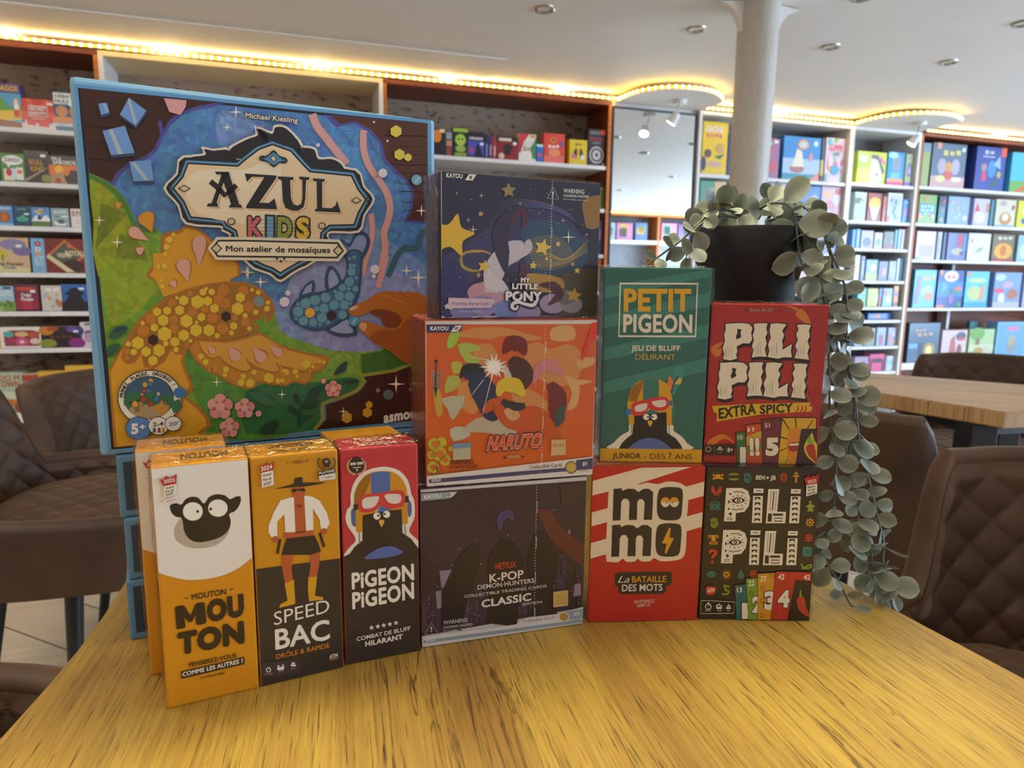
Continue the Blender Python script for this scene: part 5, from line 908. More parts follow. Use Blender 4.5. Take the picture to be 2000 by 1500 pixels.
# orange carton
B5 = Box('shiny orange trading card carton in the middle of its stack, under the star box', -.0609, .473, .1212, 16.0, .1287, .07, .119, '#a8401a', bev=.001); A = B5.art(790, 600, 4.1667); A.poly([(100, 60), (1640, 60), (1560, 1420), (100, 1520)], '#c9c3bf')
A.poly([(178, 140), (1582, 136), (1526, 1215), (900, 1330), (160, 1372)], '#c8581c'); rr = random.Random(9)
for q in ([(420, 230), (560, 170), (800, 165), (980, 210), (1130, 250), (1000, 270), (820, 230), (700, 260), (560, 250)], [(560, 330), (700, 300), (760, 420), (700, 520), (600, 470)], [(980, 330), (1100, 285), (1180, 340), (1330, 300), (1440, 380), (1420, 560), (1300, 640), (1120, 600), (1000, 500)], [(440, 640), (560, 600), (620, 760), (560, 870), (450, 800)], [(880, 640), (1080, 700), (1180, 820), (1020, 880), (900, 800)]): A.poly(q, '#c58345', sm=4)
for q in ([(1200, 170), (1360, 150), (1380, 260), (1200, 270)], [(1410, 420), (1540, 410), (1530, 470), (1420, 500)], [(1380, 590), (1530, 600), (1400, 640)], [(1300, 560), (1420, 620), (1400, 800), (1320, 830), (1360, 700)]): A.poly(q, '#cc9a60', sm=3)
for q, c in (([(370, 205), (450, 190), (420, 300), (345, 335)], '#96b83c'), ([(430, 310), (530, 290), (630, 340), (530, 370), (620, 440), (500, 450)], '#9fae48'), ([(380, 450), (460, 445), (470, 520), (400, 540)], '#b0a83c'), ([(345, 570), (440, 560), (450, 640), (330, 700)], '#a8a850'), ([(300, 740), (480, 720), (470, 800), (390, 920), (350, 830)], '#b0a890'), ([(230, 660), (290, 670), (310, 860), (260, 880)], '#b8963c'), ([(370, 990), (470, 970), (540, 1040), (400, 1090)], '#b4b0a0')): A.poly(q, c, sm=2)
# generic burst of light and brush strokes instead of the figures
for P, wd, c in (([(470, 1010), (600, 960), (740, 960), (860, 1010), (900, 1060)], [20, 120, 150, 90, 20], '#b3a392'), ([(480, 560), (560, 560), (640, 680), (700, 860), (760, 900)], [30, 150, 210, 130, 30], '#272c4c'), ([(450, 580), (500, 500), (600, 500), (640, 540)], [10, 70, 80, 20], '#1d1c26'), ([(800, 380), (860, 300), (940, 310), (980, 390)], [10, 130, 130, 20], '#6d1c1e'), ([(860, 420), (920, 480), (960, 560), (930, 680)], [60, 170, 190, 60], '#4a2420'), ([(800, 470), (840, 560), (830, 640)], [30, 60, 20], '#c2b4a6'), ([(1050, 620), (1100, 500), (1200, 480), (1280, 560)], [10, 90, 110, 20], '#c2777c'), ([(1180, 620), (1240, 720), (1230, 860), (1180, 900)], [60, 150, 140, 30], '#6f1f22'), ([(1280, 800), (1260, 900), (1220, 980)], [40, 90, 20], '#3d4a48'), ([(640, 850), (740, 790), (880, 900), (1060, 900), (1180, 1000), (1270, 1040)], [40, 110, 190, 190, 120, 20], '#bb4d1c'), ([(790, 760), (880, 810), (980, 800)], [40, 90, 40], '#2c2c34'), ([(760, 720), (800, 640), (900, 640), (970, 720)], [30, 110, 130, 30], '#d0b028'), ([(820, 830), (880, 880), (930, 860)], [40, 90, 40], '#c8966a')): A.line(P, [w_ for k in range(len(wd) - 1) for w_ in (wd[k], wd[k] + (wd[k + 1] - wd[k]) * .33, wd[k] + (wd[k + 1] - wd[k]) * .66)] + [wd[-1]], c, 8)
for P in ([(800, 610), (830, 680), (790, 690)], [(860, 600), (880, 690), (830, 690)], [(940, 610), (930, 700), (880, 690)], [(1000, 660), (960, 730), (930, 700)]): A.poly(P, '#d0b028', up=0)
A.poly([p for k in range(14) for p in ((725 + (120 if k % 2 else 92) * math.cos(k * math.pi / 7), 485 + (115 if k % 3 else 80) * math.sin(k * math.pi / 7)), (725 + 55 * math.cos((k + .5) * math.pi / 7), 485 + 55 * math.sin((k + .5) * math.pi / 7)))], '#dcd4cc'); A.disc(725, 485, 50, '#ece6de')
for a, c in (((640, 590), (540, 720)), ((710, 560), (630, 880)), ((690, 430), (560, 410))): A.line([a, c], [7, 3], '#ccd0dc')
A.discs([(240, 1110, 50), (300, 1095, 42), (220, 1200, 36), (280, 1190, 60), (330, 1240, 48), (230, 1300, 50), (380, 1150, 26)], '#b8a82e', 16); A.discs([(245, 1112, 28), (222, 1202, 18), (330, 1240, 24), (285, 1190, 32), (232, 1300, 24)], '#c46a24', 16)
for q in ([(1520, 130), (1582, 118), (1570, 250), (1480, 270)], [(1470, 280), (1500, 270), (1470, 400), (1430, 440)]): A.poly(q, '#d8321e')
A.poly([(178, 142), (476, 142), (455, 190), (430, 202), (180, 206)], '#2a2a58'); A.text('KAYOU', (208, 188), (355, 188), (208, 155), PW, .05); A.poly([(376, 198), (412, 150), (468, 148), (430, 198)], PW); A.text('8', (404, 186), (434, 186), (408, 158), '#2a2a58', .03); A.text('+', (440, 168), (454, 168), (440, 154), '#2a2a58', .03)
A.line([(255, 440), (250, 660)], 9, '#332a30'); A.disc(256, 438, 14, '#332a30'); A.poly([(236, 650), (268, 650), (252, 735)], '#332a30'); A.text('EARTH', (262, 516), (263, 650), (290, 516), BLK, .03, PW, .05); A.text('SCROLL', (217, 512), (217, 652), (243, 512), BLK, .03, PW, .05)
A.text('NARUTO', (660, 1172), (1105, 1142), (682, 1044), '#d4552a', .06, '#201c3a', .075, shear=.1, sh=None); A.text('NARUTO', (664, 1166), (1100, 1137), (685, 1052), '#d9481f', .04, '#e8dccc', .03, shear=.1)
A.text('SHIPPUDEN', (832, 1228), (930, 1222), (834, 1204), '#d8b878', .03, BLK, .05); A.text('×', (800, 1232), (822, 1231), (800, 1210), BLK, .04); A.text('×', (946, 1226), (970, 1225), (946, 1204), BLK, .04)
warning(A, [(263, 1258), (210, 1356), (318, 1350)], '#3a2018', ((362, 1278), (556, 1270), (362, 1240)), ((360, 1312), (596, 1300), (360, 1286)), ((360, 1340), (590, 1322), (360, 1326)))
A.poly([(160, 1370), (1526, 1212), (1522, 1366), (158, 1468)], '#d2ccc8'); A.poly([(925, 1330), (960, 1312), (1010, 1284), (1260, 1256), (1400, 1232), (1528, 1214), (1526, 1318), (940, 1352)], '#d2ccc8'); A.poly([(1390, 1240), (1526, 1222), (1525, 1305), (1392, 1318)], '#41406a')
A.poly([(200, 1395), (940, 1330), (1524, 1284), (1523, 1312), (205, 1428), (194, 1412)], '#41406a')
A.text('Collectible Cards', (1014, 1312), (1276, 1292), (1014, 1282), '#453c3c', .015); A.disc(1350, 1298, 50, '#41406a', 52); A.disc(1350, 1298, 43, '#b8923e', 45); A.disc(1350, 1298, 32, '#c7a552', 34); A.text('01', (1442, 1288), (1478, 1284), (1442, 1256), PW, .05); A.text('SERIES', (1420, 1334), (1492, 1328), (1420, 1318), '#a08a80', .01); A.text('GOLD', (216, 1418), (294, 1410), (216, 1396), PW, .04)
B5.done(A); S6 = B5.art(790, 600, 4.1667, -.0016); S6.poly([(1190, 1075), (1308, 1072), (1306, 1196), (1186, 1205)], '#c9a578'); S6.poly([(1202, 1110), (1298, 1106), (1296, 1130), (1202, 1136)], '#b98e60'); B5.done(S6, 'hologram_sticker'); S7 = B5.art(790, 600, 4.1667, -.0016); S7.poly([(390, 1105), (538, 1098), (534, 1232), (392, 1240)], '#b0a890'); S7.poly([(390, 1105), (538, 1098), (537, 1135), (390, 1150)], '#6a8aa8'); B5.done(S7, 'security_sticker'); dotted(B5, 790, 600, 4.1667, 1142, 140, 1100, 1350, 48); B5.film(True, 9)
# purple star carton
B6 = Box('dark blue trading card carton covered in yellow stars, on top of the middle stack', -.0512, .4865, .2404, 25.0, .1297, .032, .1015, '#1a1826', bev=.001); A = B6.art(840, 320, 4.6886); A.poly([(60, 10), (1640, 120), (1600, 1440), (60, 1440)], '#b9b4b8')
A.poly([(105, 66), (1578, 190), (1535, 1395), (98, 1392)], '#211d38'); rr = random.Random(3)
for q, c in (([(110, 880), (300, 760), (560, 560), (900, 420), (1200, 480), (1420, 700), (1380, 900), (1000, 1000), (600, 980), (300, 1100)], '#332c58'), ([(850, 560), (1150, 520), (1380, 680), (1450, 860), (1300, 1000), (960, 1020), (870, 800)], '#2c4460'), ([(900, 700), (1150, 660), (1300, 800), (1250, 940), (980, 960)], '#54585c'), ([(110, 900), (260, 950), (360, 1120), (350, 1300), (110, 1390)], '#241f5a'), ([(1400, 340), (1578, 300), (1560, 560), (1440, 590), (1410, 500)], '#8a6428'), ([(1180, 1040), (1540, 980), (1535, 1395), (1150, 1390)], '#4a443c'), ([(840, 1010), (1180, 1040), (1200, 1160), (900, 1160)], '#a8863a')): A.poly(q, c, sm=5)
for i in range(7): A.line([(540 + i * 20, 540 - i * 30), (760, 430 - i * 18), (1020, 400 - i * 8), (1280, 500 - i * 6), (1460 - i * 5, 720)], [3, 8, 3], rr.choice(('#47407a', '#5a4a50', '#3a4a80')), 5, up=0)
for i in range(8): A.line([(880, 760 + i * 26), (1050, 800 + i * 20), (1240, 870 + i * 6), (1440, 700 + i * 14)], [3, 9, 3], rr.choice(('#a88a48', '#8a7a60', '#5a6a80', '#96803a')), 5, up=0)
A.line([(280, 860), (330, 810), (480, 800), (560, 830)], [10, 26, 8], '#a8893c', 5); A.line([(280, 860), (300, 940), (400, 980), (500, 960)], [26, 30, 8], '#96803c', 5)
for x, y, r, c in ((560, 1190, 170, '#b08a98'), (460, 1180, 120, '#b8808a'), (480, 1300, 130, '#8a7aa8'), (700, 1340, 120, '#6a78b0'), (1120, 1280, 120, '#9a8aa8'), (1290, 1290, 100, '#8a8490'), (1240, 1220, 90, '#6a6a70'), (300, 1340, 120, '#7a70a0'), (900, 1360, 110, '#9080a8')): A.disc(x, y, r, c, r * .75, 24)
for P, wd, c in (([(560, 1180), (580, 1000), (640, 880), (760, 800), (880, 760), (900, 690)], [120, 190, 180, 200, 120, 10], '#b9adb8'), ([(720, 1190), (640, 1120), (560, 1080), (520, 960)], [20, 110, 130, 30], '#c2b6be'), ([(690, 990), (660, 820), (640, 640), (720, 480), (820, 420), (870, 470), (830, 590)], [30, 130, 150, 120, 70, 60, 10], '#2b2140'), ([(740, 560), (790, 460), (850, 440), (860, 540), (820, 600)], [10, 40, 50, 40, 8], '#52202f'), ([(830, 900), (850, 1000), (800, 1090)], [20, 80, 20], '#4f2034'), ([(1000, 1110), (1120, 1120), (1180, 1200), (1080, 1290)], [20, 90, 80, 20], '#4f2034')): A.line(P, [w_ for k in range(len(wd) - 1) for w_ in (wd[k], wd[k] + (wd[k + 1] - wd[k]) * .33, wd[k] + (wd[k + 1] - wd[k]) * .66)] + [wd[-1]], c, 8)
for x, y, R, c, rot in ((205, 655, 205, '#cfa52e', -1.35), (715, 245, 70, '#8a7a4a', -1.6), (1028, 765, 80, '#d0b050', -1.3), (1168, 735, 28, '#d0b868', -1.2), (460, 460, 28, '#b89058', -1.5), (490, 940, 62, '#c9a84a', -1.3), (940, 930, 38, '#d0b050', -1.5), (1342, 978, 30, '#d8b850', -1.5), (1062, 868, 22, '#d0b868', -1.4), (1300, 918, 24, '#b09868', -1.3), (1310, 1205, 72, '#b8923a', -1.4), (1428, 648, 18, '#8a7078', -1.5), (440, 1015, 24, '#a88a50', -1.5)): A.poly(smooth(star(x, y, R, .52, 5, rot), 3), c)
for i in range(60): x, y = rr.uniform(130, 1500), rr.uniform(120, 1250); A.disc(x, y, rr.uniform(2, 5), '#cfc8d8', n=6, up=0)
for x, y, R in ((1262, 672, 70), (390, 603, 45), (240, 270, 18), (465, 292, 28), (1213, 520, 24), (820, 365, 20), (345, 515, 24)): A.poly(star(x, y, R, .12, 4), '#e0d8c0', up=0)
A.text('KAYOU', (144, 126), (292, 136), (146, 84), PW, .035); A.poly([(316, 150), (352, 96), (418, 100), (384, 154)], PW); A.text('8', (350, 142), (380, 144), (354, 108), '#2a2838', .04); A.text('+', (386, 116), (400, 117), (386, 102), '#2a2838', .04)
warning(A, [(1122, 215), (1066, 318), (1172, 324)], '#d8d2d0', ((1214, 266), (1405, 278), (1216, 226)), ((1214, 304), (1448, 314), (1215, 280)), ((1214, 330), (1442, 344), (1214, 316)))
for t, bl, br, tl in (('MY', (822, 1088), (910, 1090), (824, 1040)), ('LiTTLE', (744, 1146), (980, 1150), (746, 1094)), ('PONY', (684, 1256), (1022, 1258), (684, 1166))): A.text(t, bl, br, tl, '#1d1a24', .07, '#1d1a24', .1)
A.line([(960, 1262), (930, 1300), (860, 1285), (800, 1265), (752, 1280), (745, 1315), (775, 1330), (798, 1310), (782, 1298)], [60, 62, 54, 56, 60, 56, 50, 40, 30], '#1d1a24', 4)
for t, bl, br, tl in (('MY', (822, 1088), (910, 1090), (824, 1040)), ('LiTTLE', (744, 1146), (980, 1150), (746, 1094)), ('PONY', (684, 1256), (1022, 1258), (684, 1166))): A.text(t, bl, br, tl, '#ddd6da', .07)
A.line([(965, 1255), (935, 1294), (860, 1283), (800, 1265), (752, 1280), (745, 1315), (775, 1330), (798, 1310), (782, 1298)], [30, 34, 26, 28, 30, 28, 22, 14, 8], '#ddd6da', 4); A.poly([(802, 1172), (815, 1180), (828, 1172), (826, 1188), (815, 1200), (804, 1188)], '#1d1a24')
A.poly([(160, 1225), (570, 1236), (556, 1318), (160, 1322)], '#b8a8c0'); A.poly([(168, 1234), (560, 1244), (548, 1310), (168, 1313)], '#c8aab0'); A.text('Friendship Eternal Cards', (195, 1292), (532, 1294), (196, 1262), '#5a4a90', .02); A.text('Rainbow Edition', (262, 1358), (468, 1360), (263, 1336), '#b8b0c8', .012)
A.poly(star(150, 1305, 32, .5), '#c0b8a0'); A.poly(star(185, 1315, 26, .5), '#c0b8a0'); A.poly(star(570, 1262, 32, .5), '#c0a8a8')
B6.done(A); dotted(B6, 840, 320, 4.6886, 1107, 160, 1078, 1270, 46); B6.film(True, 11)
# ------------------------------------------------------------------ green bird game
B7 = Box('green game box with a small helmeted bird above a yellow band', .0692, .5228, .1278, -.9, .0806, .038, .151, '#2c6660'); A = B7.art(1150, 510, 3.66)
for y in (120, 330, 560, 800): A.poly([(110, y + 60), (880, y - 110), (872, y - 10), (105, y + 150)], '#3c7e76')
A.line([(225, 160), (776, 162), (762, 538), (214, 536)], 15, '#e0d8ca', closed=True); A.poly([(768, 154), (784, 154), (784, 170), (768, 170)], '#e0d8ca', up=0)
A.text('PETIT', (248, 360), (730, 362), (250, 196), '#d9a51e', .055); A.text('PIGEON', (244, 510), (738, 513), (246, 378), '#e0d8ca', .045)
A.text('JEU DE BLUFF', (302, 641), (652, 642), (304, 602), '#ddd5c6', .035); A.text('DÉLIRANT', (332, 703), (618, 705), (333, 664), '#cfa840', .004)
A.poly([(592, 960), (598, 860), (600, 790), (630, 750), (668, 752), (678, 790), (660, 860), (620, 940)], '#3a8a80', sm=3); A.poly([(555, 890), (575, 812), (600, 850), (600, 900), (570, 950)], '#d87a3a'); A.poly([(545, 880), (560, 900), (578, 985), (552, 960)], '#c8486a'); A.poly([(612, 880), (640, 836), (668, 835), (655, 880)], '#d8b04a'); A.line([(640, 818), (600, 890), (580, 1060)], 8, '#3a3a70', 3)
bird(A, dict(k=22, halo=[(160, 1345), (180, 1295), (230, 1245), (285, 1212), (292, 1165), (400, 1140), (590, 1165), (606, 1212), (660, 1250), (700, 1300), (715, 1348)], cups=[[(262, 1060), (272, 1030), (292, 1035), (295, 1120), (270, 1120)], [(588, 1030), (610, 1030), (620, 1070), (612, 1105), (588, 1105)]],
    body=[(213, 1340), (235, 1300), (270, 1265), (310, 1235), (320, 1100), (555, 1080), (558, 1225), (620, 1265), (655, 1310), (670, 1342)], helm=[(286, 1060), (286, 960), (305, 910), (340, 868), (390, 846), (440, 838), (500, 845), (555, 875), (585, 935), (592, 1060), (440, 1085)], mid=[(386, 848), (440, 836), (500, 846), (500, 985), (386, 1000)],
    flaps=[[(285, 1050), (323, 1070), (323, 1165), (285, 1166)], [(553, 1040), (591, 1030), (593, 1172), (556, 1174)]], shade=[(286, 1000), (290, 945), (320, 890), (385, 848), (380, 900), (340, 1000)], brow=[(375, 1098), (440, 1060), (505, 1080), (500, 1086)], ties=[[(304, 1165), (303, 1235)], [(572, 1172), (574, 1235)]], strap=[[(260, 1062), (302, 1058), (302, 1095), (260, 1100)], [(566, 1000), (596, 992), (598, 1028), (570, 1034)]], sc='#2f6fae',
    gog=[(300, 1050), (318, 1010), (380, 995), (460, 975), (535, 968), (565, 985), (572, 1025), (550, 1058), (500, 1068), (450, 1062), (425, 1050), (400, 1090), (340, 1106), (308, 1092)], lens=[[(326, 1050), (345, 1028), (400, 1015), (418, 1020), (412, 1050), (390, 1070), (340, 1075)], [(448, 1010), (470, 998), (530, 990), (550, 1000), (550, 1025), (525, 1042), (480, 1040)]],
    eyes=[(410, 1113), (466, 1113)], pup=[(422, 1113), (454, 1113)], beak=(437, 1156), belly=[(288, 1342), (330, 1295), (390, 1268), (440, 1262), (500, 1275), (550, 1305), (578, 1342), (440, 1345)]), '#cf9a22', '#34756e', '#2f7a6c', '#1c1c24')
A.poly([(70, 1336), (830, 1346), (825, 1460), (70, 1460)], '#cf9c1c'); A.text('JUNIOR', (168, 1406), (372, 1409), (168, 1368), '#27231c', .03); A.text('- DÈS', (392, 1410), (545, 1412), (392, 1374), '#27231c', -.004); A.text('7', (566, 1410), (590, 1411), (568, 1368), '#27231c', .02); A.text('ANS', (612, 1412), (735, 1414), (612, 1376), '#27231c', -.004)
B7.done(A); B7.film(True, 13)
# ------------------------------------------------------------------ red spicy game and its dark sister
B8 = Box('red game box with large cream letters and fanned cards, under the plant pot', .1513, .5247, .127, -.4, .0898, .036, .125, '#a3241f'); A = B8.art(1360, 580, 4.411)
A.poly([(110, 60), (1150, 62), (1045, 1450), (60, 1440)], '#a5231f'); rr = random.Random(6)
for q in ([(900, 100), (960, 160), (1000, 280), (940, 230), (850, 150)], [(120, 440), (240, 380), (170, 460), (230, 430), (180, 520)], [(980, 760), (1080, 710), (1020, 740)], [(100, 1240), (230, 1180), (330, 1260), (230, 1220), (120, 1300)], [(880, 120), (760, 70), (860, 90)]): A.poly(q, '#c9732a', sm=3)
for i in range(14): x, y = rr.uniform(110, 1050), rr.uniform(120, 1250); A.line([(x, y), (x + rr.uniform(-60, 60), y + 60), (x + rr.uniform(-80, 80), y + 150)], [3, 16, 4], rr.choice(('#b8402a', '#912020', '#bb5a28')), 4, up=0)
A.text('Ben & JB', (460, 126), (660, 124), (460, 98), '#8f7a80', .04); A.disc(432, 112, 12, '#3a3050'); A.line([(708, 128), (738, 102)], 6, '#2a2030'); A.text('Antoine', (748, 126), (850, 124), (748, 102), '#8f5a60', .02)
LP = [(250, 232), (330, 226), (390, 224), (450, 232), (482, 265), (470, 310), (480, 365), (455, 400), (400, 398), (345, 425), (352, 470), (340, 500), (350, 530), (290, 546), (228, 534), (240, 490), (225, 440), (245, 380), (238, 320), (252, 280)]; HP = [(350, 272), (388, 282), (378, 310), (386, 345), (345, 368), (338, 340), (352, 310)]
LI = [(492, 232), (540, 226), (612, 226), (600, 270), (610, 310), (592, 350), (605, 400), (588, 450), (605, 515), (540, 512), (475, 520), (490, 460), (478, 420), (495, 370), (484, 330), (500, 280)]
LL = [(640, 230), (700, 226), (775, 236), (738, 290), (755, 330), (735, 380), (745, 420), (735, 455), (780, 430), (822, 405), (812, 460), (820, 520), (750, 518), (700, 532), (612, 516), (628, 460), (615, 410), (640, 350), (630, 290)]
L2 = [(865, 240), (920, 236), (985, 242), (968, 290), (975, 340), (955, 380), (972, 430), (955, 480), (968, 540), (900, 532), (845, 526), (865, 460), (850, 420), (872, 370), (858, 320), (878, 280)]
for dx, dy, tn in ((0, 0, '#a9a4c4'), (-38, 336, '#9ab89a')):
    mv = lambda P: [(x + dx * (1 + (600 - x) / 1500), y + dy) for x, y in P]
    for P in (LP, LI, LL, L2): A.poly(inflate([(x + 6, y + 20) for x, y in mv(P)], 8), '#1c1416', up=0)
    A.up()
    for P in (LP, LI, LL, L2): A.poly(inflate(mv(P), 9), '#1c1416', up=0)
    A.up()
    for P in (LP, LI, LL, L2): A.poly(mv(P), '#e2d5c2', up=0)
    A.up(); A.poly(mv(HP), '#1c1416', up=0)
    for k, P in enumerate((LP, LI, LL, L2)):
        Q = mv(P); x0 = min(p[0] for p in Q); y1 = max(p[1] for p in Q)
        for j in range(3): A.line([(x0 + 36 + j * 22, y1 - 24), (x0 + 28 + j * 24, y1 - 75), (x0 + 42 + j * 22, y1 - 120 - 12 * j)], [5, 12, 3], tn if j == k % 3 else '#c9bca6', 4, up=0)
A.poly([(133, 938), (500, 920), (985, 908), (968, 935), (1000, 950), (985, 985), (560, 1010), (170, 1072), (180, 1010), (148, 985)], '#d0aa28')
A.text('EXTRA', (192, 1052), (515, 1006), (188, 958), '#211a16', .05); A.text('SPICY', (545, 1008), (832, 990), (545, 930), '#211a16', .05)
for x in (850, 885, 918): A.line([(x, 995), (x + 24, 965), (x + 20, 928)], [5, 15, 5], '#b82a22', 3)
def card(A, q, c): A.poly(inflate(q, 7), '#1e1818'); A.poly(q, c)
card(A, [(340, 1170), (418, 1162), (430, 1440), (352, 1440)], '#3a6a40'); A.text('10', (354, 1228), (398, 1226), (353, 1188), '#d8d0c0', .03); A.text('1', (372, 1425), (425, 1425), (372, 1290), '#e2d5c2', .08, '#1c1416', .05)
card(A, [(426, 1104), (552, 1092), (570, 1440), (432, 1440)], '#c04a22'); A.poly([(430, 1200), (560, 1150), (560, 1210), (430, 1280)], '#c8a030'); A.poly([(432, 1290), (565, 1250), (565, 1300), (432, 1340)], '#5a7a3a'); A.text('1!', (440, 1160), (496, 1156), (440, 1124), '#e2d5c2', .06); A.text('!!', (456, 1370), (545, 1366), (450, 1210), '#e2d5c2', .09, '#1c1416', .04)
card(A, [(560, 1058), (722, 1042), (735, 1440), (572, 1440)], '#6a2a38'); A.text('51', (586, 1124), (630, 1122), (586, 1086), '#d8d0c0', .03); A.text('5', (592, 1368), (705, 1366), (594, 1210), '#e2d5c2', .09, '#1c1416', .04)
card(A, [(738, 1042), (1026, 1042), (1020, 1440), (700, 1440)], '#d0a42a')
for a in ((740, 1050), (850, 1046), (1000, 1060), (712, 1200), (705, 1330), (760, 1440), (850, 1440)): A.line([(868, 1250), a], [3, 12], '#1e1818', up=0)
A.poly([(790, 1150), (830, 1122), (880, 1130), (905, 1180), (895, 1300), (860, 1440), (790, 1430), (775, 1300)], '#d0822a', sm=3); A.poly([(792, 1262), (850, 1248), (892, 1260), (880, 1320), (800, 1325)], '#9a2a20', sm=2); A.poly([(795, 1262), (890, 1256), (885, 1275), (800, 1280)], '#d8d4c0')
card(A, [(905, 1140), (1030, 1138), (1022, 1440), (858, 1440)], '#3a2026'); A.poly([(922, 1300), (940, 1240), (975, 1190), (995, 1170), (1010, 1230), (1035, 1280), (1028, 1420), (1000, 1415), (950, 1370)], '#d0b83a', sm=3); A.poly([(940, 1290), (985, 1255), (1015, 1290), (1030, 1420), (990, 1390), (955, 1350)], '#b02a26', sm=3); A.poly([(945, 1250), (975, 1180), (990, 1230), (1010, 1250), (985, 1270)], '#6aa83a')
A.poly([(62, 1272), (332, 1266), (322, 1362), (62, 1354)], '#1c1718'); A.line(ell(100, 1308, 22, 22, 14), 4, '#d8d0c4', closed=True); A.line([(150, 1282), (150, 1345)], 2, '#8a8480', up=0); A.disc(200, 1296, 10, '#d8d0c4', up=0); A.quad(172, 1306, 230, 1314, '#d8d0c4', up=0); A.text('2-8', (180, 1340), (218, 1340), (180, 1324), '#8a8480', .02); A.line([(252, 1280), (252, 1348)], 2, '#8a8480', up=0); A.text('8+', (264, 1334), (312, 1332), (264, 1296), '#d8d0c4', .035)
B8.done(A); B8.film(False, 15)
B9 = Box('black game box with white patterned letters and small coloured symbols, under the red spicy one', .1521, .5153, 0, .1, .0893, .036, .1268, '#231c1b'); A = B9.art(1360, 890, 4.411)
A.poly([(90, 80), (1085, 95), (975, 1425), (10, 1420)], '#2b2320')
TEA, GRN, YEL, RED = '#357a7a', '#8a9c36', '#d8992a', '#c8402f'
def sym(A, k, x, y, c):
    if k == 'sun': A.poly(star(x, y, 42, .62, 8), c); A.disc(x, y, 20, '#2b2320'); A.disc(x, y, 12, c)
    elif k == 'flower': A.poly(star(x, y, 46, .4, 10), c); A.disc(x, y, 10, '#2b2320')
    elif k == 'hand':
        A.poly(ell(x, y + 18, 30, 30), c)
        for i in range(4): A.line([(x - 22 + i * 14, y + 10), (x - 24 + i * 15, y - 42 + abs(i - 1.5) * 8)], 12, c, up=0)
        A.line([(x + 25, y + 25), (x + 36, y - 2)], 11, c, up=0); A.line(ell(x, y + 18, 13, 13, 12), 4, '#2b2320', closed=True)
    elif k == 'eye': A.poly([(x - 40, y), (x - 20, y - 24), (x + 20, y - 24), (x + 40, y), (x + 20, y + 24), (x - 20, y + 24)], c, sm=2); A.line([(x - 30, y), (x, y + 8), (x + 30, y - 4)], 6, '#2b2320')
    elif k == 'teeth': A.poly(ell(x, y - 16, 46, 16, 16, 0, math.pi, 2 * math.pi), c); A.poly(ell(x, y + 12, 46, 18, 16, 0, 0, math.pi), c, up=0)
    elif k == 'bow': A.poly([(x - 48, y - 26), (x - 20, y - 14), (x, y - 24), (x + 20, y - 14), (x + 48, y - 26), (x + 40, y), (x + 48, y + 26), (x, y + 16), (x - 48, y + 26), (x - 38, y)], c); A.disc(x - 28, y, 8, '#2b2320'); A.disc(x + 28, y, 8, '#2b2320', up=0)
    elif k == 'chili': A.line([(x - 30, y - 42), (x - 28, y), (x + 20, y + 40)], [8, 34, 6], c, 4); A.line([(x + 30, y - 42), (x + 28, y), (x - 20, y + 40)], [8, 34, 6], c, 4, up=0)
    elif k == 'half': A.poly(ell(x, y + 20, 42, 40, 16, 0, math.pi, 2 * math.pi), c); A.line([(x - 46, y + 30), (x + 46, y + 30)], 8, c, up=0); [A.disc(x + 40 * math.cos(a), y - 8 + 30 * math.sin(a), 9, c, up=0) for a in (3.4, 4.0, 4.71, 5.4, 6.0)]; A.disc(x, y + 2, 10, '#2b2320')
    elif k == 'face': A.quad(x - 42, y - 40, x + 42, y - 14, c); A.poly([(x - 14, y - 14), (x + 14, y - 14), (x + 20, y + 12), (x - 20, y + 12)], c, up=0); A.quad(x - 36, y + 18, x + 36, y + 40, c, up=0); A.quad(x - 28, y + 25, x + 28, y + 32, '#2b2320'); A.disc(x - 24, y - 26, 7, '#2b2320', up=0); A.disc(x + 24, y - 26, 7, '#2b2320', up=0)
    elif k == 'ask': A.line([(x - 30, y - 28), (x, y - 50), (x + 32, y - 26), (x + 4, y + 2), (x, y + 22)], 26, c, 3); A.disc(x - 2, y + 52, 14, c, up=0)
    elif k == 'oval': A.line(ell(x, y, 26, 36, 18), 8, c, closed=True); A.line(ell(x, y, 12, 20, 14), 7, c, closed=True, up=0)
    elif k == 'cross': A.line([(x, y - 42), (x, y + 42)], 16, c); A.line([(x - 26, y - 14), (x + 26, y - 14)], 14, c, up=0); A.disc(x, y - 36, 14, c, up=0)
    elif k == 'bird': A.poly([(x - 44, y + 4), (x - 8, y - 18), (x - 14, y - 46), (x + 14, y - 46), (x + 10, y - 18), (x + 46, y + 2), (x + 22, y + 12), (x + 30, y + 46), (x - 26, y + 46), (x - 18, y + 12)], c); A.disc(x + 8, y - 34, 5, '#2b2320')
    elif k == 'drop': A.poly([(x, y - 40), (x + 26, y + 10), (x + 14, y + 36), (x - 14, y + 36), (x - 26, y + 10)], c, sm=3); A.line([(x, y - 10), (x, y + 26)], 7, '#2b2320')
    elif k == 'knot': A.poly([(x - 34, y - 40), (x + 34, y - 40), (x + 40, y), (x + 34, y + 40), (x - 34, y + 40), (x - 40, y)], c, sm=2); A.line([(x - 20, y - 16), (x + 20, y - 16), (x - 20, y + 18), (x + 20, y + 18)], 6, '#2b2320')
    elif k == 'snake': A.line([(x - 40, y - 16), (x - 30, y + 18), (x + 6, y + 6), (x + 40, y - 6), (x + 34, y + 22), (x - 40, y + 24)], 15, c, 3)
    elif k == 'swirl': A.line([(x + 34, y - 30), (x + 6, y - 34), (x - 4, y), (x + 26, y + 6), (x + 16, y + 32), (x - 30, y + 34)], 16, c, 3); A.disc(x - 6, y - 34, 14, c, up=0)
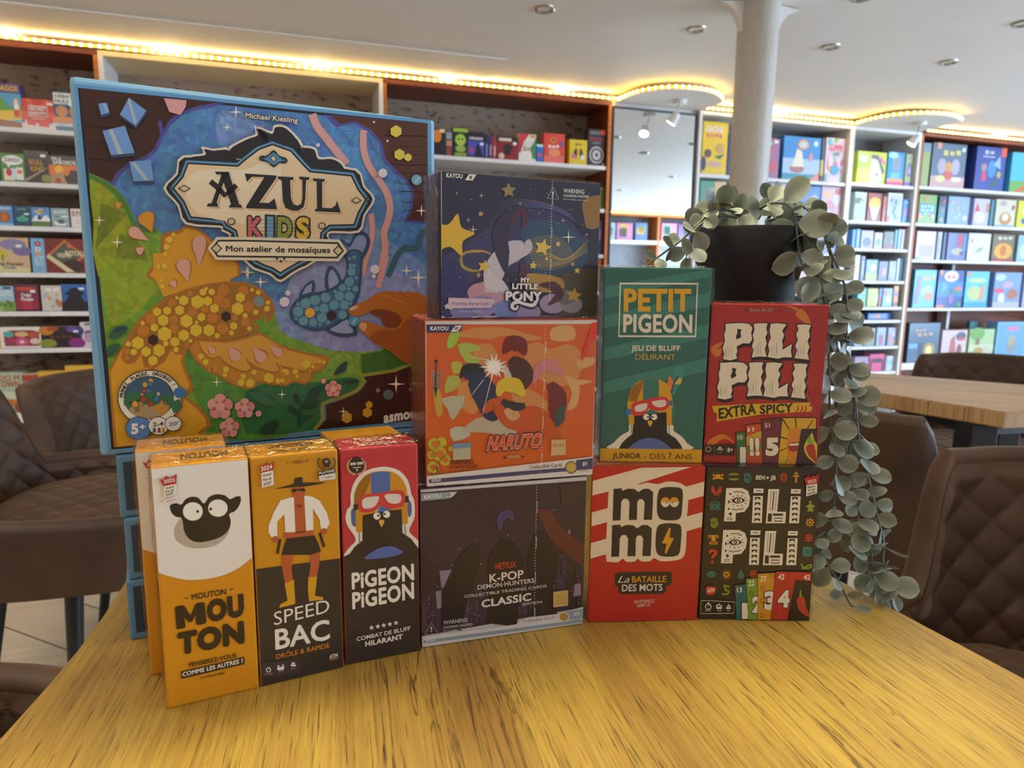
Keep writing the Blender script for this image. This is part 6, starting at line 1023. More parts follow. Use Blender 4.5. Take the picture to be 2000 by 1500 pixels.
for k, x, y, c in (('bow', 185, 180, YEL), ('teeth', 322, 182, GRN), ('hand', 438, 185, TEA), ('oval', 752, 186, RED), ('cross', 858, 188, YEL), ('chili', 172, 302, RED), ('half', 160, 432, TEA), ('hand', 152, 572, GRN), ('face', 146, 722, YEL), ('ask', 138, 862, RED), ('eye', 126, 1018, TEA), ('flower', 258, 1022, YEL), ('drop', 380, 1020, TEA), ('sun', 492, 1016, RED), ('swirl', 250, 1155, GRN), ('bird', 978, 432, GRN), ('sun', 975, 572, YEL), ('sun', 962, 704, RED), ('knot', 950, 822, TEA), ('snake', 942, 940, GRN)): sym(A, k, x, y, c)
A.text('BEN', (508, 203), (586, 204), (510, 166), PW, .05); A.disc(610, 187, 11, PW); A.text('JB', (630, 205), (680, 206), (632, 168), PW, .05); A.disc(610, 187, 4, BLK)
for dx, dy in ((0, 0), (-26, 360)):
    T = lambda P: [(x + dx, y + dy) for x, y in P]; D2 = '#29211f'
    A.poly(T([(254, 275), (390, 275), (440, 300), (460, 360), (448, 430), (410, 480), (338, 490), (332, 562), (234, 562)]), PW); A.poly(T([(490, 278), (576, 280), (572, 318), (488, 318)]), PW, up=0); A.poly(T([(485, 342), (570, 342), (560, 575), (474, 575)]), PW, up=0); A.poly(T([(616, 284), (710, 284), (692, 478), (768, 480), (762, 578), (594, 578)]), PW, up=0); A.poly(T([(812, 284), (896, 286), (892, 324), (810, 322)]), PW, up=0); A.poly(T([(808, 346), (894, 346), (880, 578), (794, 578)]), PW, up=0)
    A.poly(T([(300, 385), (330, 360), (365, 355), (400, 368), (415, 384), (385, 402), (340, 408)]), D2, sm=3); A.poly(T(ell(360, 382, 32, 18)), PW); A.poly(T(ell(360, 382, 16, 16)), D2); A.poly(T(ell(360, 382, 6, 6)), PW)
    for i in range(11): an = i * 2 * math.pi / 11; A.poly(T([(360 + 78 * math.cos(an), 384 + 54 * math.sin(an)), (360 + 62 * math.cos(an + .12), 384 + 40 * math.sin(an + .12)), (360 + 62 * math.cos(an - .12), 384 + 40 * math.sin(an - .12))]), D2, up=0)
    A.line(T([(316, 304), (332, 312), (346, 302), (362, 312), (378, 302), (396, 318), (414, 322)]), 7, D2, up=0); A.line(T([(302, 464), (322, 456), (340, 466), (360, 456), (384, 460), (402, 446)]), 7, D2, up=0)
    A.poly(T([(270, 375), (270, 412), (290, 394)]), D2, up=0); A.poly(T(ell(276, 454, 9, 9)), D2, up=0); A.poly(T([(290, 480), (306, 498), (290, 516), (274, 498)]), D2, up=0); A.line(T([(258, 530), (310, 530)]), 5, D2, up=0); A.line(T([(258, 546), (310, 546)]), 5, D2, up=0); A.poly(T(ell(288, 326, 9, 9)), D2, up=0)
    A.line(T([(510, 298), (556, 299)]), 6, D2, up=0); A.line(T([(832, 303), (876, 304)]), 6, D2, up=0)
    for x0 in (524, 846):
        for i in range(5): y = 366 + i * 46; A.poly(T([(x0 - 24 - i, y - 14), (x0 + 24 - i, y - 14), (x0 + 24 - i, y + 14), (x0 - i, y - 4), (x0 - 24 - i, y + 14)]), D2, up=0)
    A.line(T([(665, 304), (650, 470)]), 9, D2, up=0)
    for i in range(12): y = 306 + i * 14; A.line(T([(636 - i, y), (646 - i, y)]), 5, D2, up=0); A.line(T([(682 - i, y), (692 - i, y)]), 5, D2, up=0)
    A.poly(T([(614, 494), (648, 494), (644, 564), (610, 564)]), D2, up=0); A.poly(T([(656, 494), (744, 496), (742, 514), (656, 514)]), D2, up=0); A.line(T([(670, 534), (736, 534), (732, 560), (668, 560)]), 9, D2, closed=True, up=0)
def card2(q, c): A.poly(inflate(q, 4), '#1a1414'); A.poly(q, c)
card2([(328, 1112), (428, 1104), (430, 1406), (342, 1406)], '#2a6a6e'); A.text('13', (346, 1172), (390, 1170), (345, 1130), PW, .035); A.text('1', (388, 1400), (440, 1400), (388, 1262), PW, .08, BLK, .05)
card2([(424, 1056), (524, 1046), (530, 1406), (446, 1406)], '#7a9a34'); A.text('22', (444, 1118), (496, 1115), (443, 1070), PW, .035); A.text('2', (476, 1348), (560, 1348), (476, 1206), PW, .08, BLK, .05)
card2([(526, 1012), (672, 1004), (640, 1406), (526, 1406)], '#d0922a'); A.text('37', (548, 1080), (600, 1078), (548, 1032), PW, .035); A.text('3', (580, 1320), (690, 1316), (578, 1164), PW, .08, BLK, .05)
card2([(680, 1000), (690, 992), (984, 1000), (970, 1406), (636, 1406)], '#bf2c28'); A.text('42', (696, 1062), (752, 1060), (700, 1014), PW, .035); A.text('42', (916, 1062), (972, 1064), (920, 1018), PW, .035); A.text('4', (692, 1302), (794, 1300), (700, 1152), PW, .08, BLK, .05)
for x, y in ((565, 1130), (562, 1240), (560, 1366), (650, 1030), (712, 1110), (785, 1030), (790, 1110), (684, 1350), (470, 1180), (375, 1230), (370, 1300)): A.line(ell(x, y, 15, 18, 8), 4, '#7a4a2a' if x > 530 else '#3a6a4a', closed=True, up=0)
card2([(850, 1068), (982, 1076), (970, 1408), (780, 1408)], '#241c1c'); A.line([(896, 1150), (890, 1180), (892, 1215)], [10, 14, 26], '#7a9a34', 3); A.line([(892, 1210), (895, 1250), (905, 1300), (940, 1350), (968, 1372)], [50, 74, 66, 46, 12], '#c23a30', 4)
A.poly([(74, 1135), (95, 1115), (140, 1120), (165, 1128), (150, 1185), (100, 1192), (84, 1180)], '#c8402f', sm=2); A.text('ATM', (88, 1172), (148, 1168), (88, 1138), PW, .06)
A.line([(36, 1238), (326, 1252), (316, 1350), (36, 1352)], 4, PW, closed=True); A.line(ell(98, 1292, 24, 24, 16), 7, PW, closed=True); A.line([(98, 1292), (104, 1278)], 5, PW, up=0); A.quad(90, 1256, 106, 1264, PW, up=0); A.disc(190, 1274, 9, PW, up=0); A.disc(172, 1284, 8, PW, up=0); A.disc(208, 1284, 8, PW, up=0); A.poly([(164, 1294), (218, 1294), (212, 1312), (170, 1312)], PW, up=0); A.quad(252, 1296, 292, 1312, PW, up=0); A.quad(258, 1282, 286, 1292, PW, up=0); A.line([(272, 1266), (272, 1282)], 5, PW, up=0)
A.text('15 min', (72, 1332), (118, 1333), (72, 1320), PW, .02); A.text('2-8', (176, 1332), (206, 1332), (176, 1320), PW, .02); A.text('8+', (262, 1332), (282, 1333), (262, 1320), PW, .02)
B9.done(A); S8 = B9.art(1360, 890, 4.411, -.0016)
award(B9, S8, [(918, 182), (938, 188), (955, 165), (975, 182), (1000, 165), (1015, 172), (1050, 152), (1036, 235), (940, 250)], [(940, 250), (1034, 234), (1032, 318), (938, 346)], '2025', (950, 236, 1026, 222, 28), ('Best', 'Toy', 'awards')); B9.done(S8, 'award_sticker'); B9.film(False, 17)
# ------------------------------------------------------------------ red and white word game
B10 = Box('red and white striped game box with fat black round letters, under the green box', .0623, .5078, 0, 4.0, .0888, .036, .1276, '#b3221e'); A = B10.art(1130, 890, 4.411)
A.poly([(100, 80), (1105, 80), (1020, 1430), (70, 1445)], '#b9231e'); SW = '#e2d4bd'
A.poly([(110, 216), (540, 103), (970, 92), (490, 248), (112, 342)], SW); A.poly([(108, 488), (1092, 222), (1090, 345), (104, 608)], SW, up=0); A.poly([(100, 752), (1075, 485), (1072, 612), (96, 886)], SW, up=0)
A.poly([(262, 270), (290, 245), (510, 246), (580, 232), (640, 238), (690, 242), (760, 222), (850, 228), (910, 255), (948, 300), (942, 420), (930, 560), (928, 700), (915, 840), (870, 892), (760, 908), (690, 902), (650, 880), (610, 908), (540, 908), (510, 885), (480, 910), (410, 912), (380, 885), (340, 915), (270, 912), (236, 880), (245, 560)], SW, sm=3)
MM = [(300, 285), (373, 280), (374, 302), (420, 283), (478, 285), (516, 312), (560, 283), (605, 284), (642, 312), (640, 400), (632, 551), (560, 552), (568, 400), (548, 374), (520, 374), (505, 400), (502, 552), (432, 553), (438, 400), (418, 370), (386, 371), (367, 398), (360, 556), (292, 559)]
OO = [(680, 340), (698, 288), (750, 270), (830, 270), (884, 282), (898, 330), (892, 440), (880, 525), (840, 553), (760, 556), (700, 542), (676, 490), (674, 410)]
for dx, dy in ((0, 0), (-12, 312)):
    A.poly([(x + dx, y + dy) for x, y in MM], '#2b2226'); A.poly([(x + dx, y + dy) for x, y in OO], '#2b2226', sm=3, up=0)
for x in (746, 824): A.disc(x, 400, 39, '#e2d4bd', 42); A.poly(ell(x, 398, 39, 42, 16, 0, math.pi, 2 * math.pi), '#d89c22')
A.disc(760, 402, 8, '#2b2226', 5); A.disc(808, 402, 8, '#2b2226', 5, up=0)
A.poly([(780, 616), (792, 622), (784, 704), (820, 708), (756, 840), (740, 840), (756, 756), (717, 752)], '#d89c22')
A.poly([(310, 1025), (340, 1002), (560, 998), (785, 997), (803, 1018), (802, 1090), (790, 1112), (758, 1122), (752, 1170), (725, 1186), (550, 1190), (370, 1191), (345, 1172), (338, 1128), (312, 1112)], '#2b2226', sm=1)
A.text('La', (336, 1092), (436, 1090), (340, 1036), PW, -.006, shear=.35); A.text('BATAILLE', (458, 1090), (754, 1086), (459, 1036), '#d89c22', .02); A.text('DES MOTS', (372, 1166), (720, 1160), (374, 1108), PW, .02)
A.text('ANTOINE.G', (472, 1272), (648, 1264), (474, 1242), '#e0c8b8', .012, shear=.2); A.text('RÉMY.W', (500, 1302), (622, 1296), (502, 1276), '#e0c8b8', .012, shear=.2)
B10.done(A); B10.film(True, 19)
# ------------------------------------------------------------------ big blue mosaic game and the stack that carries it
RIM, RIM2 = '#7eb0d6', '#5f97c4'
AZX, AZY, AZZ, AZA = -.2922, .4723, .1410, 27.4
B0 = Box('big square light blue game box with a mosaic bird on its lid', AZX, AZY, AZZ, AZA, .255, .062, .2565, RIM, wrapped=False, bev=.0032); A = B0.art(120, 140, 3.75)
C = {1: (120, 140), 2: (480, 140), 3: (160, 500), 4: (480, 500)}
def cr(k): A.crop(*C[k], 3.75)
def fx(P, k): return [(C[k][0] + x / 3.75, C[k][1] + y / 3.75) for x, y in P]
full = lambda: A.crop(0, 0, 1)
full(); A.poly([(143, 164), (841, 233), (846, 823), (211, 884)], RIM2); A.poly([(152, 171.5), (834.7, 240.8), (838, 818), (217.5, 878)], '#17171c'); A.m = 1
A.poly([(157.5, 177), (831.5, 246), (834.5, 809), (226.5, 870)], '#4d7cb4'); CL = A
for q, c in (([(420, 230), (520, 240), (640, 330), (760, 470), (830, 520), (830, 600), (700, 560), (560, 540), (480, 420)], '#6f8fc6'), ([(600, 480), (720, 520), (830, 560), (834, 660), (700, 690), (560, 640)], '#8a93c8'), ([(640, 250), (700, 262), (715, 380), (690, 400)], '#4f86c0'), ([(450, 560), (560, 600), (600, 680), (520, 640)], '#7a90cc')): A.poly(q, c, sm=4)
A.m = 0; cr(1)
PUR, WOOD, WOOD2 = '#4d4a94', '#3d1b10', '#50281a'
A.poly([(130, 125), (1195, 235), (1100, 262), (1000, 278), (885, 318), (805, 385), (742, 482), (703, 582), (622, 642), (505, 692), (425, 765), (388, 838), (205, 750)], PUR); A.poly([(130, 125), (1130, 230), (1010, 250), (880, 290), (790, 355), (720, 470), (680, 565), (610, 620), (490, 668), (400, 745), (365, 810), (205, 740)], WOOD)
for y in (400, 640): A.line([(180, y), (420, y + 12), (560, y + 4)], 5, '#3a1a10', 3, up=0)
for y in (520, 720): A.line([(190, y), (350, y + 8)], 3, '#4a2014', up=0)
cr(2); A.poly([(575, 315), (660, 408), (790, 378), (905, 445), (975, 525), (1005, 650), (1085, 735), (1160, 795), (1212, 880), (1200, 1000), (1155, 1100), (1330, 1118), (1330, 380)], PUR); A.poly([(620, 322), (690, 385), (800, 362), (920, 428), (995, 515), (1025, 640), (1100, 722), (1175, 785), (1232, 875), (1222, 1000), (1182, 1085), (1330, 1100), (1330, 380)], WOOD2)
for i in range(9): y = 470 + i * 68; A.line([(1000 + i * 20, y), (1180, y + 14 * (i % 2)), (1330, y + 6)], 4 if i % 3 else 7, '#3f1c12', 3, up=0)
# green ground
A.m = 1; full(); GR = fx([(205, 742), (300, 782), (400, 850), (480, 948), (540, 1080), (562, 1140), (700, 1150), (800, 1240)], 1) + fx([(600, 300), (1180, 190), (1410, 380)], 3) + fx([(215, 430), (250, 545), (320, 590), (400, 618), (600, 688), (850, 705), (980, 690), (1060, 650), (1235, 790), (1100, 830), (860, 868), (880, 910), (820, 980), (700, 1035), (570, 1085), (575, 1190), (500, 1275)], 4) + [(480, 851), (226.5, 870)]
A.poly(GR, '#6f9a2a'); A.poly(fx([(205, 790), (300, 830), (380, 900), (440, 1000), (500, 1120), (560, 1200), (640, 1330), (660, 1500), (270, 1500), (235, 1100)], 1), '#8f9a1c', sm=2); A.poly(fx([(290, 960), (480, 1040), (250, 1300)], 1), '#6a7a1a'); A.poly(fx([(430, 1190), (560, 1240), (640, 1380), (380, 1440)], 1), '#75861c'); A.poly(fx([(140, 60), (300, 20), (520, 60), (560, 220), (380, 430), (200, 500)], 3), '#8aa024', sm=2)
A.poly(fx([(770, 680), (900, 850), (1000, 900), (1300, 980), (1500, 1080), (1500, 1320), (940, 1340), (900, 1300), (940, 1220), (820, 1020), (760, 800)], 3) , '#4f8a32', sm=2); A.poly(fx([(0, 990), (250, 930), (470, 930), (700, 890), (820, 900), (800, 980), (560, 1080), (570, 1190), (500, 1270), (0, 1300)], 4), '#256a3c', sm=2); A.poly(fx([(840, 720), (980, 700), (1060, 660), (1200, 780), (1080, 825), (850, 860)], 4), '#3a6a28'); A.poly(fx([(400, 625), (600, 690), (830, 710), (830, 860), (640, 880), (560, 730)], 4), '#7aa23a')
A.m = 0
A.line(fx([(205, 765), (300, 810), (390, 875), (465, 970), (525, 1100), (560, 1150), (700, 1165)], 1), 9, '#4a7a34', 3)
full(); A.line(fx([(1205, 805), (1090, 842), (845, 875), (870, 915), (810, 985), (700, 1035), (560, 1082), (565, 1190), (500, 1270)], 4), 7, '#8a8f3a', 2)
cr(4); A.poly([(1215, 800), (1090, 850), (862, 885), (888, 920), (822, 1000), (705, 1050), (585, 1095), (590, 1195), (518, 1268), (1210, 1205), (1330, 1190), (1330, 770)], '#38170f')
for a, c in (((600, 1080), (1200, 1020)), ((650, 1150), (1000, 1095))): A.line([a, c], 4, '#2e140d', up=0)
cr(2); A.line([(1330, 1150), (1280, 1200), (1250, 1290), (1170, 1290), (1110, 1340), (1075, 1420), (1040, 1500)], 42, '#3d6272', 4)
cr(2)
for P, wd in (([(485, 312), (520, 400), (590, 490), (660, 580), (740, 680)], 52), ([(862, 430), (860, 560), (900, 690), (970, 790), (1030, 890), (1055, 990), (1040, 1090), (1010, 1180), (1020, 1290), (1000, 1390), (985, 1500)], 44), ([(915, 1040), (925, 1130), (915, 1240), (880, 1370), (850, 1480)], 34)): A.line(P, wd + 10, '#b08a7a', 4); A.line(P, wd, '#cf9a9a', 4)
cr(4); A.line([(1030, 0), (1000, 110), (965, 230)], 40, '#cf9a9a', 3); A.line([(885, -10), (850, 150)], 32, '#cf9a9a')
for a in ([(880, 450), (930, 560), (1060, 700), (1130, 800), (1170, 900)], [(690, 440), (820, 430), (720, 560)], [(860, 820), (1050, 720)]): cr(2); A.line(a, 4, '#3f6ca4', up=0)
# bird
YL, YO, YD, PNK = '#d39a1e', '#b06a1c', '#9a6a18', '#d3a293'
cr(1); A.poly([(660, 1520), (668, 1420), (690, 1385), (738, 1368), (728, 1280), (742, 1200), (800, 1170), (872, 1158), (900, 1128), (1000, 1150), (1130, 1250), (1290, 1390), (1255, 1520)], YO, sm=3); A.poly([(690, 1520), (692, 1430), (740, 1395), (765, 1370), (752, 1285), (765, 1215), (880, 1180), (905, 1150), (1000, 1170), (1130, 1270), (1270, 1390), (1235, 1520)], YL, sm=3)
cr(3); A.poly([(520, -20), (525, 110), (550, 200), (600, 300), (760, 250), (1085, 190), (1120, -20)], YL)
A.poly([(195, 840), (270, 700), (330, 600), (500, 480), (800, 620), (770, 690), (745, 760), (775, 860), (822, 960), (760, 1030), (860, 1105), (930, 1180), (945, 1240), (880, 1295), (915, 1335), (235, 1400)], YO); A.poly([(210, 850), (285, 700), (345, 620), (500, 500), (780, 640), (745, 690), (722, 770), (755, 870), (790, 950), (735, 1030), (840, 1120), (905, 1190), (915, 1240), (845, 1290), (885, 1338), (260, 1395), (235, 1150)], YL)
HEAD = [(285, 750), (310, 650), (340, 590), (400, 480), (500, 390), (600, 310), (760, 240), (900, 205), (1050, 185), (1200, 190), (1300, 232), (1378, 305), (1412, 380), (1398, 430), (1356, 490), (1340, 420), (1310, 466), (1255, 466), (1300, 530), (1200, 582), (1050, 612), (840, 606), (760, 645), (768, 690), (730, 722), (690, 722), (652, 692), (610, 770), (520, 832), (455, 812), (432, 715), (395, 778), (330, 796)]
A.poly(HEAD, YO); A.poly(inflate(HEAD, -16), YD)
A.discs([(1035, 250, 45), (1180, 250, 40), (1000, 320, 45), (660, 343, 32), (810, 405, 38), (900, 390, 30), (505, 463, 42), (450, 545, 48), (675, 463, 33), (675, 530, 36), (1050, 345, 40), (1220, 370, 40), (955, 455, 40), (1030, 530, 45), (1195, 480, 35), (1120, 450, 25), (330, 700, 26), (790, 275, 22), (330, 745, 20), (500, 810, 18), (850, 585, 14)], '#c07820', 6)
A.discs([(745, 325, 38), (845, 335, 50), (920, 330, 36), (950, 262, 26), (885, 265, 27), (1160, 303, 37), (1140, 385, 48), (970, 383, 35), (550, 408, 33), (625, 400, 32), (715, 397, 37), (595, 470, 43), (765, 475, 50), (875, 447, 32), (530, 523, 30), (605, 570, 55), (745, 580, 43), (835, 543, 47), (930, 543, 45), (410, 635, 48), (680, 628, 37), (565, 690, 47), (470, 700, 38), (520, 765, 38), (340, 643, 22), (380, 703, 26), (615, 640, 22), (1110, 512, 30), (1290, 267, 20), (1095, 562, 20), (1355, 385, 22), (1272, 410, 22), (1225, 530, 18), (1195, 435, 20), (990, 582, 20), (690, 685, 22), (1360, 340, 18), (445, 490, 17), (1245, 248, 15), (695, 305, 14), (795, 620, 16), (840, 485, 14), (910, 238, 14)], '#d9b92e', 6)
A.discs([(1055, 442, 40), (522, 613, 42)], '#36180f', 6); A.disc(1295, 332, 40, '#7c8e92')
WING = fx([(775, 665), (835, 606), (1050, 618), (1200, 590), (1300, 552), (1400, 620)], 3) + fx([(200, 620), (300, 670), (450, 708), (560, 724), (612, 740), (600, 790), (555, 840), (490, 852), (480, 910), (430, 942), (350, 922), (300, 952), (180, 942), (90, 922), (68, 962), (20, 976)], 4) + fx([(1195, 975), (1100, 940), (990, 872), (900, 830), (830, 765), (795, 705)], 3)
full(); A.poly(WING, YO); A.poly(inflate(WING, -4), '#b9821c')
cr(3); A.poly([(850, 625), (1050, 640), (1200, 610), (1300, 580), (1420, 650), (1560, 705), (1740, 750), (1700, 790), (1640, 800), (1680, 840), (1560, 820), (1450, 800), (1480, 838), (1400, 850), (1300, 810), (1200, 760), (1240, 820), (1200, 845), (1110, 810), (1010, 740), (960, 752), (890, 700)], '#d29a34', sm=2)
for P in ([(850, 625), (880, 690), (930, 745), (980, 745), (1010, 735)], [(1010, 735), (1050, 790), (1130, 830), (1200, 845), (1240, 815), (1200, 750)], [(1240, 800), (1300, 830), (1400, 850), (1450, 830), (1420, 780)], [(1450, 800), (1540, 835), (1640, 845), (1660, 800)]): A.line(P, 11, '#a8641c', 3)
for tip, end, wd in (((920, 645), (960, 700), 24), ((1065, 655), (1135, 745), 42), ((1245, 662), (1325, 750), 44), ((1375, 650), (1450, 715), 34)): A.poly(tear(tip, end, wd + 9), YO); A.poly(tear(tip, end, wd), PNK)
cr(4); A.poly(tear((45, 662), (125, 755), 53), YO); A.poly(tear((45, 662), (125, 755), 42), PNK); A.poly(tear((172, 650), (250, 715), 42), YO); A.poly(tear((172, 650), (250, 715), 33), PNK)
A.discs([(440, 790, 35), (290, 850, 28), (165, 890, 38), (30, 930, 34), (360, 845, 22), (265, 910, 18), (235, 918, 18), (540, 770, 15), (570, 775, 14), (490, 810, 14), (375, 880, 14), (60, 850, 18)], '#d9b92e', 6); cr(3); A.discs([(905, 775, 24), (870, 735, 24), (1055, 830, 24), (1180, 880, 22), (1165, 925, 28), (1230, 925, 28), (1045, 870, 16), (1260, 850, 20), (1370, 895, 36), (1435, 910, 20), (605, 75, 24), (560, 75, 16), (590, 220, 18), (578, 180, 14)], '#d9b92e', 6); A.discs([(970, 820, 34), (1110, 880, 38), (940, 830, 20), (1470, 870, 24)], '#c87e22', 6)
for tip, end, wd in (((780, 195), (735, 45), 50), ((692, 240), (660, 188), 26)): A.poly(tear(tip, end, wd + 9), YO); A.poly(tear(tip, end, wd), PNK)
cr(1); A.discs([(790, 1230, 26), (770, 1285, 24), (820, 1195, 16), (760, 1335, 18), (710, 1430, 16), (755, 1425, 22)], '#d9b92e', 8)
for tip, end, wd, c in (((1008, 1432), (1010, 1230), 50, PNK), ((665, 1180), (612, 1050), 58, '#cf8f22'), ((642, 1240), (515, 1165), 40, PNK), ((612, 1290), (560, 1318), 28, PNK), ((415, 1012), (418, 965), 24, '#cf8f22')): A.poly(tear(tip, end, wd + 8), '#a8621c'); A.poly(tear(tip, end, wd), c)
# fish
FO, FB, FC = '#27446a', '#3a5c8c', '#5f97ae'
cr(2); A.poly([(690, 1222), (752, 1262), (800, 1185), (860, 1172), (908, 1230), (885, 1320), (842, 1400), (845, 1500), (735, 1500), (740, 1400), (705, 1330)], FO, sm=3); A.poly([(712, 1250), (755, 1290), (805, 1210), (855, 1200), (880, 1240), (860, 1310), (800, 1390), (760, 1330)], '#7f8fc0', sm=3)
cr(4); A.poly([(386, 300), (430, 215), (495, 175), (495, 275)], FO, sm=2); A.poly([(405, 285), (440, 225), (482, 198), (478, 262)], '#8f9cc8'); A.poly([(590, 262), (578, 150), (605, 75), (650, 90), (700, 180), (680, 240)], FO, sm=2); A.poly([(608, 240), (602, 150), (620, 100), (650, 120), (678, 185), (660, 225)], '#8f9cc8', sm=2); A.poly([(580, 540), (640, 498), (745, 440), (800, 520), (812, 572), (740, 592), (650, 582)], FO, sm=2); A.poly([(612, 540), (660, 510), (740, 462), (775, 525), (780, 560), (700, 565)], '#8f9cc8', sm=2)
A.poly([(318, 425), (335, 360), (395, 300), (500, 270), (600, 245), (680, 195), (735, 130), (735, -30), (845, -30), (842, 150), (832, 265), (800, 345), (760, 420), (680, 485), (600, 532), (500, 548), (420, 525), (345, 478)], FO, sm=3); A.poly([(335, 422), (350, 370), (405, 318), (505, 288), (610, 262), (695, 210), (752, 135), (752, -20), (828, -20), (825, 150), (815, 260), (785, 335), (745, 408), (670, 468), (595, 514), (500, 530), (425, 508), (360, 465)], FB, sm=3)
A.up()
for x, y, r in ((435, 345, 37), (380, 405, 37), (505, 323, 37), (580, 303, 35), (683, 293, 35), (755, 295, 34), (755, 188, 33), (705, 232, 27), (770, 115, 30), (570, 383, 34), (643, 358, 34), (718, 358, 34), (555, 452, 35), (490, 485, 30), (418, 475, 34), (705, 430, 32), (800, 240, 22), (515, 385, 18), (380, 350, 13), (365, 460, 13), (650, 258, 12), (750, 240, 14), (805, 160, 14), (600, 485, 14), (540, 500, 12), (765, 70, 16), (790, 70, 14), (765, 345, 12), (790, 10, 14), (755, 20, 12)): A.poly(ell(x, y, r, r, 16), FC, up=0)
A.disc(467, 415, 36, '#e0a92e'); A.disc(625, 437, 36, '#2c1712', up=0)
# hand placing a piece
HAND = [(750, 388), (798, 358), (850, 335), (900, 308), (960, 270), (1050, 255), (1130, 266), (1220, 262), (1290, 285), (1340, 320), (1392, 410), (1395, 620), (1360, 760), (1215, 790), (1130, 760), (1060, 700), (960, 650), (900, 600), (840, 545), (812, 508), (832, 482), (885, 476), (950, 502), (1060, 527), (1112, 512), (1140, 470), (1110, 425), (1040, 400), (960, 390), (900, 410), (830, 436), (765, 432)]
A.poly(HAND, '#b0651f', sm=3); A.poly([(900, 600), (960, 545), (1060, 540), (1130, 520), (1180, 460), (1280, 560), (1390, 560), (1390, 740), (1215, 785), (1130, 755), (1060, 695), (960, 645)], '#96501a', sm=2); A.poly([(900, 408), (960, 388), (1040, 398), (1110, 425), (1140, 470), (1110, 510), (1060, 525), (1000, 500), (980, 450), (930, 430)], '#7a3c1a', sm=3)
A.line([(1130, 268), (1180, 300), (1240, 330)], 4, '#8a4a1a', 3); A.line([(960, 275), (1050, 300), (1150, 340)], 5, '#c98a4a', 3, up=0); A.poly([(752, 388), (798, 360), (822, 372), (775, 400)], '#d3aa7c', sm=2); A.poly([(826, 492), (880, 492), (872, 550), (835, 530)], '#d3a070', sm=2)
A.disc(790, 486, 40, '#1f3d58'); A.disc(788, 476, 37, '#4f93ba'); A.poly([(770, 492), (800, 448), (812, 458), (784, 502)], '#86b8d0')
# loose tiles, hexagons, sparkles
cr(1)
for q, s_ in (([(270, 238), (335, 232), (352, 305), (292, 322)], [(300, 238), (315, 236), (345, 290), (338, 300)]), ([(495, 195), (622, 290), (545, 402), (428, 318)], [(485, 215), (500, 200), (552, 370), (535, 390)]), ([(302, 438), (465, 400), (537, 598), (365, 615)], [(345, 430), (375, 424), (450, 604), (418, 610)]), ([(497, 662), (655, 650), (675, 800), (530, 805)], [(512, 672), (540, 668), (640, 795), (612, 800)])): A.poly([(x + 4, y + 22) for x, y in q], '#2c3f60'); A.poly(q, '#6d96cc'); A.poly(s_, '#a7b4bc')
A.poly([(750, 200), (915, 215), (910, 262), (870, 322), (790, 300)], '#d59a9a'); A.line([(720, 365), (735, 460)], 26, '#4a4a94')
cr(2); A.discs([(1095, 440, 45), (1120, 610, 42), (1182, 630, 30)], '#d2c04a', 6); A.disc(1245, 795, 38, '#6fa6c0'); A.poly([(1225, 815), (1262, 770), (1272, 778), (1238, 824)], '#a8c8d0'); A.discs([(998, 745, 33), (525, 540, 14), (933, 373, 8), (1032, 510, 8)], '#d8ccd4', 16)
cr(4); A.discs([(735, 1180, 42), (898, 1085, 28), (885, 1143, 38)], '#c8952e', 6); A.disc(1038, 1013, 38, '#5d676c'); A.discs([(963, 980, 20), (1200, 975, 16)], '#9a6a6a', 4, .3); A.discs([(280, 335, 36), (305, 270, 20), (940, 97, 33), (932, 148, 14)], '#d6cfdc', 16)
for k, x, y, R in ((1, 1275, 300, 50), (1, 1210, 412, 36), (1, 280, 1090, 44), (1, 410, 1250, 48), (1, 1365, 1470, 50), (4, 1172, 108, 48), (4, 1258, 158, 66), (4, 1095, 935, 66), (4, 710, 1135, 36), (4, 262, 1010, 36), (3, 1205, 118, 52), (3, 1305, 190, 52), (2, 1280, 1020, 48), (3, 985, 920, 40)): cr(k); A.poly(star(x, y, R, .16, 4), '#efe2c8', up=0)
# plants and blossoms
cr(4); LF = '#173f30'
for a, c, wd in (((385, 1240), (400, 1100), 16), ((400, 1100), (450, 1040), 12)): A.line([a, c], wd, LF)
for q in ([(300, 1100), (350, 1105), (390, 1150), (380, 1175)], [(345, 995), (385, 1030), (395, 1085), (365, 1060)], [(440, 1050), (480, 975), (560, 950), (520, 1020), (460, 1050)], [(410, 1110), (460, 1070), (540, 1055), (480, 1110)], [(410, 1200), (450, 1165), (500, 1165), (450, 1190)], [(635, 870), (690, 790), (740, 772), (720, 840)], [(680, 910), (760, 905), (830, 905), (760, 935)], [(100, 1290), (150, 1220), (235, 1205), (190, 1290)], [(20, 995), (120, 1000), (230, 1085), (110, 1080)]): A.poly(q, LF if q[0][0] != 20 else '#2f6a48', sm=2)
cr(3)
for q, c in (([(195, 600), (240, 520), (330, 512), (320, 560), (250, 605)], '#2a5a40'), ([(190, 660), (280, 640), (260, 700), (190, 745)], '#2a5a40'), ([(235, 560), (270, 520), (330, 514), (300, 545)], '#263a58')): A.poly(q, c, sm=2)
for cx, cy, R in ((1010, 1100, 95), (1190, 1112, 75), (1078, 1252, 74)):
    for i in range(5): an = -1.57 + i * 1.2566; A.disc(cx + R * .55 * math.cos(an), cy + R * .55 * math.sin(an), R * .45, '#d8888c' if i % 2 else '#df9c98', up=1 if i == 0 else 0)
    A.disc(cx, cy, R * .35, '#e0a49c')
A.disc(1290, 1150, 22, '#dd9a96'); cr(4)
for i in range(5): an = -1.57 + i * 1.2566; A.disc(635 + 34 * math.cos(an), 970 + 34 * math.sin(an), 28, '#dc908f', up=0)
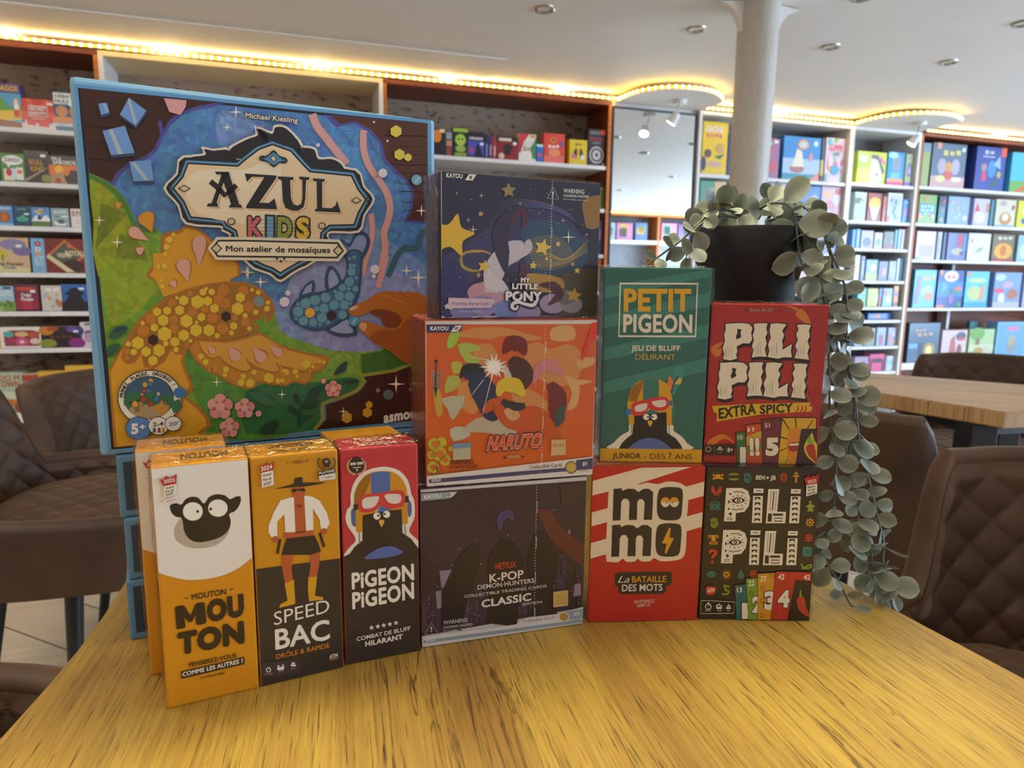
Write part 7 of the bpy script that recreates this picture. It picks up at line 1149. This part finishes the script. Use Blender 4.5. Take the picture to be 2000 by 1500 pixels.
A.disc(635, 970, 24, '#e2a8a0'); A.disc(565, 912, 19, '#dd9a96', up=0)
A.text('asmodee', (1003, 1222), (1330, 1168), (1002, 1165), '#ded6cc', .07, hc=.449)
# round badge
cr(3); A.disc(497, 1035, 236, '#1c1a20', 205, 40); A.disc(497, 1035, 229, '#e6ded2', 198, 40); A.disc(490, 1033, 182, '#1c1a20', 158, 36); A.disc(490, 1033, 176, '#31597a', 152, 36)
A.poly([(318, 1020), (420, 990), (560, 1010), (666, 1030), (640, 1100), (340, 1110)], '#2f6a44', sm=3); A.poly([(345, 1110), (440, 1085), (560, 1090), (640, 1090), (600, 1160), (480, 1188), (390, 1165)], '#a8906a', sm=3); A.poly([(335, 1070), (420, 1045), (400, 1090)], '#3a2a20')
for k, (x, y, r, n_, c) in enumerate(((505, 910, 19, 6, '#d0a02a'), (462, 938, 20, 6, '#d0a02a'), (500, 935, 18, 12, '#2f74a8'), (455, 980, 20, 4, '#b8302a'), (490, 985, 19, 12, '#2f74a8'), (452, 1045, 24, 4, '#b8302a'), (505, 1015, 22, 4, '#2a7a4a'), (545, 1040, 21, 12, '#2f74a8'), (390, 1080, 25, 6, '#d0a02a'), (432, 1078, 18, 6, '#a8864a'), (503, 1078, 23, 4, '#b8302a'), (440, 1010, 17, 4, '#a08060'), (560, 1005, 15, 12, '#b0a890'), (405, 1120, 18, 4, '#8a6a3a'), (585, 1065, 17, 4, '#a08060'), (610, 1075, 16, 4, '#8a6a4a'))): A.poly(ell(x, y, r + 3, r + 3, n_, .6), '#2a2220', up=0); A.poly(ell(x, y, r, r, n_, .6), c, up=1)
A.poly(ell(582, 1112, 48, 42, 6, .5), '#c08a24'); A.poly([(642, 1075), (712, 1040), (738, 1102), (672, 1150)], '#256a44'); A.disc(716, 996, 48, '#2b6ca8', 40, 12)
A.arc_text('PRENEZ, PLACEZ, DÉCOREZ !', 497, 1035, 194, 181, 330, 26, '#1f1c20', .03, .87)
for x, y, rx, ry, c in ((415, 1255, 96, 85, '#4f80bc'), (560, 1238, 76, 68, '#e8e0d6'), (668, 1222, 62, 56, '#e8e0d6')): A.disc(x, y, rx, '#1c1a20', ry, 28); A.disc(x, y, rx - 5, c, ry - 5, 28)
A.text('5', (362, 1300), (415, 1296), (360, 1222), PW, .07); A.text('+', (422, 1268), (466, 1264), (422, 1226), PW, .05); A.text('2-4', (520, 1244), (596, 1236), (520, 1214), '#2a2420', .03); A.text("20'", (636, 1240), (706, 1232), (636, 1212), '#4f74b0', .03)
for x, c in ((530, '#3a68a8'), (566, '#b8302a'), (596, '#d0922a')): A.disc(x, 1262, 11, c); A.poly([(x - 14, 1288), (x + 14, 1284), (x + 5, 1264), (x - 5, 1264)], c, up=0)
# title plaque
full(); PLQ = fx([(1540, 545), (1440, 582), (1352, 650), (1290, 702), (930, 682), (892, 780), (826, 858), (900, 950), (950, 1062), (1188, 1085), (1212, 1122), (1282, 1162), (1302, 1240)], 1) + fx([(530, 1248), (540, 1180), (602, 1122), (780, 1118), (812, 1030), (864, 940), (810, 870), (762, 772), (460, 742), (400, 680), (322, 592)], 2)
EMB = fx([(1240, -20), (1270, 30), (1330, 60), (1400, 85), (1448, 118)], 3) + fx([(300, 85), (370, 45), (430, 15), (470, -20)], 4)
WV = [fx([(1500, 500), (1430, 430), (1440, 475), (1350, 510), (1240, 580), (1330, 640)], 1), fx([(1270, 700), (1225, 590), (1110, 590), (1050, 580), (1060, 620), (940, 640), (930, 690)], 1), fx([(150, 520), (95, 430), (190, 470), (215, 420), (290, 430), (390, 550), (330, 600)], 2), fx([(380, 600), (400, 570), (490, 580), (520, 650), (620, 650), (690, 690), (700, 760), (460, 745)], 2)]
for d, c in ((16.5, '#ddd2c2'), (12.5, '#1e1c22')):
    for P in (PLQ, EMB): A.poly(smooth(inflate(P, d), 3), c, up=1)
    for P in WV: A.poly(smooth(inflate(P, d - 11), 3), c, up=0)
for d, c in ((7.5, '#4d88b6'), (5.4, '#6aa0c8'), (3.6, '#1e1c22'), (0, '#dfc7a2')):
    for P in (PLQ, EMB): A.poly(inflate(P, d), c, up=1)
A.poly(fx([(1000, 730), (1350, 720), (1500, 640), (1600, 660), (1560, 1130), (1280, 1110), (1000, 1040), (900, 860)], 1), '#e6d8be', sm=4)
K2 = '#1f1d24'
def L_(fn):
    for dx, dy, c in ((3.6, 3.0, '#c98a34'), (2.2, 1.6, '#e6d8be'), (0, 0, K2)): fn(dx * 3.75, dy * 3.75, c); A.up()
def let_A(dx, dy, c):
    cr(1); q = lambda P: [(x + dx, y + dy) for x, y in P]
    A.line(q([(1112, 975), (1190, 750)]), 34, c, up=0); A.line(q([(1272, 985), (1192, 745)]), 58, c, up=0); A.poly(q([(1060, 990), (1072, 968), (1140, 965), (1146, 993)]), c, up=0); A.poly(q([(1222, 998), (1232, 975), (1312, 976), (1320, 1000)]), c, up=0); A.poly(q([(1122, 736), (1226, 738), (1222, 760), (1130, 757)]), c, up=0); A.line(q([(1088, 808), (1130, 842), (1194, 908), (1240, 870), (1278, 835)]), 40, c, up=0)
def let_Z(dx, dy, c):
    cr(2); q = lambda P: [(x + dx, y + dy) for x, y in P]
    A.poly(q([(-12, 750), (222, 765), (218, 785), (95, 962), (165, 965), (205, 930), (226, 1012), (0, 1004), (-2, 990), (130, 778), (40, 775), (5, 812)]), c, up=0)
def let_U(dx, dy, c):
    cr(2); q = lambda P: [(x + dx, y + dy) for x, y in P]
    A.poly(q([(228, 770), (345, 777), (343, 795), (320, 800), (326, 930), (342, 972), (370, 985), (398, 972), (408, 930), (408, 798), (386, 792), (386, 772), (462, 778), (458, 796), (436, 800), (430, 940), (418, 995), (380, 1022), (330, 1020), (285, 1000), (266, 950), (258, 800), (232, 790)]), c, up=0)
def let_L(dx, dy, c):
    cr(2); q = lambda P: [(x + dx, y + dy) for x, y in P]
    A.poly(q([(485, 785), (572, 791), (570, 808), (553, 812), (553, 1000), (620, 1003), (650, 982), (660, 946), (690, 1036), (500, 1026), (500, 1010), (515, 1005), (512, 808), (485, 804)]), c, up=0)
for fn in (let_A, let_Z, let_U, let_L): L_(fn)
cr(2)
for t, bl, br, tl, c in (('K', (12, 1212), (126, 1222), (10, 1062), '#cc6a70'), ('I', (150, 1222), (196, 1224), (150, 1062), '#6a9fc8'), ('D', (226, 1222), (330, 1226), (228, 1066), '#8aa03c'), ('S', (362, 1224), (458, 1226), (364, 1070), '#d9b934')):
    A.text(t, bl, br, tl, c, .06, K2, .09)
for i in range(5): y = 1088 + i * 27; A.line([(0, y), (470, y + 5)], 2.5, '#3a3030', up=0)
A.disc(550, 1132, 28, K2, 26); A.disc(550, 1132, 21, '#c8bc9a', 19); cr(1); A.disc(1240, 1100, 30, K2, 27); A.disc(1240, 1100, 22, '#c8bc9a', 20)
full(); BN = fx([(1150, 1246), (1340, 1246), (1345, 1246)], 1) + fx([(660, 1264), (694, 1312), (656, 1356)], 2) + fx([(1145, 1346), (1110, 1296)], 1)
A.poly(inflate(BN, 9), '#ddd2c2'); A.poly(inflate(BN, 3.5), K2); A.poly(BN, '#e8dcc4')
cr(1)
for k, x, y, rx, ry in ((1, 1132, 1296, 44, 40), (1, 898, 860, 48, 26), (2, 668, 1312, 40, 42), (2, 800, 946, 40, 25)): cr(k); A.poly([(x - rx, y), (x, y - ry), (x + rx, y), (x, y + ry)], K2); A.poly([(x - rx * .72, y), (x, y - ry * .72), (x + rx * .72, y), (x, y + ry * .72)], '#cfc4a4')
full(); P3 = lambda x, y, k: (C[k][0] + x / 3.75, C[k][1] + y / 3.75)
A.text('Mon atelier de mosaïques', P3(1200, 1318, 1), P3(610, 1330, 2), P3(1200, 1274, 1), '#221d1c', .035); A.text('Michael Kiesling', P3(1340, 347, 1), P3(375, 384, 2), P3(1343, 308, 1), '#ded4c8', .03, '#15141a', .12)
cr(2); A.poly([(92, 640), (110, 620), (150, 622), (198, 580), (240, 622), (285, 636), (300, 660), (280, 678), (240, 675), (198, 706), (155, 668), (110, 660)], K2, sm=3); A.poly([(104, 640), (150, 634), (198, 598), (240, 634), (288, 658), (240, 664), (198, 690), (155, 658)], '#4d88b6', sm=2); A.poly([(170, 642), (198, 614), (222, 646), (198, 672)], K2); A.poly([(178, 642), (198, 622), (214, 646), (198, 664)], '#cfc4a4')
A.discs([(110, 530, 7), (135, 522, 7), (155, 518, 7), (215, 522, 7), (240, 532, 7), (265, 545, 7), (880, 930, 7), (882, 952, 7), (884, 972, 7), (125, 640, 6), (262, 650, 6)], K2, 8); cr(4); A.discs([(222, 20, 9), (275, 20, 9), (250, 38, 9)], K2, 8); cr(1); A.discs([(800, 842, 8), (803, 862, 8), (806, 882, 8)], K2, 8)
B0.done(A, 'lid_print')
# three copies lying flat make its pedestal
stk = None
for i in range(3):
    t = ('lowest', 'middle', 'topmost')[i]
    g = Box('blue game box lying flat, %s of the pile under the big light blue box' % t, -.2812 + .002 * (1 if i == 1 else 0) - .001 * i, .4725 + .0015 * i, i * .047, 27.4 + (.8, -.6, .2)[i], .25, .25, .0466, '#5b8ab0', group='blue boxes lying under the big box', wrapped=False, bev=.002)
    b = MB(); b.box(.0042, -.0006, .0055, .246, .0003, .0415, '#1f3b50'); b.build('side_print', PRINT, g.root)
# orange box behind the bird game
g = Box('plain orange game box standing behind the red and black bird game, only its top showing', -.1337, .4927, 0, 27.4, .056, .036, .1490, '#c98a1c')
# ================================================================== hanging plant
M_POT = noisy('black_plastic_pot', '#0c0d13', '#101117', 20, .6)
def leaf_mat():
    m = print_mat('dusty_leaf', .42, .1); return m
M_LEAF = leaf_mat(); M_STEM = noisy('grey_green_stem', '#4e574c', '#65705f', 40, .6); M_SOIL = noisy('dark_soil', '#1d1712', '#2e241c', 90, .9, bump=.6)
PCX, PCY, RZ = at_depth(1468, 430, .635).x, .635, 1.066
for i, (w_, lb) in enumerate(((.084, 'plain dark cardboard box under the black plant pot'), (.088, 'plain dark cardboard box standing on the table behind the black game box'))):
    zz = .1115 * (1 - i); b = MB(); b.bbox(-w_ / 2, -.034, 0, w_ / 2, .034, .1113, .0015, '#2b2523'); o = b.build('cardboard_box', PRINT, None, loc=(PCX + .004, PCY + .004, TZ + zz)); tag(o, lb, 'box')
pl = thing('potted_plant', 'black pot of pale grey green hanging eucalyptus standing behind the red spicy game', 'plant', (PCX, PCY, TZ + .2232))
ph = RZ - (TZ + .2232)
b = MB(); b.lathe([(0, 0), (.034, 0), (.037, .003), (.0445, ph - .034), (.0475, ph - .030), (.0515, ph - .003), (.0505, ph), (.0475, ph - .001), (.044, ph - .012), (0.0, ph - .0125)], 48); b.build('pot', M_POT, pl, True)
b = MB(); b.lathe([(0, ph - .008), (.02, ph - .007), (.0435, ph - .0115)], 24); b.build('soil', M_SOIL, pl, True)
ORG = Vector((PCX, PCY, TZ + .2232))
def leaf(mb, base, d, nrm, L, Wd, rr):
    d = d.normalized(); s = d.cross(nrm).normalized(); nrm = s.cross(d).normalized(); cup = rr.uniform(.05, .22); fold = rr.uniform(.0, .25)
    rows = ((0.0, .0), (.08, .3), (.22, .68), (.4, .93), (.6, 1.0), (.78, .86), (.92, .52), (1.0, .0)); vs, cs = [], []
    g = rr.uniform(-.02, .025); tone = lin('#7c8374'); inn = tuple(max(.02, c + g) for c in tone); rim = tuple(min(1, c * 1.35 + .03 + g) for c in tone)
    for t, k in rows:
        for j in range(5):
            q = (j - 2) / 2; w_ = Wd / 2 * k * q
            vs.append(base + d * (L * (t + .06)) + s * w_ + nrm * (cup * L * (t * t - .25 * t) * -1 + fold * abs(w_))); cs.append(rim if (abs(q) == 1 or t > .95) else (tuple(c * .86 for c in inn) if q == 0 else inn))
    f = [(r * 5 + j, r * 5 + j + 1, (r + 1) * 5 + j + 1, (r + 1) * 5 + j) for r in range(len(rows) - 1) for j in range(4)]
    n = len(mb.v); mb.v += [tuple(v - ORG) for v in vs]
    for q in f: mb.f.append([n + i for i in q]); mb.c.append([cs[i] for i in q]); mb.m.append(0)
    mb.tube([base - ORG, base + d * (L * .07) - ORG], .0006, 5, inn)
def vine(pts, seed, size=(.016, .026), gap=.0125, start=0., r=.0011):
    rr = random.Random(seed); P = [at_depth(x, y, Y) for x, y, Y in pts]
    Q = []
    for i in range(len(P) - 1):
        p0, p1, p2, p3 = P[max(i - 1, 0)], P[i], P[i + 1], P[min(i + 2, len(P) - 1)]
        for j in range(8):
            t = j / 8; Q.append(.5 * ((2 * p1) + (p2 - p0) * t + (2 * p0 - 5 * p1 + 4 * p2 - p3) * t * t + (3 * p1 - p0 - 3 * p2 + p3) * t ** 3))
    Q.append(P[-1]); Q = [Vector((q.x, q.y, max(q.z, TZ + .003))) for q in Q]
    m = MB(); m.tube([q - ORG for q in Q], [r * (1.3 - .7 * i / len(Q)) for i in range(len(Q))], 7); st = m.build('vine_stem', M_STEM, pl, True)
    lf = MB(); acc = start; ang = rr.uniform(0, 6)
    for i in range(len(Q) - 1):
        seg = Q[i + 1] - Q[i]; l = seg.length; t = seg.normalized()
        while acc < l:
            p = Q[i] + seg * (acc / l); ang += 1.45 + rr.uniform(-.3, .3); a = t.cross(Vector((0, -1, .2))).normalized(); b2 = t.cross(a)
            for k in (0, 1):
                o = a * math.cos(ang + k * math.pi) + b2 * math.sin(ang + k * math.pi); d = (o + t * rr.uniform(.0, .5) + Vector((0, -.25, -.1))).normalized(); L = rr.uniform(*size)
                nm = (Vector((0, -1, .35)) + o * rr.uniform(-.4, .4) + Vector((rr.uniform(-.6, .6), rr.uniform(-.3, .3), rr.uniform(-.5, .5)))).normalized()
                if abs(d.dot(nm)) > .85: nm = (nm + t).normalized()
                tip = p + d * L * 1.06
                if tip.z < TZ + .002: d = Vector((d.x, d.y, max(0, (TZ + .003 - p.z) / L))).normalized()
                leaf(lf, p, d, nm, L, L * rr.uniform(.72, .95), rr)
            acc += gap * rr.uniform(.8, 1.25)
        acc -= l
    q = Q[-1]; leaf(lf, q, Q[-1] - Q[-2], Vector((.2, -1, .3)), size[0], size[0] * .7, rr)
    lf.build('leaves', M_LEAF, st, True, fix=False)
VINES = [
 ([(1462, 428, .630), (1420, 410, .615), (1390, 416, .60), (1364, 437, .592), (1330, 470, .588), (1302, 490, .586), (1275, 510, .588), (1256, 524, .59)], 1, (.011, .017), .0125, .05),
 ([(1440, 424, .620), (1400, 422, .605), (1366, 440, .590), (1350, 462, .586), (1345, 478, .585), (1341, 500, .585)], 2, (.014, .02), .014, .045),
 ([(1455, 428, .640), (1420, 406, .63), (1395, 404, .61), (1372, 420, .60)], 3, (.015, .021), .010, .01),
 ([(1470, 428, .635), (1485, 408, .61), (1510, 396, .60), (1540, 402, .595), (1552, 425, .59), (1556, 450, .588), (1560, 490, .586), (1568, 520, .585), (1595, 565, .585)], 4, (.018, .027), .0125, .012),
 ([(1500, 426, .64), (1530, 400, .62), (1560, 398, .61), (1585, 418, .60), (1592, 440, .597), (1605, 455, .595)], 5, (.015, .021), .011, .01),
 ([(1475, 428, .65), (1440, 408, .655), (1420, 400, .65)], 6, (.016, .024), .010, .01),
 ([(1480, 428, .65), (1500, 402, .65), (1522, 380, .645), (1535, 372, .64)], 7, (.018, .025), .012, .02),
 ([(1510, 428, .635), (1570, 405, .61), (1598, 430, .60), (1618, 480, .596), (1628, 530, .592), (1636, 580, .59), (1642, 640, .588), (1645, 680, .586), (1655, 720, .584), (1668, 775, .582), (1668, 820, .58), (1660, 870, .578), (1660, 920, .576), (1668, 975, .572), (1678, 1020, .568), (1700, 1070, .562), (1704, 1110, .556), (1712, 1150, .55)], 8, (.013, .022), .0135, .06),
 ([(1515, 428, .64), (1560, 420, .60), (1600, 450, .59), (1626, 500, .585), (1650, 560, .583), (1655, 620, .582), (1652, 680, .582)], 9, (.014, .021), .013, .06),
 ([(1500, 430, .62), (1545, 430, .595), (1580, 480, .588), (1600, 540, .584), (1612, 600, .582), (1618, 680, .58), (1620, 760, .578), (1622, 830, .576), (1632, 890, .574), (1632, 960, .57), (1620, 1020, .565), (1612, 1060, .56)], 10, (.014, .024), .0135, .07),
 ([(1652, 690, .584), (1668, 770, .582), (1677, 855, .580), (1690, 910, .577), (1704, 965, .573), (1714, 1010, .568), (1726, 1060, .562), (1726, 1105, .556), (1745, 1160, .548)], 11, (.014, .023), .0125, .01),
 ([(1612, 1040, .562), (1590, 1062, .556), (1612, 1095, .55), (1640, 1140, .542), (1655, 1170, .537), (1668, 1192, .534)], 12, (.012, .02), .0125, .01),
 ([(1640, 1010, .566), (1660, 1065, .562), (1690, 1085, .56), (1706, 1130, .553), (1722, 1165, .548)], 13, (.014, .021), .0125, .01),
]
for pts, sd, sz, gp, st in VINES: vine(pts, sd, sz, gp, st)
